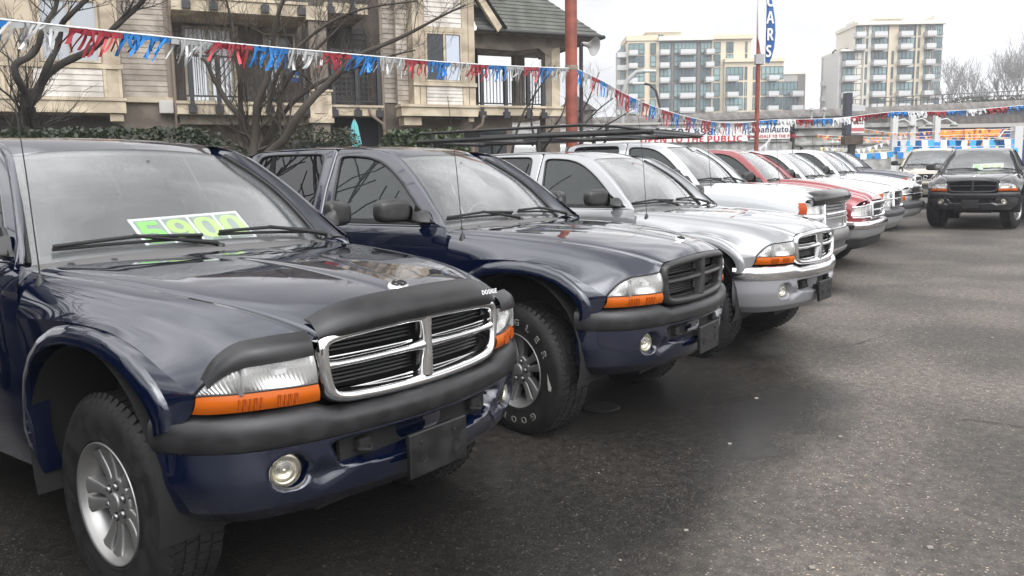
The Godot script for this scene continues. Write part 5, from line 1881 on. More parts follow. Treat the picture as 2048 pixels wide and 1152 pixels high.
func pennants() -> void:
	foil = []
	for c in [L(0.31, 0.31, 0.305), L(0.24, 0.02, 0.028), L(0.012, 0.13, 0.36), L(0.70, 0.70, 0.70)]:
		var m := mat(c, 0.28, 0.55)
		m.cull_mode = BaseMaterial3D.CULL_DISABLED
		foil.append(m)
	foil[3].metallic = 0.0
	# the red post that holds the first two strings
	var o := thing("steel_post", "tall red painted steel post behind the white pickup with the rack", "post", V(1.31, 0, -17.5))
	var g := MB.new()
	g.tube([V(0, 0, 0), V(0, 9, 0)], 0.125, 24)
	part("shaft", g, M.red_paint, o)
	g = MB.new()
	g.lathe([Vector2(0.13, -0.05), Vector2(0.134, -0.03), Vector2(0.134, 0.03), Vector2(0.13, 0.05)], V(0, 3.72, 0), V(0, 1, 0), 20)
	part("collar", g, M.pipe, o)
	o = thing("loudspeaker_post", "thin dark post with a grey horn loudspeaker beside the red post", "loudspeaker", V(1.60, 0, -18.5))
	g = MB.new()
	g.tube([V(0, 0, 0), V(0, 4.38, 0)], 0.045, 10)
	part("post", g, M.rail, o)
	g = MB.new()
	var ax := V(0.72, -0.28, 0.62).normalized()
	g.lathe([Vector2(0.03, -0.16), Vector2(0.045, -0.12), Vector2(0.055, 0.0), Vector2(0.08, 0.06), Vector2(0.125, 0.12), Vector2(0.19, 0.19), Vector2(0.20, 0.195), Vector2(0.19, 0.185), Vector2(0.12, 0.11), Vector2(0.05, 0.05), Vector2(0.04, 0.08), Vector2(0.001, 0.09)], V(0.14, 4.33, 0.05), ax, 28)
	part("horn", g, M.horn, o)
	g = MB.new()
	g.tube([V(0, 4.30, 0), V(0.06, 4.33, 0.02), V(0.12, 4.34, 0.05)], 0.02, 6)
	part("bracket", g, M.rail, o)
	# strings
	o = thing("tassel_string", "string of silver, red and blue foil tassels from the left to the red post", "bunting", Vector3.ZERO)
	tassel_string(o, [V(-6.3, 2.95, -5.6), V(-4.77, 3.05, -7.99), V(-3.76, 3.12, -9.57), V(-2.65, 3.22, -11.30), V(-0.73, 3.42, -14.30), V(1.25, 3.70, -17.36)], 0.56, 0.25, [1, 2, 0], 3, -0.6)
	o = thing("tassel_string", "sagging string of foil tassels from the red post to the flag pole", "bunting", Vector3.ZERO)
	tassel_string(o, [V(1.40, 3.73, -17.62), V(2.01, 3.57, -18.42), V(2.68, 3.35, -19.32), V(3.42, 3.17, -20.30), V(4.43, 3.02, -21.64), V(5.78, 2.93, -23.43), V(6.66, 2.96, -24.60), V(7.68, 3.08, -25.9)], 0.33, 0.33, [2, 0, 1, 2, 0, 1, 1], 5, -0.18)
	o = thing("tassel_string", "string of blue, white and red tassels running right from the flag pole", "bunting", Vector3.ZERO)
	tassel_string(o, [V(7.82, 3.10, -25.98), V(8.39, 3.12, -25.83), V(9.24, 3.10, -25.61), V(10.35, 3.13, -25.32), V(10.9, 3.19, -25.2)], 0.5, 0.22, [2, 3, 1], 7, 0.1)
	o = thing("tassel_string", "string of red, blue and white tassels at the upper right over the gold truck", "bunting", Vector3.ZERO)
	tassel_string(o, [V(10.9, 3.19, -25.2), V(11.43, 3.23, -25.05), V(13.02, 3.21, -24.64), V(14.90, 3.30, -24.16), V(17.5, 3.5, -23.4)], 0.52, 0.16, [1, 2, 3], 8, 0.15)
	o = thing("tassel_string", "short low string of blue and white tassels over the red pickup", "bunting", Vector3.ZERO)
	tassel_string(o, [V(8.3, 2.25, -34.5), V(9.6, 2.35, -34.6), V(10.6, 2.62, -34.7), V(10.9, 2.95, -34.7)], 0.42, 0.26, [2, 3, 3], 9, 0.1)
	# flag pole with a blade flag
	o = thing("flag_pole", "red pole bound with a white cloth, carrying a blue blade flag", "pole", V(7.74, 0.27, -26.05))
	g = MB.new()
	g.tube([V(0, -0.3, 0), V(0, 9.5, 0)], 0.07, 14)
	part("shaft", g, M.red_paint, o)
	g = MB.new()
	var rows := []
	for q in [[7.6, 0.11, 0.0], [6.3, 0.11, 0.01], [5.4, 0.10, 0.03], [4.9, 0.05, 0.06]]:
		var row := PackedVector3Array()
		for k in 9:
			var a := lerpf(-0.6, 2.6, k / 8.0)
			row.append(V(cos(a) * q[1] + q[2], q[0], sin(a) * q[1] + 0.01))
		rows.append(row)
	g.grid(rows, V(0, 6, 0))
	part("white_cloth", g, M.white_cloth, o)
	bx("bracket", -0.1, 0.16, 4.55, 4.85, -0.11, 0.11, M.horn, o)
	o = thing("blade_flag", "tall blue blade flag lettered CARS on the red pole", "flag", V(7.74, 0.27, -26.05))
	g = MB.new()
	g.tube([V(0.16, 4.55, 0.09), V(0.165, 7.6, 0.09)], 0.022, 6)
	part("mast", g, M.white_cloth, o)
	var edge := [[4.62, 0.30], [4.8, 0.38], [5.1, 0.45], [5.5, 0.48], [5.9, 0.46], [6.3, 0.40], [6.6, 0.33], [6.75, 0.22]]
	g = MB.new()
	rows = []
	for q in edge:
		var row := PackedVector3Array()
		for k in 7:
			var u := k / 6.0
			row.append(V(lerpf(0.165, q[1], u), q[0] - 0.05 * u, 0.09 + 0.025 * sin(u * 4.0 + q[0] * 2.0)))
		rows.append(row)
	g.grid(rows, V(0.3, 5.7, -5))
	var cloth := part("cloth", g, M.flag_blue, o)
	for k in 4:
		var t := part("letter", text_mesh("CARS"[k], 0.36, 0.004), M.white_cloth, cloth)
		t.position = V(0.30 + [-0.02, 0.0, 0.0, -0.02][k], 6.42 - k * 0.5, 0.13)
		t.scale.x = 0.72

func tower(o: Node3D, cols: Array, rows: Array, z: float) -> void:
	for c in cols:   # x0, x1, first row, last row, mullions, balcony x0, x1 or 0
		for r in range(c[2], c[3] + 1):
			var y0: float = rows[r][0]
			var y1: float = rows[r][1]
			var g := MB.new()
			var n: int = c[4]
			var t := 0.09
			g.span(V(c[0], y0, z), V(c[1], y0 + t, z + 0.14)); g.span(V(c[0], y1 - t, z), V(c[1], y1, z + 0.14))
			g.span(V(c[0], y0 + t + (y1 - y0) * 0.36, z), V(c[1], y0 + t * 2 + (y1 - y0) * 0.36, z + 0.12))
			for k in n + 1:
				var x := lerpf(c[0], c[1] - t, k / float(n))
				g.span(V(x, y0 + t, z), V(x + t, y1 - t, z + 0.13))
			var w := part("window", g, M.tower_frame, o)
			bx("pane", c[0] + 0.02, c[1] - 0.02, y0 + 0.02, y1 - 0.02, z + 0.02, z + 0.05, M.tower_glass[(r * 7 + int(c[0] * 3.0)) % 3], w)
			if c.size() > 5:
				var bal := bx("balcony", c[5], c[6], y0 - 0.45, y0 - 0.15, z + 0.15, z + 1.7, M.tower_slab, o)
				bx("balcony_front", c[5], c[6], y0 - 0.15, y0 + 0.55, z + 1.58, z + 1.7, M.tower_parapet, bal)
				bx("balcony_side", c[5], c[5] + 0.1, y0 - 0.15, y0 + 0.55, z + 0.15, z + 1.575, M.tower_parapet, bal)
				bx("balcony_side", c[6] - 0.1, c[6], y0 - 0.15, y0 + 0.55, z + 0.15, z + 1.575, M.tower_parapet, bal)

func towers() -> void:
	var o := thing("apartment_tower", "wide stepped cream and brown apartment tower with teal glass", "building", V(21.24, 0, -158))
	var s := 0.0936
	var top := 26.92 + 75 * 0.0937
	var X := func(p): return (p - 1243.0) * s
	var Y := func(p): return top - p * 0.0937
	var rows := []
	for r in [[87, 108], [111, 133], [137, 162], [167, 193], [197, 221], [227, 250]]:
		rows.append([Y.call(r[1]), Y.call(r[0])])
	bx("main_block", X.call(1255), X.call(1503), 0, Y.call(78), -9, 0, M.tower_cream, o)
	bx("left_corner", X.call(1244), X.call(1255), 0, Y.call(92), -9, -2.5, M.tower_slab, o)
	bx("parapet", X.call(1253), X.call(1316), Y.call(82), Y.call(72), -8.5, 0.25, M.tower_cream, o)
	bx("roof_slab", X.call(1316), X.call(1424), Y.call(84), Y.call(76), -8.5, 1.2, M.tower_pale, o)
	bx("roof_slab", X.call(1424), X.call(1506), Y.call(82), Y.call(73.5), -8.5, 0.7, M.tower_cream, o)
	bx("penthouse", X.call(1302), X.call(1370), Y.call(76), Y.call(60), -14, -4, M.tower_pale, o)
	bx("penthouse_roof", X.call(1297), X.call(1373), Y.call(60), Y.call(57), -15, -3, M.tower_pale, o)
	for k in 2:
		bx("penthouse_window", X.call(1324 + k * 6), X.call(1328 + k * 6), Y.call(76), Y.call(64), -3.99, -3.9, M.tower_frame, o)
	for q in [[1319, 1348], [1394, 1401], [1383, 1395]]:
		bx("brown_panel", X.call(q[0]), X.call(q[1]), 0, Y.call(80 if q[0] != 1383 else 78), 0.003, 0.1, M.tower_brown, o)
	bx("brown_panel", X.call(1348), X.call(1424), 0, Y.call(82), -0.05, 0.06, M.tower_brown, o)
	bx("middle_block", X.call(1448), X.call(1566), 0, Y.call(123), -9, 0.9, M.tower_cream, o)
	bx("middle_roof", X.call(1447), X.call(1567), Y.call(128), Y.call(121), -9, 1.4, M.tower_cream, o)
	bx("low_block", X.call(1564), X.call(1597), 0, Y.call(152), -9, 0.6, M.tower_slab, o)
	bx("brown_wall", X.call(1596), X.call(1611), 0, Y.call(152), -8.5, 0.7, M.tower_brown, o)
	bx("low_roof", X.call(1564), X.call(1611), Y.call(153), Y.call(149), -8.5, 0.8, M.tower_pale, o)
	tower(o, [[X.call(1257), X.call(1289), 0, 5, 3, X.call(1256), X.call(1273)], [X.call(1300.5), X.call(1312), 0, 5, 1], [X.call(1320), X.call(1343), 0, 5, 3, X.call(1318), X.call(1336)], [X.call(1348), X.call(1394), 0, 5, 6, X.call(1358), X.call(1388)], [X.call(1401), X.call(1422), 0, 5, 3, X.call(1409), X.call(1425)], [X.call(1428), X.call(1441), 0, 5, 1]], rows, 0.11)
	tower(o, [[X.call(1453), X.call(1467), 0, 1, 2], [X.call(1491), X.call(1495), 0, 1, 1]], rows, 0.01)
	tower(o, [[X.call(1450), X.call(1485), 2, 5, 4, X.call(1450), X.call(1472)], [X.call(1488), X.call(1493), 2, 5, 1], [X.call(1505), X.call(1510), 2, 5, 1], [X.call(1521), X.call(1565), 2, 5, 5, X.call(1532), X.call(1552)]], rows, 0.91)
	tower(o, [[X.call(1567), X.call(1595), 3, 5, 4, X.call(1580), X.call(1602)]], rows, 0.72)
	for r in 6:
		bx("corner_balcony", X.call(1236), X.call(1258), rows[r][0] - 0.4, rows[r][0] + 0.5, -2.4, -0.6, M.tower_parapet, o)
		bx("corner_window", X.call(1245), X.call(1254), rows[r][0] + 0.6, rows[r][1], -2.49, -2.4, M.tower_glass[r % 3], o)
	bx("roof_box", X.call(1505), X.call(1512), Y.call(121), Y.call(103), -6, -3, M.tower_slab, o)
	for k in 3:
		var g := MB.new()
		g.lathe([Vector2(0.001, 0), Vector2(0.55, 0.2), Vector2(0.4, 1.0), Vector2(0.001, 2.0)], V(X.call(1547 + k * 4.5), Y.call(121), -3 - k), V(0, 1, 0), 7)
		part("roof_plant", g, M.leaf_dark, o)
	# second tower
	o = thing("apartment_tower", "tall pale apartment tower with blank white left end at the right", "building", V(55.77, 0, -150))
	s = 0.0878
	var base := 22.56 + 104 * 0.0874
	X = func(p): return (p - 1643.0) * s
	Y = func(p): return base - p * 0.0874
	rows = []
	for r in [[55, 74.5], [79, 99], [105, 130], [136.5, 160], [167, 192], [199, 217]]:
		rows.append([Y.call(r[1]), Y.call(r[0])])
	bx("main_block", X.call(1712), X.call(1868), 0, Y.call(54), -9, 0, M.tower_pale, o)
	bx("roof_slab", X.call(1709), X.call(1888), Y.call(54), Y.call(47.5), -9, 1.2, M.tower_pale, o)
	bx("right_block", X.call(1866), X.call(1885), 0, Y.call(54.2), -8, 0.4, M.tower_slab, o)
	bx("roof_corner", X.call(1862), X.call(1886), Y.call(47.4), Y.call(38), -6, 1.1, M.tower_pale, o)
	bx("stair_tower", X.call(1716), X.call(1731), 0, Y.call(40), -5.5, -1.5, M.tower_pale, o)
	bx("penthouse", X.call(1773), X.call(1824), Y.call(48), Y.call(34), -13, -4, M.tower_pale, o)
	bx("penthouse_roof", X.call(1769), X.call(1829), Y.call(34), Y.call(30), -14, -3, M.tower_pale, o)
	for k in 2:
		bx("penthouse_window", X.call(1811 + k * 8), X.call(1816 + k * 8), Y.call(45), Y.call(41), -3.99, -3.9, M.tower_frame, o)
	bx("end_block", X.call(1680), X.call(1685), 0, Y.call(104), -7.5, -0.2, M.tower_white, o)
	bx("low_block", X.call(1682), X.call(1728), 0, Y.call(104), -9, -0.1, M.tower_slab, o)
	bx("low_roof", X.call(1680), X.call(1730), Y.call(104), Y.call(100), -9, 0.6, M.tower_pale, o)
	for q in [[1777, 1796], [1832, 1849]]:
		bx("cream_strip", X.call(q[0]), X.call(q[1]), 0, Y.call(54.5), 0.003, 0.35, M.tower_cream, o)
	bx("cream_strip", X.call(1728), X.call(1742), 0, Y.call(54.5), 0.003, 0.3, M.tower_pale, o)
	tower(o, [[X.call(1686), X.call(1726), 2, 5, 4, X.call(1686), X.call(1712)]], rows, -0.09)
	tower(o, [[X.call(1711), X.call(1724), 0, 1, 2, X.call(1706), X.call(1725)], [X.call(1743), X.call(1776.5), 0, 5, 4, X.call(1742), X.call(1768)], [X.call(1797), X.call(1831.5), 0, 5, 4, X.call(1795), X.call(1819)], [X.call(1850), X.call(1862), 0, 5, 2, X.call(1847), X.call(1866)]], rows, 0.01)
	tower(o, [[X.call(1784), X.call(1788), 2, 5, 1], [X.call(1836), X.call(1840), 0, 5, 1]], rows, 0.36)
	tower(o, [[X.call(1731), X.call(1735), 0, 5, 1]], rows, 0.31)
	tower(o, [[X.call(1868), X.call(1884), 0, 5, 3]], rows, 0.42)
	for r in 6:
		bx("corner_balcony", X.call(1884), X.call(1892), rows[r][0] - 0.4, rows[r][0] + 0.5, -3.0, -0.4, M.tower_parapet, o)
		bx("corner_balcony", X.call(1673), X.call(1680), rows[r][0] - 0.4, rows[r][0] + 0.5, -7.2, -6.0, M.tower_parapet, o) if r > 2 else null
	for k in 7:
		var g := MB.new()
		g.lathe([Vector2(0.001, 0), Vector2(0.6, 0.15), Vector2(0.5, 0.5), Vector2(0.001, 0.9)], V(X.call(1684 + k * 4.0), Y.call(104 - 0.4 * k), -3 - k % 3), V(0, 1, 0), 7)
		part("roof_plant", g, M.leaf_dark, o)

func low_town() -> void:
	# elevated rail deck
	var o := thing("elevated_guideway", "long elevated concrete rail deck crossing before the towers", "bridge", Vector3.ZERO)
	var g := MB.new()
	var a := V(-25, 7.0, -90); var b := V(9.25, 7.42, -86); var c := V(36, 7.75, -83); var d := V(62, 8.3, -79)
	var pts := [a, b, c, d]
	var mk := func(y0: float, y1: float, z: float) -> Array:
		var lo := PackedVector3Array(); var hi := PackedVector3Array(); var hb := PackedVector3Array(); var lb := PackedVector3Array()
		for p in pts:
			lo.append(p + V(0, y0, z)); hi.append(p + V(0, y1, z)); hb.append(p + V(0, y1, z - 0.4)); lb.append(p + V(0, y0, z - 0.4))
		return [lo, hi, hb, lb]
	g.grid(mk.call(-0.75, 0.0, 0.0), V(15, 7.2, -90))
	part("parapet", g, M.deck, o)
	g = MB.new()
	g.grid(mk.call(-1.6, -0.752, -0.5), V(15, 6, -90))
	part("girder", g, M.deck_dark, o)
	g = MB.new()
	var rows := []
	for p in pts:
		rows.append(PackedVector3Array([p + V(0, -0.75, 0.05), p + V(0, -0.75, -8)]))
	g.grid(rows, V(15, 0, -88))
	part("deck", g, M.deck_dark, o)
	for k in 9:
		var p := b.lerp(d, k / 8.0) if k > 1 else a.lerp(b, k * 0.7)
		bx("column", p.x - 0.8, p.x + 0.8, 0, p.y - 1.5, p.z - 5, p.z - 3, M.deck, o)
	g = MB.new()
	for k in 40:
		var p := c.lerp(d, k / 39.0)
		g.box(p + V(0, 0.45, -0.3), V(0.06, 0.9, 0.06))
	for y in [0.5, 0.9]:
		g.tube([c + V(0, y, -0.3), d + V(0, y, -0.3)], 0.04, 4)
	part("handrail", g, M.deck_dark, o)
	# dark planting and yards under it
	bx("yard_wall", -20, 34, 0, 4.2, -78, -77.5, M.deck_dark, thing("yard_wall", "long dark wall under the elevated deck", "wall"))
	bx("shed", 34.5, 75, 0, 6.3, -79, -76, M.shed, thing("long_shed", "long grey shed under the deck at the right", "building"))
	# the white shop with its two signs
	o = thing("shop_building", "low white shop with two lettered sign boards", "building", V(0, 0, -40))
	bx("wall", -1.0, 13.6, 0, 2.95, -8, 0, M.shop_wall, o)
	bx("fascia", -1.0, 13.45, 2.95, 3.85, -8, 0.12, M.shop_wall, o)
	bx("roof_edge", -1.2, 13.5, 3.85, 3.95, -8, 0.25, M.tower_slab, o)
	for k in 12:
		bx("shop_window", 0.2 + k * 1.1, 1.2 + k * 1.1, 1.0, 2.5, 0.003, 0.04, M.dark_glass, o)
	var sign := bx("sign_board", 3.0, 11.42, 3.0, 3.66, 0.13, 0.2, M.sign_white, o)
	for q in [["604 592 8989", 0.33, 8.35, 3.47, M.sign_navy], ["OPEN TO THE PUBLIC", 0.28, 8.7, 3.13, M.sign_red]]:
		var t := part("lettering", text_mesh(q[0], q[1], 0.01), q[4], sign)
		t.position = V(q[2], q[3], 0.21)
		t.scale.x = 1.25
	sign = bx("sign_board", 11.5, 13.42, 3.08, 3.72, 0.13, 0.2, M.sign_white, o)
	for q in [["KapaniAuto.ca", 0.27, 12.6, 3.52, M.sign_navy, 0.95], ["WHOLESALE TO THE PUBLIC", 0.15, 12.68, 3.21, M.sign_red, 0.95], ["B-DEAL", 0.09, 11.68, 3.2, M.sign_navy, 0.9]]:
		var t := part("lettering", text_mesh(q[0], q[1], 0.01), q[4], sign)
		t.position = V(q[2], q[3], 0.21)
		t.scale.x = q[5]
	g = MB.new()
	g.lathe([Vector2(0.11, 0.0), Vector2(0.11, 0.01), Vector2(0.07, 0.012), Vector2(0.05, 0.01), Vector2(0.001, 0.01)], V(11.68, 3.5, 0.2), V(0, 0, 1), 18)
	part("round_logo", g, M.sign_navy, sign)
	o = thing("stucco_building", "plain light grey stucco building with ledges right of the shop", "building", V(0, 0, -40))
	bx("wall", 13.7, 19.6, 0, 3.55, -9, 0.1, M.stucco, o)
	bx("cornice", 13.6, 19.7, 3.55, 3.75, -9, 0.35, M.stucco_dark, o)
	for y in [2.15, 2.75, 3.2]:
		bx("ledge", 13.7, 19.65, y, y + 0.09, 0.101, 0.22, M.stucco_dark, o)
	for x in [13.95, 15.0, 16.5]:
		var lamp := MB.new()
		lamp.lathe([Vector2(0.05, 0), Vector2(0.09, -0.12), Vector2(0.001, -0.12)], V(x, 2.66, 0.3), V(0, 1, 0), 10)
		lamp.tube([V(x, 2.66, 0.3), V(x, 2.74, 0.2), V(x, 2.72, 0.1)], 0.02, 5)
		part("wall_lamp", lamp, M.pitch, o)
	bx("white_scribble", 15.5, 15.55, 2.5, 3.0, 0.101, 0.106, M.sign_white, o)
	bx("white_scribble", 15.3, 15.85, 2.88, 2.92, 0.101, 0.107, M.sign_white, o)
	bx("white_scribble", 15.75, 15.79, 2.6, 3.0, 0.101, 0.106, M.sign_white, o)
	for x in [14.5, 15.1]:
		g = MB.new()
		g.tube([V(x, 3.9, 0), V(x, 4.4, 0)], 0.05, 6)
		g.lathe([Vector2(0.12, 0), Vector2(0.12, 0.1), Vector2(0.001, 0.15)], V(x, 4.4, 0), V(0, 1, 0), 8)
		part("vent", g, M.horn, o)
	# pylon sign
	o = thing("pylon_sign", "dark pylon sign with a white and red panel over a dark box", "sign", V(13.0, 0.27, -32))
	bx("post", 0.15, 0.37, -0.3, 2.3, -0.3, -0.1, M.rail, o)
	bx("side_panel", -0.08, 0.13, 2.6, 4.2, -0.35, 0.05, M.pylon_navy, o)
	bx("face", 0.135, 0.62, 2.68, 3.27, -0.3, 0.05, M.sign_white, o)
	bx("red_stripe", 0.14, 0.61, 2.74, 2.87, 0.051, 0.06, M.sign_red_pale, o)
	g = MB.new()
	g.lathe([Vector2(0.075, 0.0), Vector2(0.075, 0.01), Vector2(0.001, 0.01)], V(0.26, 3.07, 0.05), V(0, 0, 1), 14)
	part("round_logo", g, M.sign_grey, o)
	for k in 3:
		for j in 2:
			bx("grey_mark", 0.37 + k * 0.075, 0.425 + k * 0.075, 3.0 + j * 0.1, 3.07 + j * 0.1, 0.051, 0.058, M.sign_grey, o)
	bx("upper_face", 0.15, 0.65, 3.5, 3.72, -0.28, 0.0, M.sign_pale, o)
	bx("lower_box", -0.1, 0.6, 2.25, 2.57, -0.35, 0.05, M.brown_wood, o)
	# blue building with orange banners
	o = thing("blue_building", "long blue building behind the far lot", "building", V(0, 0, -55))
	bx("wall", 22.5, 34.3, 0, 4.2, -10, 0, M.blue_wall, o)
	bx("roof_edge", 22.4, 34.4, 4.2, 4.45, -10, 0.2, M.tower_slab, o)
	bx("end_block", 34.3, 37.0, 0, 4.4, -10, 0.3, M.stucco, o)
	for q in [[28.4, 32.4, 3.62, 4.10, 0.05, "orange banner stretched along the blue wall", ""], [29.95, 30.5, 2.75, 4.1, 0.35, "upright orange banner lettered CAPRI", "CAPRI"], [30.62, 31.2, 2.75, 4.12, 0.36, "upright orange banner lettered AUTO", "AUTO"]]:
		var bn := thing("orange_banner", q[5], "banner", V(0, 0, -55))
		var cl := bx("cloth", q[0], q[1], q[2], q[3], q[4], q[4] + 0.02, M.orange, bn)
		var s: String = q[6]
		for k in s.length():
			var t := part("letter", text_mesh(s[k], 0.22, 0.01), M.sign_navy, cl)
			t.position = V((q[0] + q[1]) / 2, q[3] - 0.2 - k * 0.27, q[4] + 0.03)
	# white posts of the far lot and its bunting
	var px := [[15.72, 3.70], [16.45, 3.72], [17.45, 3.70], [20.75, 3.2]]
	for k in 4:
		o = thing("white_post", ["white lamp post leftmost before the blue building", "white lamp post second before the blue building", "white lamp post third before the blue building", "thick white post at the right edge with a lamp arm"][k], "post", V(px[k][0], 0.27, -34), 0, "white posts of the far lot")
		var w: float = 0.11 if k < 3 else 0.17
		bx("post", -w, w, -0.3, px[k][1] - 0.27, -w, w, M.white_post, o)
		g = MB.new()
		g.tube([V(0, px[k][1] - 0.5, 0), V(0.35, px[k][1] - 0.42, 0.1), V(0.6, px[k][1] - 0.6, 0.15)] if k < 3 else [V(0, 2.75, 0), V(-0.6, 2.75, 0.1), V(-0.8, 2.5, 0.15)], 0.03, 5)
		part("arm", g, M.white_post, o)
		g = MB.new()
		var at: Vector3 = V(0.62, px[k][1] - 0.64, 0.15) if k < 3 else V(-0.82, 2.45, 0.15)
		g.lathe([Vector2(0.04, 0.08), Vector2(0.13, 0.0), Vector2(0.15, -0.1), Vector2(0.001, -0.1)], at, V(0, 1, 0), 12)
		part("lamp_head", g, M.horn, o)
	var rng := RandomNumberGenerator.new()
	rng.seed = 12
	var sets := [[V(13.9, 3.25, -33.5), V(15.6, 3.0, -33.7), V(17.4, 3.05, -33.9), V(20.5, 3.1, -33.9), 0, "orange and yellow triangle flags highest before the blue wall", 0.13],
		[V(13.6, 2.95, -36.0), V(16.6, 2.78, -36.0), V(19.0, 2.85, -36), V(22.5, 2.8, -36), 0, "second row of orange triangle flags before the blue wall", 0.11],
		[V(13.6, 2.55, -36.4), V(16.6, 2.40, -36.4), V(19.0, 2.45, -36.4), V(22.5, 2.5, -36.4), 1, "row of pale yellow triangle flags before the blue wall", 0.16],
		[V(12.9, 2.49, -34), V(14.4, 2.39, -34), V(15.6, 2.74, -34), V(16.4, 3.09, -34), 3, "sagging row of white pennants left of the white posts", 0.18],
		[V(15.7, 2.69, -33.9), V(17.4, 2.70, -33.9), V(19.0, 2.67, -33.9), V(20.8, 2.70, -33.9), 2, "row of blue and white square pennants between the white posts, upper", 0.26],
		[V(15.7, 2.46, -33.85), V(17.4, 2.44, -33.85), V(19.0, 2.42, -33.85), V(20.8, 2.44, -33.85), 2, "row of blue and white square pennants between the white posts, lower", 0.28],
		[V(13.2, 2.25, -33.8), V(14.4, 2.20, -33.8), V(15.0, 2.22, -33.8), V(15.7, 2.28, -33.85), 2, "short low row of blue and white pennants beside the pylon sign", 0.24]]
	for k in 1:
		sets.append([V(13.7, 3.12 - 0.16 * k, -37.0 - k), V(16.8, 2.95 - 0.17 * k, -37.0 - k), V(19.5, 3.0 - 0.17 * k, -37.0 - k), V(24.5, 3.05 - 0.16 * k, -37.0 - k), [0, 0, 1][k], ["third row of small orange flags deeper in the far lot", "fourth row of small orange flags deeper in the far lot", "fifth row of pale flags deepest in the far lot"][k], 0.15])
	sets.append([V(21.0, 2.70, -33.9), V(21.8, 2.66, -33.9), V(22.4, 2.67, -33.9), V(23.4, 2.70, -33.9), 2, "blue and white pennants right of the thick white post", 0.28])
	sets.append([V(15.8, 2.24, -33.8), V(16.6, 2.22, -33.8), V(17.4, 2.24, -33.8), V(18.2, 2.26, -33.8), 2, "lowest blue and white pennants between the white posts", 0.26])
	for q in sets:
		o = thing("pennant_string", q[5], "bunting", Vector3.ZERO)
		var line := sp([q[0], q[1], q[2], q[3]], 60)
		g = MB.new()
		var path := []
		for p in line: path.append(p)
		g.tube(path, 0.012, 4, false)
		part("rope", g, M.rope, o)
		var n := int((q[0] as Vector3).distance_to(q[3]) / (0.24 if q[4] != 2 else 0.27))
		for k in n:
			var i := int(59.0 * k / n)
			var p0 := line[i]
			var e := (line[i + 1] - line[i]).normalized() * (0.17 if q[4] != 2 else 0.25)
			var dn := V(rng.randf_range(-0.05, 0.05), -float(q[6]) * rng.randf_range(0.85, 1.1), rng.randf_range(-0.06, 0.06))
			var m: Material
			g = MB.new()
			if q[4] == 2:
				g.quad(p0, p0 + e, p0 + e + dn, p0 + dn, V(0, 0, 1))
				m = [foil[2], foil[3], M.flag_cyan][k % 3]
			else:
				g.quad(p0, p0 + e, p0 + e * 0.55 + dn, p0 + e * 0.45 + dn, V(0, 0, 1))
				m = [M.orange_flag, M.orange_red][k % 2] if q[4] == 0 else M.pale_yellow if q[4] == 1 else foil[3]
			part("pennant", g, m, o)
	# street lamps near the deck
	for q in [[V(8.15, 0, -60), [V(0, 0, 0), V(0, 7.2, 0), V(0.35, 8.2, 0), V(1.0, 8.75, 0), V(1.6, 8.8, 0)], 0.16, "tall pale street lamp left of the stepped tower"], [V(10.9, 0, -60), [V(0, 0, 0), V(-0.1, 6.4, 0), V(-0.35, 7.4, 0), V(-0.8, 7.85, 0), V(-1.3, 7.95, 0)], 0.09, "thin dark street lamp with its arm bent left"]]:
		o = thing("street_lamp", q[3], "street lamp", q[0])
		g = MB.new()
		g.tube(q[1], q[2], 8)
		part("pole", g, M.horn if q[2] > 0.1 else M.rail, o)
		g = MB.new()
		var e: Vector3 = q[1][4]
		g.rbox(e + V(signf(e.x) * 0.35, 0.0, 0), V(0.9, 0.2, 0.35), 0.08)
		part("lamp_head", g, M.white_post, o)
	# gabled houses and parked vans glimpsed past the porch
	for q in [[V(6.0, 0, -75), 3.0, 8.3, "small dark gabled tower house left of the street lamps"], [V(9.0, 0, -92), 4.5, 7.6, "low gabled house roof behind the elevated deck"]]:
		o = thing("gabled_house", q[3], "house", q[0])
		bx("wall", -q[1] / 2, q[1] / 2, 0, q[2] - 1.0, -3, 0, M.shed, o)
		g = MB.new()
		g.slab(v2([-q[1] * 0.62, q[2] - 1.0, q[1] * 0.62, q[2] - 1.0, 0.0, q[2] + 0.3]), func(p): return V(p.x, p.y, 0.3), func(p): return V(p.x, p.y, -3.3))
		part("roof", g, M.shed, o)
		bx("window", -0.3, 0.3, q[2] - 2.2, q[2] - 1.4, 0.003, 0.05, M.dark_glass, o)
	for q in [[V(0.6, 0, -33), 3.6, "white box van behind the corner porch"], [V(4.8, 0, -45), 5.0, "long white trailer left of the shop"]]:
		o = thing("parked_van", q[2], "van", q[0])
		g = MB.new()
		g.rbox(V(0, 1.6, 0), V(q[1], 2.2, 1.9), 0.12)
		part("body", g, M.white_van, o)
		bx("window", -q[1] * 0.1, q[1] * 0.25, 1.75, 2.3, 0.951, 0.97, M.dark_glass, o)
		for x in [-q[1] * 0.3, q[1] * 0.3]:
			g = MB.new()
			g.lathe([Vector2(0.001, 0.1), Vector2(0.2, 0.1), Vector2(0.36, 0.08), Vector2(0.36, -0.1)], V(x, 0.36, 0.9), V(0, 0, 1), 18)
			part("wheel", g, M.tyre, o)
	# far bare trees at the right
	var r2 := RandomNumberGenerator.new()
	r2.seed = 77
	var spots := [[61.9, -118, 14.4], [63.6, -120, 16.2], [66.4, -121, 16.6], [68.8, -122, 14.0], [70.4, -118, 18.0], [71.6, -121, 17.6], [72.9, -119, 18.6], [74.2, -122, 18.2], [75.3, -118, 18.4], [76.8, -120, 18.9]]
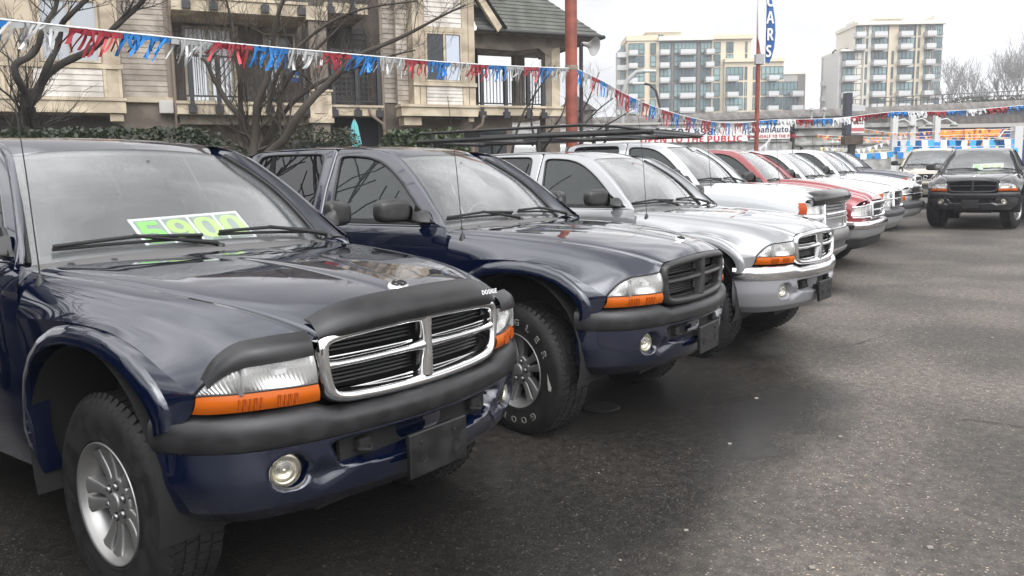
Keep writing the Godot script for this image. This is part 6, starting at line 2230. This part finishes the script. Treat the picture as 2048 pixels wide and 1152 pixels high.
	for k in spots.size():
		var q: Array = spots[k]
		var b0 := V(q[0], 0, q[1])
		var h: float = q[2]
		var limbs := [[[b0, b0 + V(0.1, h * 0.35, 0), b0 + V(-0.1, h * 0.7, 0.1), b0 + V(0.15, h * 0.98, 0)], 0.17, 0.035]]
		for j in 6:
			var y0 := h * r2.randf_range(0.58, 0.8)
			var dx := r2.randf_range(0.6, 1.7) * (1 if j % 2 else -1)
			limbs.append([[b0 + V(0, y0, 0), b0 + V(dx * 0.5, y0 + h * 0.07, r2.randf_range(-0.5, 0.5)), b0 + V(dx, y0 + h * 0.2, r2.randf_range(-0.8, 0.8))], 0.07, 0.025])
		var tr := bare_tree("far_tree", ["bare far tree closest to the right tower", "second bare far tree from the right tower", "wide bare far tree standing alone", "short bare far tree in the gap of the tree line", "tall bare far tree leftmost of the right cluster", "tall bare far tree second in the right cluster", "tall bare far tree third in the right cluster", "tall bare far tree fourth in the right cluster", "tall bare far tree fifth in the right cluster", "tall bare far tree at the right edge"][k], b0, limbs, M.bark_hazed, 100 + k, h * 0.14, 1, 6, "bare trees in the distance at the right", 0.7, 0.018)
	hedge("shrub", "low brown scrub under the far bare trees", V(69, 6.5, -116), V(18, 5.0, 2.0), 1500, 0.5, [M.leaf_brown], 31)
	# a roadside house and trees behind the camera: seen in the trucks' windows
	o = thing("opposite_house", "low dark-roofed house across the lot behind the viewer", "house", V(-25, 0, -3), deg_to_rad(85))
	bx("wall", -7, 7, 0, 3.0, -6, 0, M.taupe, o)
	g = MB.new()
	g.slab(v2([-7.6, 2.9, 7.6, 2.9, 4.5, 5.2, -4.5, 5.2]), func(p): return V(p.x, p.y, 0.5), func(p): return V(p.x, p.y, -6.5))
	part("roof", g, M.shingle, o)
	for k in 2:
		var b0: Vector3 = [V(-10.0, 0, -5.2), V(-13.5, 0, -2.5)][k]
		var limbs := [[[b0, b0 + V(0.1, 1.5, 0), b0 + V(-0.1, 3.2, 0.1), b0 + V(0.2, 5.8, 0)], 0.2, 0.06]]
		for j in 6:
			var an := j * 1.05 + k
			limbs.append([[b0 + V(0, 1.8 + j * 0.35, 0), b0 + V(cos(an) * 1.2, 3.1 + j * 0.35, sin(an) * 1.2), b0 + V(cos(an) * 2.6, 4.6 + j * 0.3, sin(an) * 2.6)], 0.09, 0.025])
		bare_tree("bare_tree", ["bare tree across the lot nearest the viewer", "bare tree across the lot beyond the house"][k], b0, limbs, M.bark, 60 + k, 1.5, 1, 8, "", 0.25, 0.014)
# ---------------------------------------------------------------- light and camera
const CAM_H := 1.505
func camera_and_sky() -> void:
	var p := deg_to_rad(7.75)
	var r := deg_to_rad(-0.95)
	var fwd := V(0, -sin(p), -cos(p))
	var up := V(0, cos(p), -sin(p))
	var right := Vector3.RIGHT
	var cam := Camera3D.new()
	cam.name = "camera"
	cam.transform = Transform3D(Basis(right * cos(r) + up * sin(r), up * cos(r) - right * sin(r), -fwd), V(0, CAM_H, 0))
	cam.fov = rad_to_deg(2 * atan(576.0 / 1638.0))
	cam.near = 0.05
	cam.far = 1500
	add_child(cam)
	cam.current = true
	var we := WorldEnvironment.new()
	we.name = "environment"
	var e := Environment.new()
	e.background_mode = Environment.BG_SKY
	e.tonemap_mode = Environment.TONE_MAPPER_LINEAR
	e.tonemap_exposure = 0.92
	e.sdfgi_enabled = true
	e.ssao_enabled = true
	e.ssil_enabled = true
	e.fog_enabled = true
	e.fog_density = FOG
	e.fog_light_color = Color(0.93, 0.94, 0.96)
	var sky := Sky.new()
	var sm := PanoramaSkyMaterial.new()
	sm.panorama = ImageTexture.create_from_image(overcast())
	sky.sky_material = sm
	e.sky = sky
	we.environment = e
	add_child(we)
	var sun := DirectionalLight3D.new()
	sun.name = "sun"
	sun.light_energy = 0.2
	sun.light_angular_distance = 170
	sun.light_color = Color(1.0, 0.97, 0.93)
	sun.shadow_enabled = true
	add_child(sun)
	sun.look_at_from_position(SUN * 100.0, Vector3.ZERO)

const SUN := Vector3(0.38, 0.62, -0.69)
const FOG := 0.0012

# an overcast sky, brighter overhead, with soft cloud streaks
func overcast() -> Image:
	var w := 1024
	var h := 512
	var im := Image.create(w, h, false, Image.FORMAT_RGBF)
	var f := FastNoiseLite.new()
	f.seed = 4
	f.frequency = 1.0
	f.fractal_octaves = 5
	var f2 := FastNoiseLite.new()
	f2.seed = 9
	f2.frequency = 0.55
	f2.fractal_octaves = 3
	for j in h:
		var el := (0.5 - (j + 0.5) / h) * PI
		var s := sin(el)
		for i in w:
			var az := TAU * (i + 0.5) / w
			if s < -0.02:
				im.set_pixel(i, j, Color(0.28, 0.28, 0.28))
				continue
			var k := maxf(s, 0.0)
			# clouds lie on a high sheet: far ones are drawn out
			var d := 1.0 / (k + 0.16)
			var q := Vector3(cos(az) * cos(el) * d, 0.0, sin(az) * cos(el) * d)
			var c := f.get_noise_3d(q.x * 0.75, 3.0, q.z * 0.75)
			var c2 := f2.get_noise_3d(q.x * 0.4, 8.0, q.z * 0.4)
			var b := SKY_LOW * (1.0 + SKY_RISE * pow(k, 0.9))
			var amp := lerpf(0.36, 1.0, smoothstep(0.12, 0.5, k))
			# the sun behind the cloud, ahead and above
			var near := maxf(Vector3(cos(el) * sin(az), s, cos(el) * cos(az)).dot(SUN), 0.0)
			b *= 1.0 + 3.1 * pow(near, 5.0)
			b *= clampf(1.0 + (1.35 * c + 0.8 * c2) * amp, 0.40, 2.2)
			var g := clampf(1.0 - (c + 0.6 * c2) * amp, 0.0, 1.6)
			im.set_pixel(i, j, Color(b * (1.0 - 0.012 * g), b * (1.0 - 0.004 * g), b * (1.0 + 0.022 * g)))
	return im

const SKY_LOW := 1.06
const SKY_RISE := 1.0

func ground_y(x: float, z: float) -> float:
	var d := -z - 0.2 * x * 0.0
	return 0.27 * smoothstep(7.5, 22.0, d) * smoothstep(-8.0, 8.0, x + 4.0)

func materials() -> void:
	M.blue = paint(L(0.001, 0.0034, 0.0165), 0.1, 0.6)
	M.blue_valance = M.blue
	M.glass = glass(0.065, Color(0.42, 0.44, 0.44))
	M.side_glass = glass(0.75, Color(0.03, 0.035, 0.035))
	M.tint = glass(0.8, Color(0.01, 0.01, 0.012))
	M.lens = glass(0.16, Color(0.9, 0.9, 0.88))
	M.lens_clear = glass(0.1, Color(0.8, 0.8, 0.7))
	M.chrome = mat(L(0.75), 0.08, 1.0)
	M.reflector = mat(L(0.66, 0.66, 0.64), 0.27, 0.95)
	M.fog_reflector = mat(L(0.5, 0.47, 0.38), 0.25, 1.0)
	M.silver_plastic = mat(L(0.35), 0.35, 0.6)
	M.amber = mat(L(0.40, 0.083, 0.005), 0.2)
	M.amber.metallic_specular = 0.3
	M.amber_dark = mat(L(0.30, 0.055, 0.004), 0.25)
	M.black_plastic = plastic(L(0.011), 0.5)
	M.grey_black = plastic(L(0.028, 0.0275, 0.027), 0.45)
	M.bumper_grey = plastic(L(0.021, 0.021, 0.022), 0.5)
	M.grey_plastic = mat(L(0.11, 0.107, 0.105), 0.6)
	M.black_rubber = mat(L(0.012), 0.7)
	M.pitch = mat(L(0.004), 0.8)
	M.black_iron = mat(L(0.005, 0.0046, 0.0044), 0.85)
	M.frit = mat(L(0.03), 0.35)
	M.trim = mat(L(0.16, 0.155, 0.15), 0.8)
	M.seat = mat(L(0.06, 0.06, 0.065), 0.9)
	M.dash = mat(L(0.05, 0.05, 0.052), 0.6)
	M.tyre = plastic(L(0.0075, 0.0073, 0.0070), 0.8)
	M.tyre_white = mat(L(0.40, 0.39, 0.35), 0.7)
	M.alloy = mat(L(0.27, 0.265, 0.258), 0.38, 0.7)
	M.nut = mat(L(0.3), 0.3, 0.9)
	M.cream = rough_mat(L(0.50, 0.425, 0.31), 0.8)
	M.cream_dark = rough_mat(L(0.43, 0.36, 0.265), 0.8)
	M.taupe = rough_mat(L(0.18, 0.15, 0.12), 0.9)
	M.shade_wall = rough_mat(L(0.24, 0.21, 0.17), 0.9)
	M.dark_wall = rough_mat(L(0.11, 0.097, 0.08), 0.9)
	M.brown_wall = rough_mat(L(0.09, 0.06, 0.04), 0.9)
	M.brown_wood = rough_mat(L(0.085, 0.06, 0.045), 0.8)
	M.soffit = rough_mat(L(0.21, 0.185, 0.14), 0.9)
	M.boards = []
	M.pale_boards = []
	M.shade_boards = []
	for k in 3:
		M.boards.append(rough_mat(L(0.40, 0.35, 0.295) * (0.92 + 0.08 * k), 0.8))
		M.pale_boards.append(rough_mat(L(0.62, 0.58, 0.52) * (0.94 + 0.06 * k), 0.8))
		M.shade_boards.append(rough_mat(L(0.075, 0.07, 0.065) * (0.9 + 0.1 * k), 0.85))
	M.pipe = mat(L(0.19, 0.15, 0.115), 0.6)
	M.white_box = mat(L(0.45, 0.43, 0.40), 0.6)
	M.rail = mat(L(0.012, 0.012, 0.013), 0.45)
	M.blind_glass = mat(L(0.30, 0.32, 0.34), 0.12)
	M.dark_glass = mat(L(0.02, 0.024, 0.027), 0.06)
	M.blind = mat(L(0.80, 0.82, 0.84), 0.6)
	M.curtain = mat(L(0.42, 0.46, 0.52), 0.8)
	M.towel = mat(L(0.04, 0.09, 0.28), 0.9)
	M.shingle = rough_mat(L(0.11, 0.115, 0.10), 0.95)
	M.dark_gutter = mat(L(0.03, 0.03, 0.028), 0.5)
	M.twig_core = mat(L(0.012, 0.014, 0.009), 1.0)
	M.leaf_dark = leaf(L(0.010, 0.015, 0.008))
	M.leaf_mid = leaf(L(0.017, 0.023, 0.012))
	M.leaf_bright = leaf(L(0.06, 0.08, 0.035))
	M.leaf_brown = leaf(L(0.05, 0.048, 0.026))
	M.teal = mat(L(0.13, 0.42, 0.42), 0.8)
	M.bark = rough_mat(L(0.042, 0.037, 0.031), 0.95)
	M.bark_grey = rough_mat(L(0.060, 0.050, 0.040), 0.95)
	M.bark_hazed = mat(L(0.25, 0.24, 0.23), 1.0)  # paler than the near bark: distance haze put into the colour
	M.rope = mat(L(0.6), 0.6)
	M.red_paint = rough_mat(L(0.26, 0.062, 0.036), 0.55)
	M.horn = mat(L(0.30, 0.30, 0.29), 0.5)
	M.white_cloth = mat(L(0.72), 0.8)
	M.flag_blue = mat(L(0.02, 0.085, 0.25), 0.7)
	M.flag_cyan = mat(L(0.03, 0.30, 0.62), 0.6)
	M.tower_cream = mat(L(0.60, 0.52, 0.38), 0.85)
	M.tower_pale = mat(L(0.66, 0.62, 0.53), 0.85)
	M.tower_white = mat(L(0.58, 0.57, 0.54), 0.85)
	M.tower_slab = mat(L(0.36, 0.345, 0.32), 0.85)
	M.tower_parapet = mat(L(0.50, 0.50, 0.49), 0.6)
	M.tower_brown = mat(L(0.17, 0.145, 0.125), 0.85)
	M.tower_frame = mat(L(0.055, 0.065, 0.068), 0.5)
	M.tower_glass = [mat(L(0.11, 0.20, 0.20), 0.08), mat(L(0.045, 0.095, 0.10), 0.08), mat(L(0.20, 0.31, 0.305), 0.1)]
	M.deck = rough_mat(L(0.21, 0.195, 0.18), 0.9)
	M.deck_dark = rough_mat(L(0.12, 0.115, 0.11), 0.9)
	M.shed = rough_mat(L(0.12, 0.105, 0.095), 0.9)
	M.shop_wall = rough_mat(L(0.40, 0.40, 0.39), 0.8)
	M.stucco = rough_mat(L(0.40, 0.40, 0.38), 0.9)
	M.stucco_dark = rough_mat(L(0.30, 0.30, 0.285), 0.9)
	M.sign_white = mat(L(0.66, 0.65, 0.62), 0.5)
	M.sign_pale = mat(L(0.40, 0.40, 0.40), 0.5)
	M.sign_grey = mat(L(0.10), 0.6)
	M.sign_navy = mat(L(0.02, 0.024, 0.07), 0.6)
	M.sign_red = mat(L(0.40, 0.02, 0.03), 0.6)
	M.sign_red_pale = mat(L(0.40, 0.10, 0.10), 0.6)
	M.pylon_navy = mat(L(0.018, 0.02, 0.035), 0.5)
	M.blue_wall = rough_mat(L(0.02, 0.06, 0.22), 0.8)
	M.orange = mat(L(0.70, 0.28, 0.03), 0.7)
	M.orange_flag = mat(L(0.75, 0.30, 0.05), 0.6)
	M.orange_red = mat(L(0.55, 0.12, 0.05), 0.6)
	M.pale_yellow = mat(L(0.68, 0.55, 0.22), 0.6)
	M.white_post = mat(L(0.50, 0.50, 0.49), 0.6)
	M.white_van = mat(L(0.6), 0.4)
	M.guard = plastic(L(0.014, 0.014, 0.0145), 0.42)
	M.white_print = mat(L(0.6), 0.5)
	M.card = mat(L(0.75, 0.78, 0.78), 0.5)
	M.card_grey = mat(L(0.20, 0.27, 0.22), 0.6)
	M.lime = mat(L(0.16, 0.75, 0.03), 0.5)
	M.lime2 = mat(L(0.40, 0.72, 0.10), 0.5)
	M.smoke = mat(L(0.016), 0.12)
	M.bumper_lt = mat(L(0.16, 0.158, 0.155), 0.45)
	M.bumper_dk = mat(L(0.045, 0.045, 0.048), 0.5)
	M.rack = mat(L(0.012), 0.35)
	M.amber_red = mat(L(0.36, 0.06, 0.012), 0.2)
	M.amber_red.metallic_specular = 0.3
	M.red_lens = mat(L(0.25, 0.01, 0.01), 0.15)

# a surface with faint blotches and grain
var blotch: Texture2D
var grain: Texture2D
func rough_mat(c: Color, rough := 0.85) -> StandardMaterial3D:
	if blotch == null:
		blotch = noise_tex(0.012, 256, Color(0.80, 0.79, 0.78), Color(1, 1, 1), 5, 7)
		grain = noise_tex(0.15, 256, Color(0.3, 0.3, 0.3), Color(0.7, 0.7, 0.7), 3, 8)
	var m := mat(c, rough)
	m.albedo_texture = blotch
	m.heightmap_enabled = true
	m.heightmap_texture = grain
	m.heightmap_scale = 0.4
	return tri_uv(m, 0.5)

func leaf(c: Color) -> StandardMaterial3D:
	var m := mat(c, 0.5)
	m.cull_mode = BaseMaterial3D.CULL_DISABLED
	m.backlight_enabled = true
	m.backlight = Color(0.15, 0.2, 0.08)
	return m

# moulded plastic or rubber with a fine grain and faint scuffs
func plastic(c: Color, rough: float) -> StandardMaterial3D:
	if scuff == null:
		scuff = noise_tex(0.02, 256, Color(0.72, 0.72, 0.72), Color(1, 1, 1), 5, 17)
		skin = noise_tex(0.35, 256, Color(0.35, 0.35, 0.35), Color(0.65, 0.65, 0.65), 2, 18)
	var m := mat(c, rough)
	m.albedo_texture = scuff
	m.roughness_texture = scuff
	m.heightmap_enabled = true
	m.heightmap_texture = skin
	m.heightmap_scale = 0.05
	return tri_uv(m, 2.0, false)

var scuff: Texture2D
var skin: Texture2D

func paint(c: Color, metal := 0.25, gloss := 0.5) -> StandardMaterial3D:
	var m := mat(c, 0.06, metal)
	m.metallic_specular = gloss
	m.clearcoat_enabled = true
	m.clearcoat = 1.0
	m.clearcoat_roughness = 0.03
	return m

func glass(a: float, c := Color(0.05, 0.06, 0.06)) -> StandardMaterial3D:
	var m := mat(c, 0.0)
	m.albedo_color.a = a
	m.transparency = BaseMaterial3D.TRANSPARENCY_ALPHA
	m.cull_mode = BaseMaterial3D.CULL_DISABLED
	m.metallic_specular = 0.5
	return m

func place(o: Node3D, x: float, z: float, deg: float, y := -1.0) -> void:
	o.position = V(x, ground_y(x, z) if y < 0 else y, z)
	o.rotation.y = -deg_to_rad(deg)

func swap(o: Node, from: Material, to: Material) -> void:
	if o is MeshInstance3D and o.material_override == from:
		o.material_override = to
	for c in o.get_children():
		swap(c, from, to)

func copy(o: Node3D, label: String) -> Node3D:
	var d: Node3D = o.duplicate()
	d.name = numbered(cleaner.sub(str(o.name), ""))
	add_child(d)
	d.set_meta("label", label)
	return d

func _ready() -> void:
	cleaner.compile("_[0-9]{3}$")
	camera_and_sky()
	materials()
	build_ground()
	apartment()
	towers()
	pennants()
	low_town()
	near_trees()
	trucks()

func trucks() -> void:
	var a := make_dakota("pickup_truck", "nearest dark blue pickup with chrome crosshair grille and black hood shield", "pickups in the front row")
	var b := copy(a, "dark blue pickup with black grille parked second from the camera")
	add_wheels(a, deg_to_rad(-2), 0.4)
	add_wheels(b, deg_to_rad(-15), 0.1)
	place(a, -0.949, -3.42, 36.6, 0.0)
	place(b, 0.486, -5.34, 33.75, 0.0)
	var c := copy(b, "silver pickup with chrome grille and chrome front bumper")
	place(c, 1.956, -7.30, 38.5, 0.0)
	for w in ["wheel", "wheel_002"]:
		c.get_node(w).rotation.y += deg_to_rad(10)
	var d := copy(b, "dark grey pickup with lime price card facing the row")
	place(d, 10.15, -17.98, 123.8, 0.246)
	# second: all grey-black grille
	swap(b.get_node("grille"), M.chrome, M.grey_black)
	swap(d.get_node("grille"), M.chrome, M.bumper_grey)
	var silver := paint(L(0.30, 0.305, 0.31), 0.45)
	swap(c, M.blue, silver)
	swap(d, M.blue, paint(L(0.022, 0.022, 0.025)))
	swap(c.get_node("bumper"), M.bumper_grey, M.chrome)
	swap(c.get_node("bumper/valance"), silver, mat(L(0.25, 0.25, 0.26), 0.4, 0.3))
	d.get_node("antenna").free()
	shield_set(a)
	other_trucks(b)
	tyre_lettering(b.get_node("wheel"))
	var e := copy(d, "dark pickup next to the nearest one, added unseen at the left to darken it")
	place(e, -2.62, -1.32, 36.6, 0.0)  # unseen pickup added to shade and reflect in the nearest one
	for k in 3:
		var h := copy(d, ["dark pickup two places left of the nearest one, added unseen to block light", "dark pickup three places left of the nearest one, added unseen to block light", "dark pickup behind the viewer, added unseen to block light"][k])
		place(h, [-4.45, -6.2, -1.2][k], [0.55, 2.5, 5.4][k], [36.6, 36.6, -130.0][k], 0.0)  # unseen pickups added to block light from the left and behind
	price_card(a, "5900", "white card with lime number 5900 behind the nearest windshield", V(-0.96, 1.265, -0.205), 0.62)
	price_card(d, "5500", "white and lime price card behind the grey pickup's windshield", V(-0.92, 1.30, -0.15), 0.6)

# raised outlined letters round the tyre's wall
func tyre_lettering(w: Node3D) -> void:
	for q in [["WRANGLER", 158.0, 18.6], ["GOODYEAR", -56.0, 17.5]]:
		var s: String = q[0]
		for k in s.length():
			var a := deg_to_rad(q[1] - q[2] * k)
			var e := V(cos(a), sin(a), 0)
			var b := Basis(V(sin(a), -cos(a), 0), e, V(0, 0, 1))
			var o := part("letter", text_mesh(s[k], 0.036, 0.0015), M.tyre_white, w)
			o.transform = Transform3D(Basis(b.x * 1.35, b.y, b.z), e * 0.292 + V(0, 0, 0.1285))
			if k < 8:
				var i := part("letter_face", text_mesh(s[k], 0.030, 0.0015, false), M.tyre, w)
				i.transform = Transform3D(Basis(b.x * 1.35, b.y, b.z), e * 0.292 + V(0, 0, 0.1296))
	var g := MB.new()
	g.poly(v2([0.285, 0.035, 0.298, -0.005, 0.318, -0.045, 0.312, -0.07, 0.302, -0.062, 0.294, -0.07, 0.288, -0.03]), func(p): return V(p.x, p.y, 0.1285), V(0, 0, 1))
	part("sidewall_mark", g, M.tyre_white, w)

# black guards over the hood edge and the headlights
func shield_set(t: Node3D) -> void:
	var g := MB.new()
	var rows := []
	for q in [[0.016, -0.030], [0.031, -0.018], [0.036, 0.01], [0.022, 0.045], [-0.012, 0.072], [-0.04, 0.082], [-0.043, 0.078], [-0.012, 0.062]]:
		var row := PackedVector3Array()
		for k in 49:
			var z := lerpf(-0.465, 0.465, k / 48.0)
			var e := pow(absf(z) / 0.465, 7.0)
			var y := 1.036 - 0.10 * z * z - 0.012 * e
			row.append(V(grille_x(z, y) + q[0] - 0.035 * e * (1.0 if q[1] < 0.05 else 0.6), y + q[1] * (1.0 - 0.25 * e) - 0.01 * e, z))
		rows.append(row)
	g.grid(rows, V(0.6, 0.95, 0))
	var sh := part("bug_shield", g, M.guard, t)
	var tm := part("lettering", text_mesh("DODGE", 0.018, 0.002), M.white_print, sh)
	tm.transform = Transform3D(Basis(V(0.13, 0, -1).normalized(), V(-0.25, 0.97, -0.03).normalized(), V(0.96, 0.25, 0.13).normalized()), V(0.802, 1.052, -0.36))
	for sd in [1, -1]:
		var top := nose_top().slice(0, 6)
		g = MB.new()
		var a := []; var b := []; var c := []
		for k in 6:
			var p: Vector3 = top[k]
			var h: float = [0.062, 0.066, 0.066, 0.060, 0.045, 0.012][k]
			a.append(p + V(0.018, -0.012, 0.006))
			b.append(p + V(0.010, h * 0.5, 0.008))
			c.append(p + V(-0.030, h, -0.012 + 0.01))
		g.grid(loft([a, b, c], 30, 8), V(0.4, 0.85, 0.4))
		part("headlight_guard", g if sd > 0 else g.flipped(), M.guard, t)

func price_card(t: Node3D, s: String, label: String, at: Vector3, w: float) -> void:
	var o := thing("price_card", label, "price card", t.transform * at, 0.0)
	# leans back on the dash along the slope of the glass
	var n := V(0.64, 0.77, 0.0).normalized()
	var r := V(-0.05, 0, -1).normalized()
	var u := n.cross(r).normalized()
	r = u.cross(n).normalized()
	o.basis = t.basis * Basis(r, u, n)
	var g := MB.new()
	g.box(Vector3.ZERO, V(w, w * 0.36, 0.004))
	part("card", g, M.card, o)
	for k in s.length():
		var x := w * (-0.365 + 0.243 * k)
		g = MB.new()
		g.box(V(x, 0, 0.003), V(w * 0.215, w * 0.30, 0.003))
		part("number_panel", g, M.card_grey, o)
		var d := part("digit", text_mesh(s[k], w * 0.245, 0.003), [M.lime, M.lime2, M.lime2, M.lime2][k], o)
		d.position = V(x, 0, 0.0065)
		d.scale.x = 1.25

func add_wheels(t: Node3D, steer: float, roll: float) -> void:
	for s in [1.0, -1.0]:
		add_wheel(t, 0.0, 0.70 * s, steer, roll)
		add_wheel(t, -3.33, 0.70 * s, 0.0, roll + 0.5)

# crushed stone in tar: the colour and the height of one square, wrapping at its edges
func aggregate(size: int, stones: int) -> Array:
	var rng := RandomNumberGenerator.new()
	rng.seed = 2
	var f := FastNoiseLite.new()
	f.seed = 3
	f.frequency = 0.02
	f.fractal_octaves = 4
	var im := Image.create(size, size, false, Image.FORMAT_RGB8)
	var he := Image.create(size, size, false, Image.FORMAT_L8)
	for y in size:
		for x in size:
			var n := 0.5 + 0.16 * f.get_noise_2d(x, y)
			var q := n * 0.65 + rng.randf() * 0.05
			im.set_pixel(x, y, Color(q * 1.02, q, q * 0.98))
			he.set_pixel(x, y, Color(0.25, 0.25, 0.25))
	for k in stones:
		var cx := rng.randf() * size
		var cy := rng.randf() * size
		var r := 0.8 + 2.9 * pow(rng.randf(), 3.5)
		var an := rng.randf() * PI
		var el := rng.randf_range(0.55, 1.0)
		var t := rng.randf()
		var b := rng.randf_range(0.25, 0.48) if t < 0.86 else rng.randf_range(0.50, 0.76)
		var warm := rng.randf_range(-0.02, 0.10)
		var c := Color(b * (1.0 + warm), b, b * (1.0 - warm))
		var hh := rng.randf_range(0.45, 0.95)
		var ri := int(ceil(r))
		for dy in range(-ri, ri + 1):
			for dx in range(-ri, ri + 1):
				var u := (dx * cos(an) + dy * sin(an)) / r
				var w := (-dx * sin(an) + dy * cos(an)) / (r * el)
				if u * u + w * w <= 1.0:
					var px := posmod(int(cx) + dx, size)
					var py := posmod(int(cy) + dy, size)
					im.set_pixel(px, py, c)
					he.set_pixel(px, py, Color(hh, hh, hh))
	return [ImageTexture.create_from_image(im), ImageTexture.create_from_image(he)]

const WET_EDGE := [0.2, -0.5, 0.45, -1.8, 0.77, -2.92, 0.92, -3.37, 1.27, -3.77, 1.65, -4.19, 1.91, -4.56, 2.30, -5.2, 2.43, -5.72, 2.35, -6.12, 2.28, -6.86, 2.9, -8.2, 4.2, -10.2, 5.0, -13.0]

func build_ground() -> void:
	var tx := aggregate(1024, 46000)
	var big := noise_tex(0.006, 512, Color(0.74, 0.735, 0.73), Color(1.0, 0.985, 0.965), 6, 11, FastNoiseLite.TYPE_SIMPLEX_SMOOTH, 0.25, 0.75)
	var m := mat(L(0.96, 0.925, 0.885), 0.8)
	m.albedo_texture = tx[0]
	m.heightmap_enabled = true
	m.heightmap_texture = tx[1]
	m.heightmap_scale = 0.28
	m.detail_enabled = true
	m.detail_albedo = big
	m.detail_blend_mode = BaseMaterial3D.BLEND_MODE_MUL
	m.detail_uv_layer = BaseMaterial3D.DETAIL_UV_2
	m.vertex_color_use_as_albedo = true
	var g := MB.new()
	var xs := [-900.0, -300.0, -100.0, -50.0]
	for k in 67: xs.append(-25 + k * 0.9)
	xs.append_array([60.0, 100.0, 300.0, 900.0])
	var zs := [900.0, 300.0, 100.0, 40.0]
	for k in 61: zs.append(15 - k * 0.9)
	zs.append_array([-60.0, -100.0, -300.0, -900.0])
	var f := FastNoiseLite.new()
	f.seed = 5
	f.frequency = 0.22
	f.fractal_octaves = 4
	ground_grid(g, xs, zs, 0.0, f, false)
	var lot := part("asphalt_lot", as_ground(g), m, self)
	kind(lot, "structure")
	# the damp part: the same stone, darker and with a film of water
	g = MB.new()
	xs = []
	zs = []
	for k in 131: xs.append(-4.5 + k * 0.075)
	for k in 171: zs.append(-0.4 - k * 0.075)
	ground_grid(g, xs, zs, 0.004, f, true)
	var w := m.duplicate()
	w.albedo_color = L(0.30, 0.295, 0.29).linear_to_srgb()
	w.roughness = 0.29
	w.heightmap_scale = 0.2
	w.transparency = BaseMaterial3D.TRANSPARENCY_ALPHA
	kind(part("damp_asphalt", as_ground(g), w, self), "structure")
	var o := thing("drain_lid", "small oval drain lid on the asphalt beside the second pickup's front wheel", "drain lid", V(0.56, 0.004, -5.18))
	g = MB.new()
	g.lathe([Vector2(0.13, 0.0), Vector2(0.125, 0.008), Vector2(0.11, 0.008), Vector2(0.105, 0.005), Vector2(0.001, 0.005)], V(0, 0.004, 0), V(0, 1, 0), 24)
	part("lid", g, M.black_iron, o)
	# hairline cracks
	var rc := RandomNumberGenerator.new()
	rc.seed = 19
	g = MB.new()
	for k in 6:
		var p := V(rc.randf_range(1.5, 9.0), 0, rc.randf_range(-13.0, -2.5))
		var an := rc.randf() * TAU
		var l0 := PackedVector3Array(); var l1 := PackedVector3Array()
		for i in 26:
			an += rc.randf_range(-0.28, 0.28)
			p += V(cos(an), 0, sin(an)) * 0.07
			var wd := V(-sin(an), 0, cos(an)) * 0.004 * sin(PI * (i + 0.5) / 26.0) * rc.randf_range(0.5, 1.3)
			var up := V(0, ground_y(p.x, p.z) + 0.0075, 0)
			l0.append(p - wd + up)
			l1.append(p + wd + up)
		g.grid([l0, l1], V(0, -50, 0))
	kind(part("asphalt_cracks", g, mat(L(0.018), 0.9), self), "stuff")
	# leaves and crumbs of stone lying about
	var rng := RandomNumberGenerator.new()
	rng.seed = 8
	g = MB.new()
	for k in 240:
		var p := V(rng.randf_range(-0.5, 8.0), 0.007, rng.randf_range(-14.0, -2.0))
		p.y += ground_y(p.x, p.z)
		var s := rng.randf_range(0.004, 0.012)
		g.rbox(p, V(s * 2.2, s, s * 1.6), s * 0.3)
	kind(part("loose_stones", g, mat(L(0.22, 0.20, 0.175), 0.9)), "stuff")

var ground_uv2 := PackedVector2Array()
func ground_grid(g: MB, xs: Array, zs: Array, lift: float, f: FastNoiseLite, wet: bool) -> void:
	var rows := []
	for z in zs:
		var row := PackedVector3Array()
		for x in xs:
			row.append(V(x, ground_y(x, z) + lift, z))
		rows.append(row)
	g.grid(rows, V(0, -100, 0))
	var edge := v2(WET_EDGE)
	var f2 := FastNoiseLite.new()
	f2.seed = 15
	f2.frequency = 1.6
	f2.fractal_octaves = 4
	ground_uv2 = PackedVector2Array()
	for i in g.v.size():
		var p := g.v[i]
		g.uv[i] = Vector2(p.x, p.z) / 1.7
		ground_uv2.append(Vector2(p.x, p.z) / 7.3)
		var t := 1.0 + 0.13 * f.get_noise_2d(p.x, p.z)
		if not wet:
			g.col.append(Color(t, t * 0.985, t * 0.965, 1))
			continue
		# signed distance to the edge of the damp: positive inside
		var q := Vector2(p.x, p.z)
		var best := 1e9
		var side := 1.0
		for k in edge.size() - 1:
			var c := Geometry2D.get_closest_point_to_segment(q, edge[k], edge[k + 1])
			var d := c.distance_to(q)
			if d < best:
				best = d
				side = 1.0 if (edge[k + 1] - edge[k]).cross(q - edge[k]) < 0 else -1.0
		var s := best * side + 0.16 * f2.get_noise_2d(p.x, p.z) + 0.12 * f.get_noise_2d(p.x * 4.0, p.z * 4.0)
		var a := smoothstep(-0.10, 0.50, s)
		a *= 0.70 + 0.25 * clampf(0.6 + 1.6 * f.get_noise_2d(p.x * 2.0 + 30.0, p.z * 2.0), 0, 1)
		a *= smoothstep(-4.5, -3.2, p.x) * smoothstep(-13.1, -11.0, p.z)
		g.col.append(Color(1, 1, 1, a))

func as_ground(g: MB) -> ArrayMesh:
	var a := []
	a.resize(Mesh.ARRAY_MAX)
	a[Mesh.ARRAY_VERTEX] = g.v
	a[Mesh.ARRAY_NORMAL] = g.n
	a[Mesh.ARRAY_TEX_UV] = g.uv
	a[Mesh.ARRAY_TEX_UV2] = ground_uv2
	a[Mesh.ARRAY_COLOR] = g.col
	a[Mesh.ARRAY_INDEX] = g.ix
	var m := ArrayMesh.new()
	m.add_surface_from_arrays(Mesh.PRIMITIVE_TRIANGLES, a)
	return m
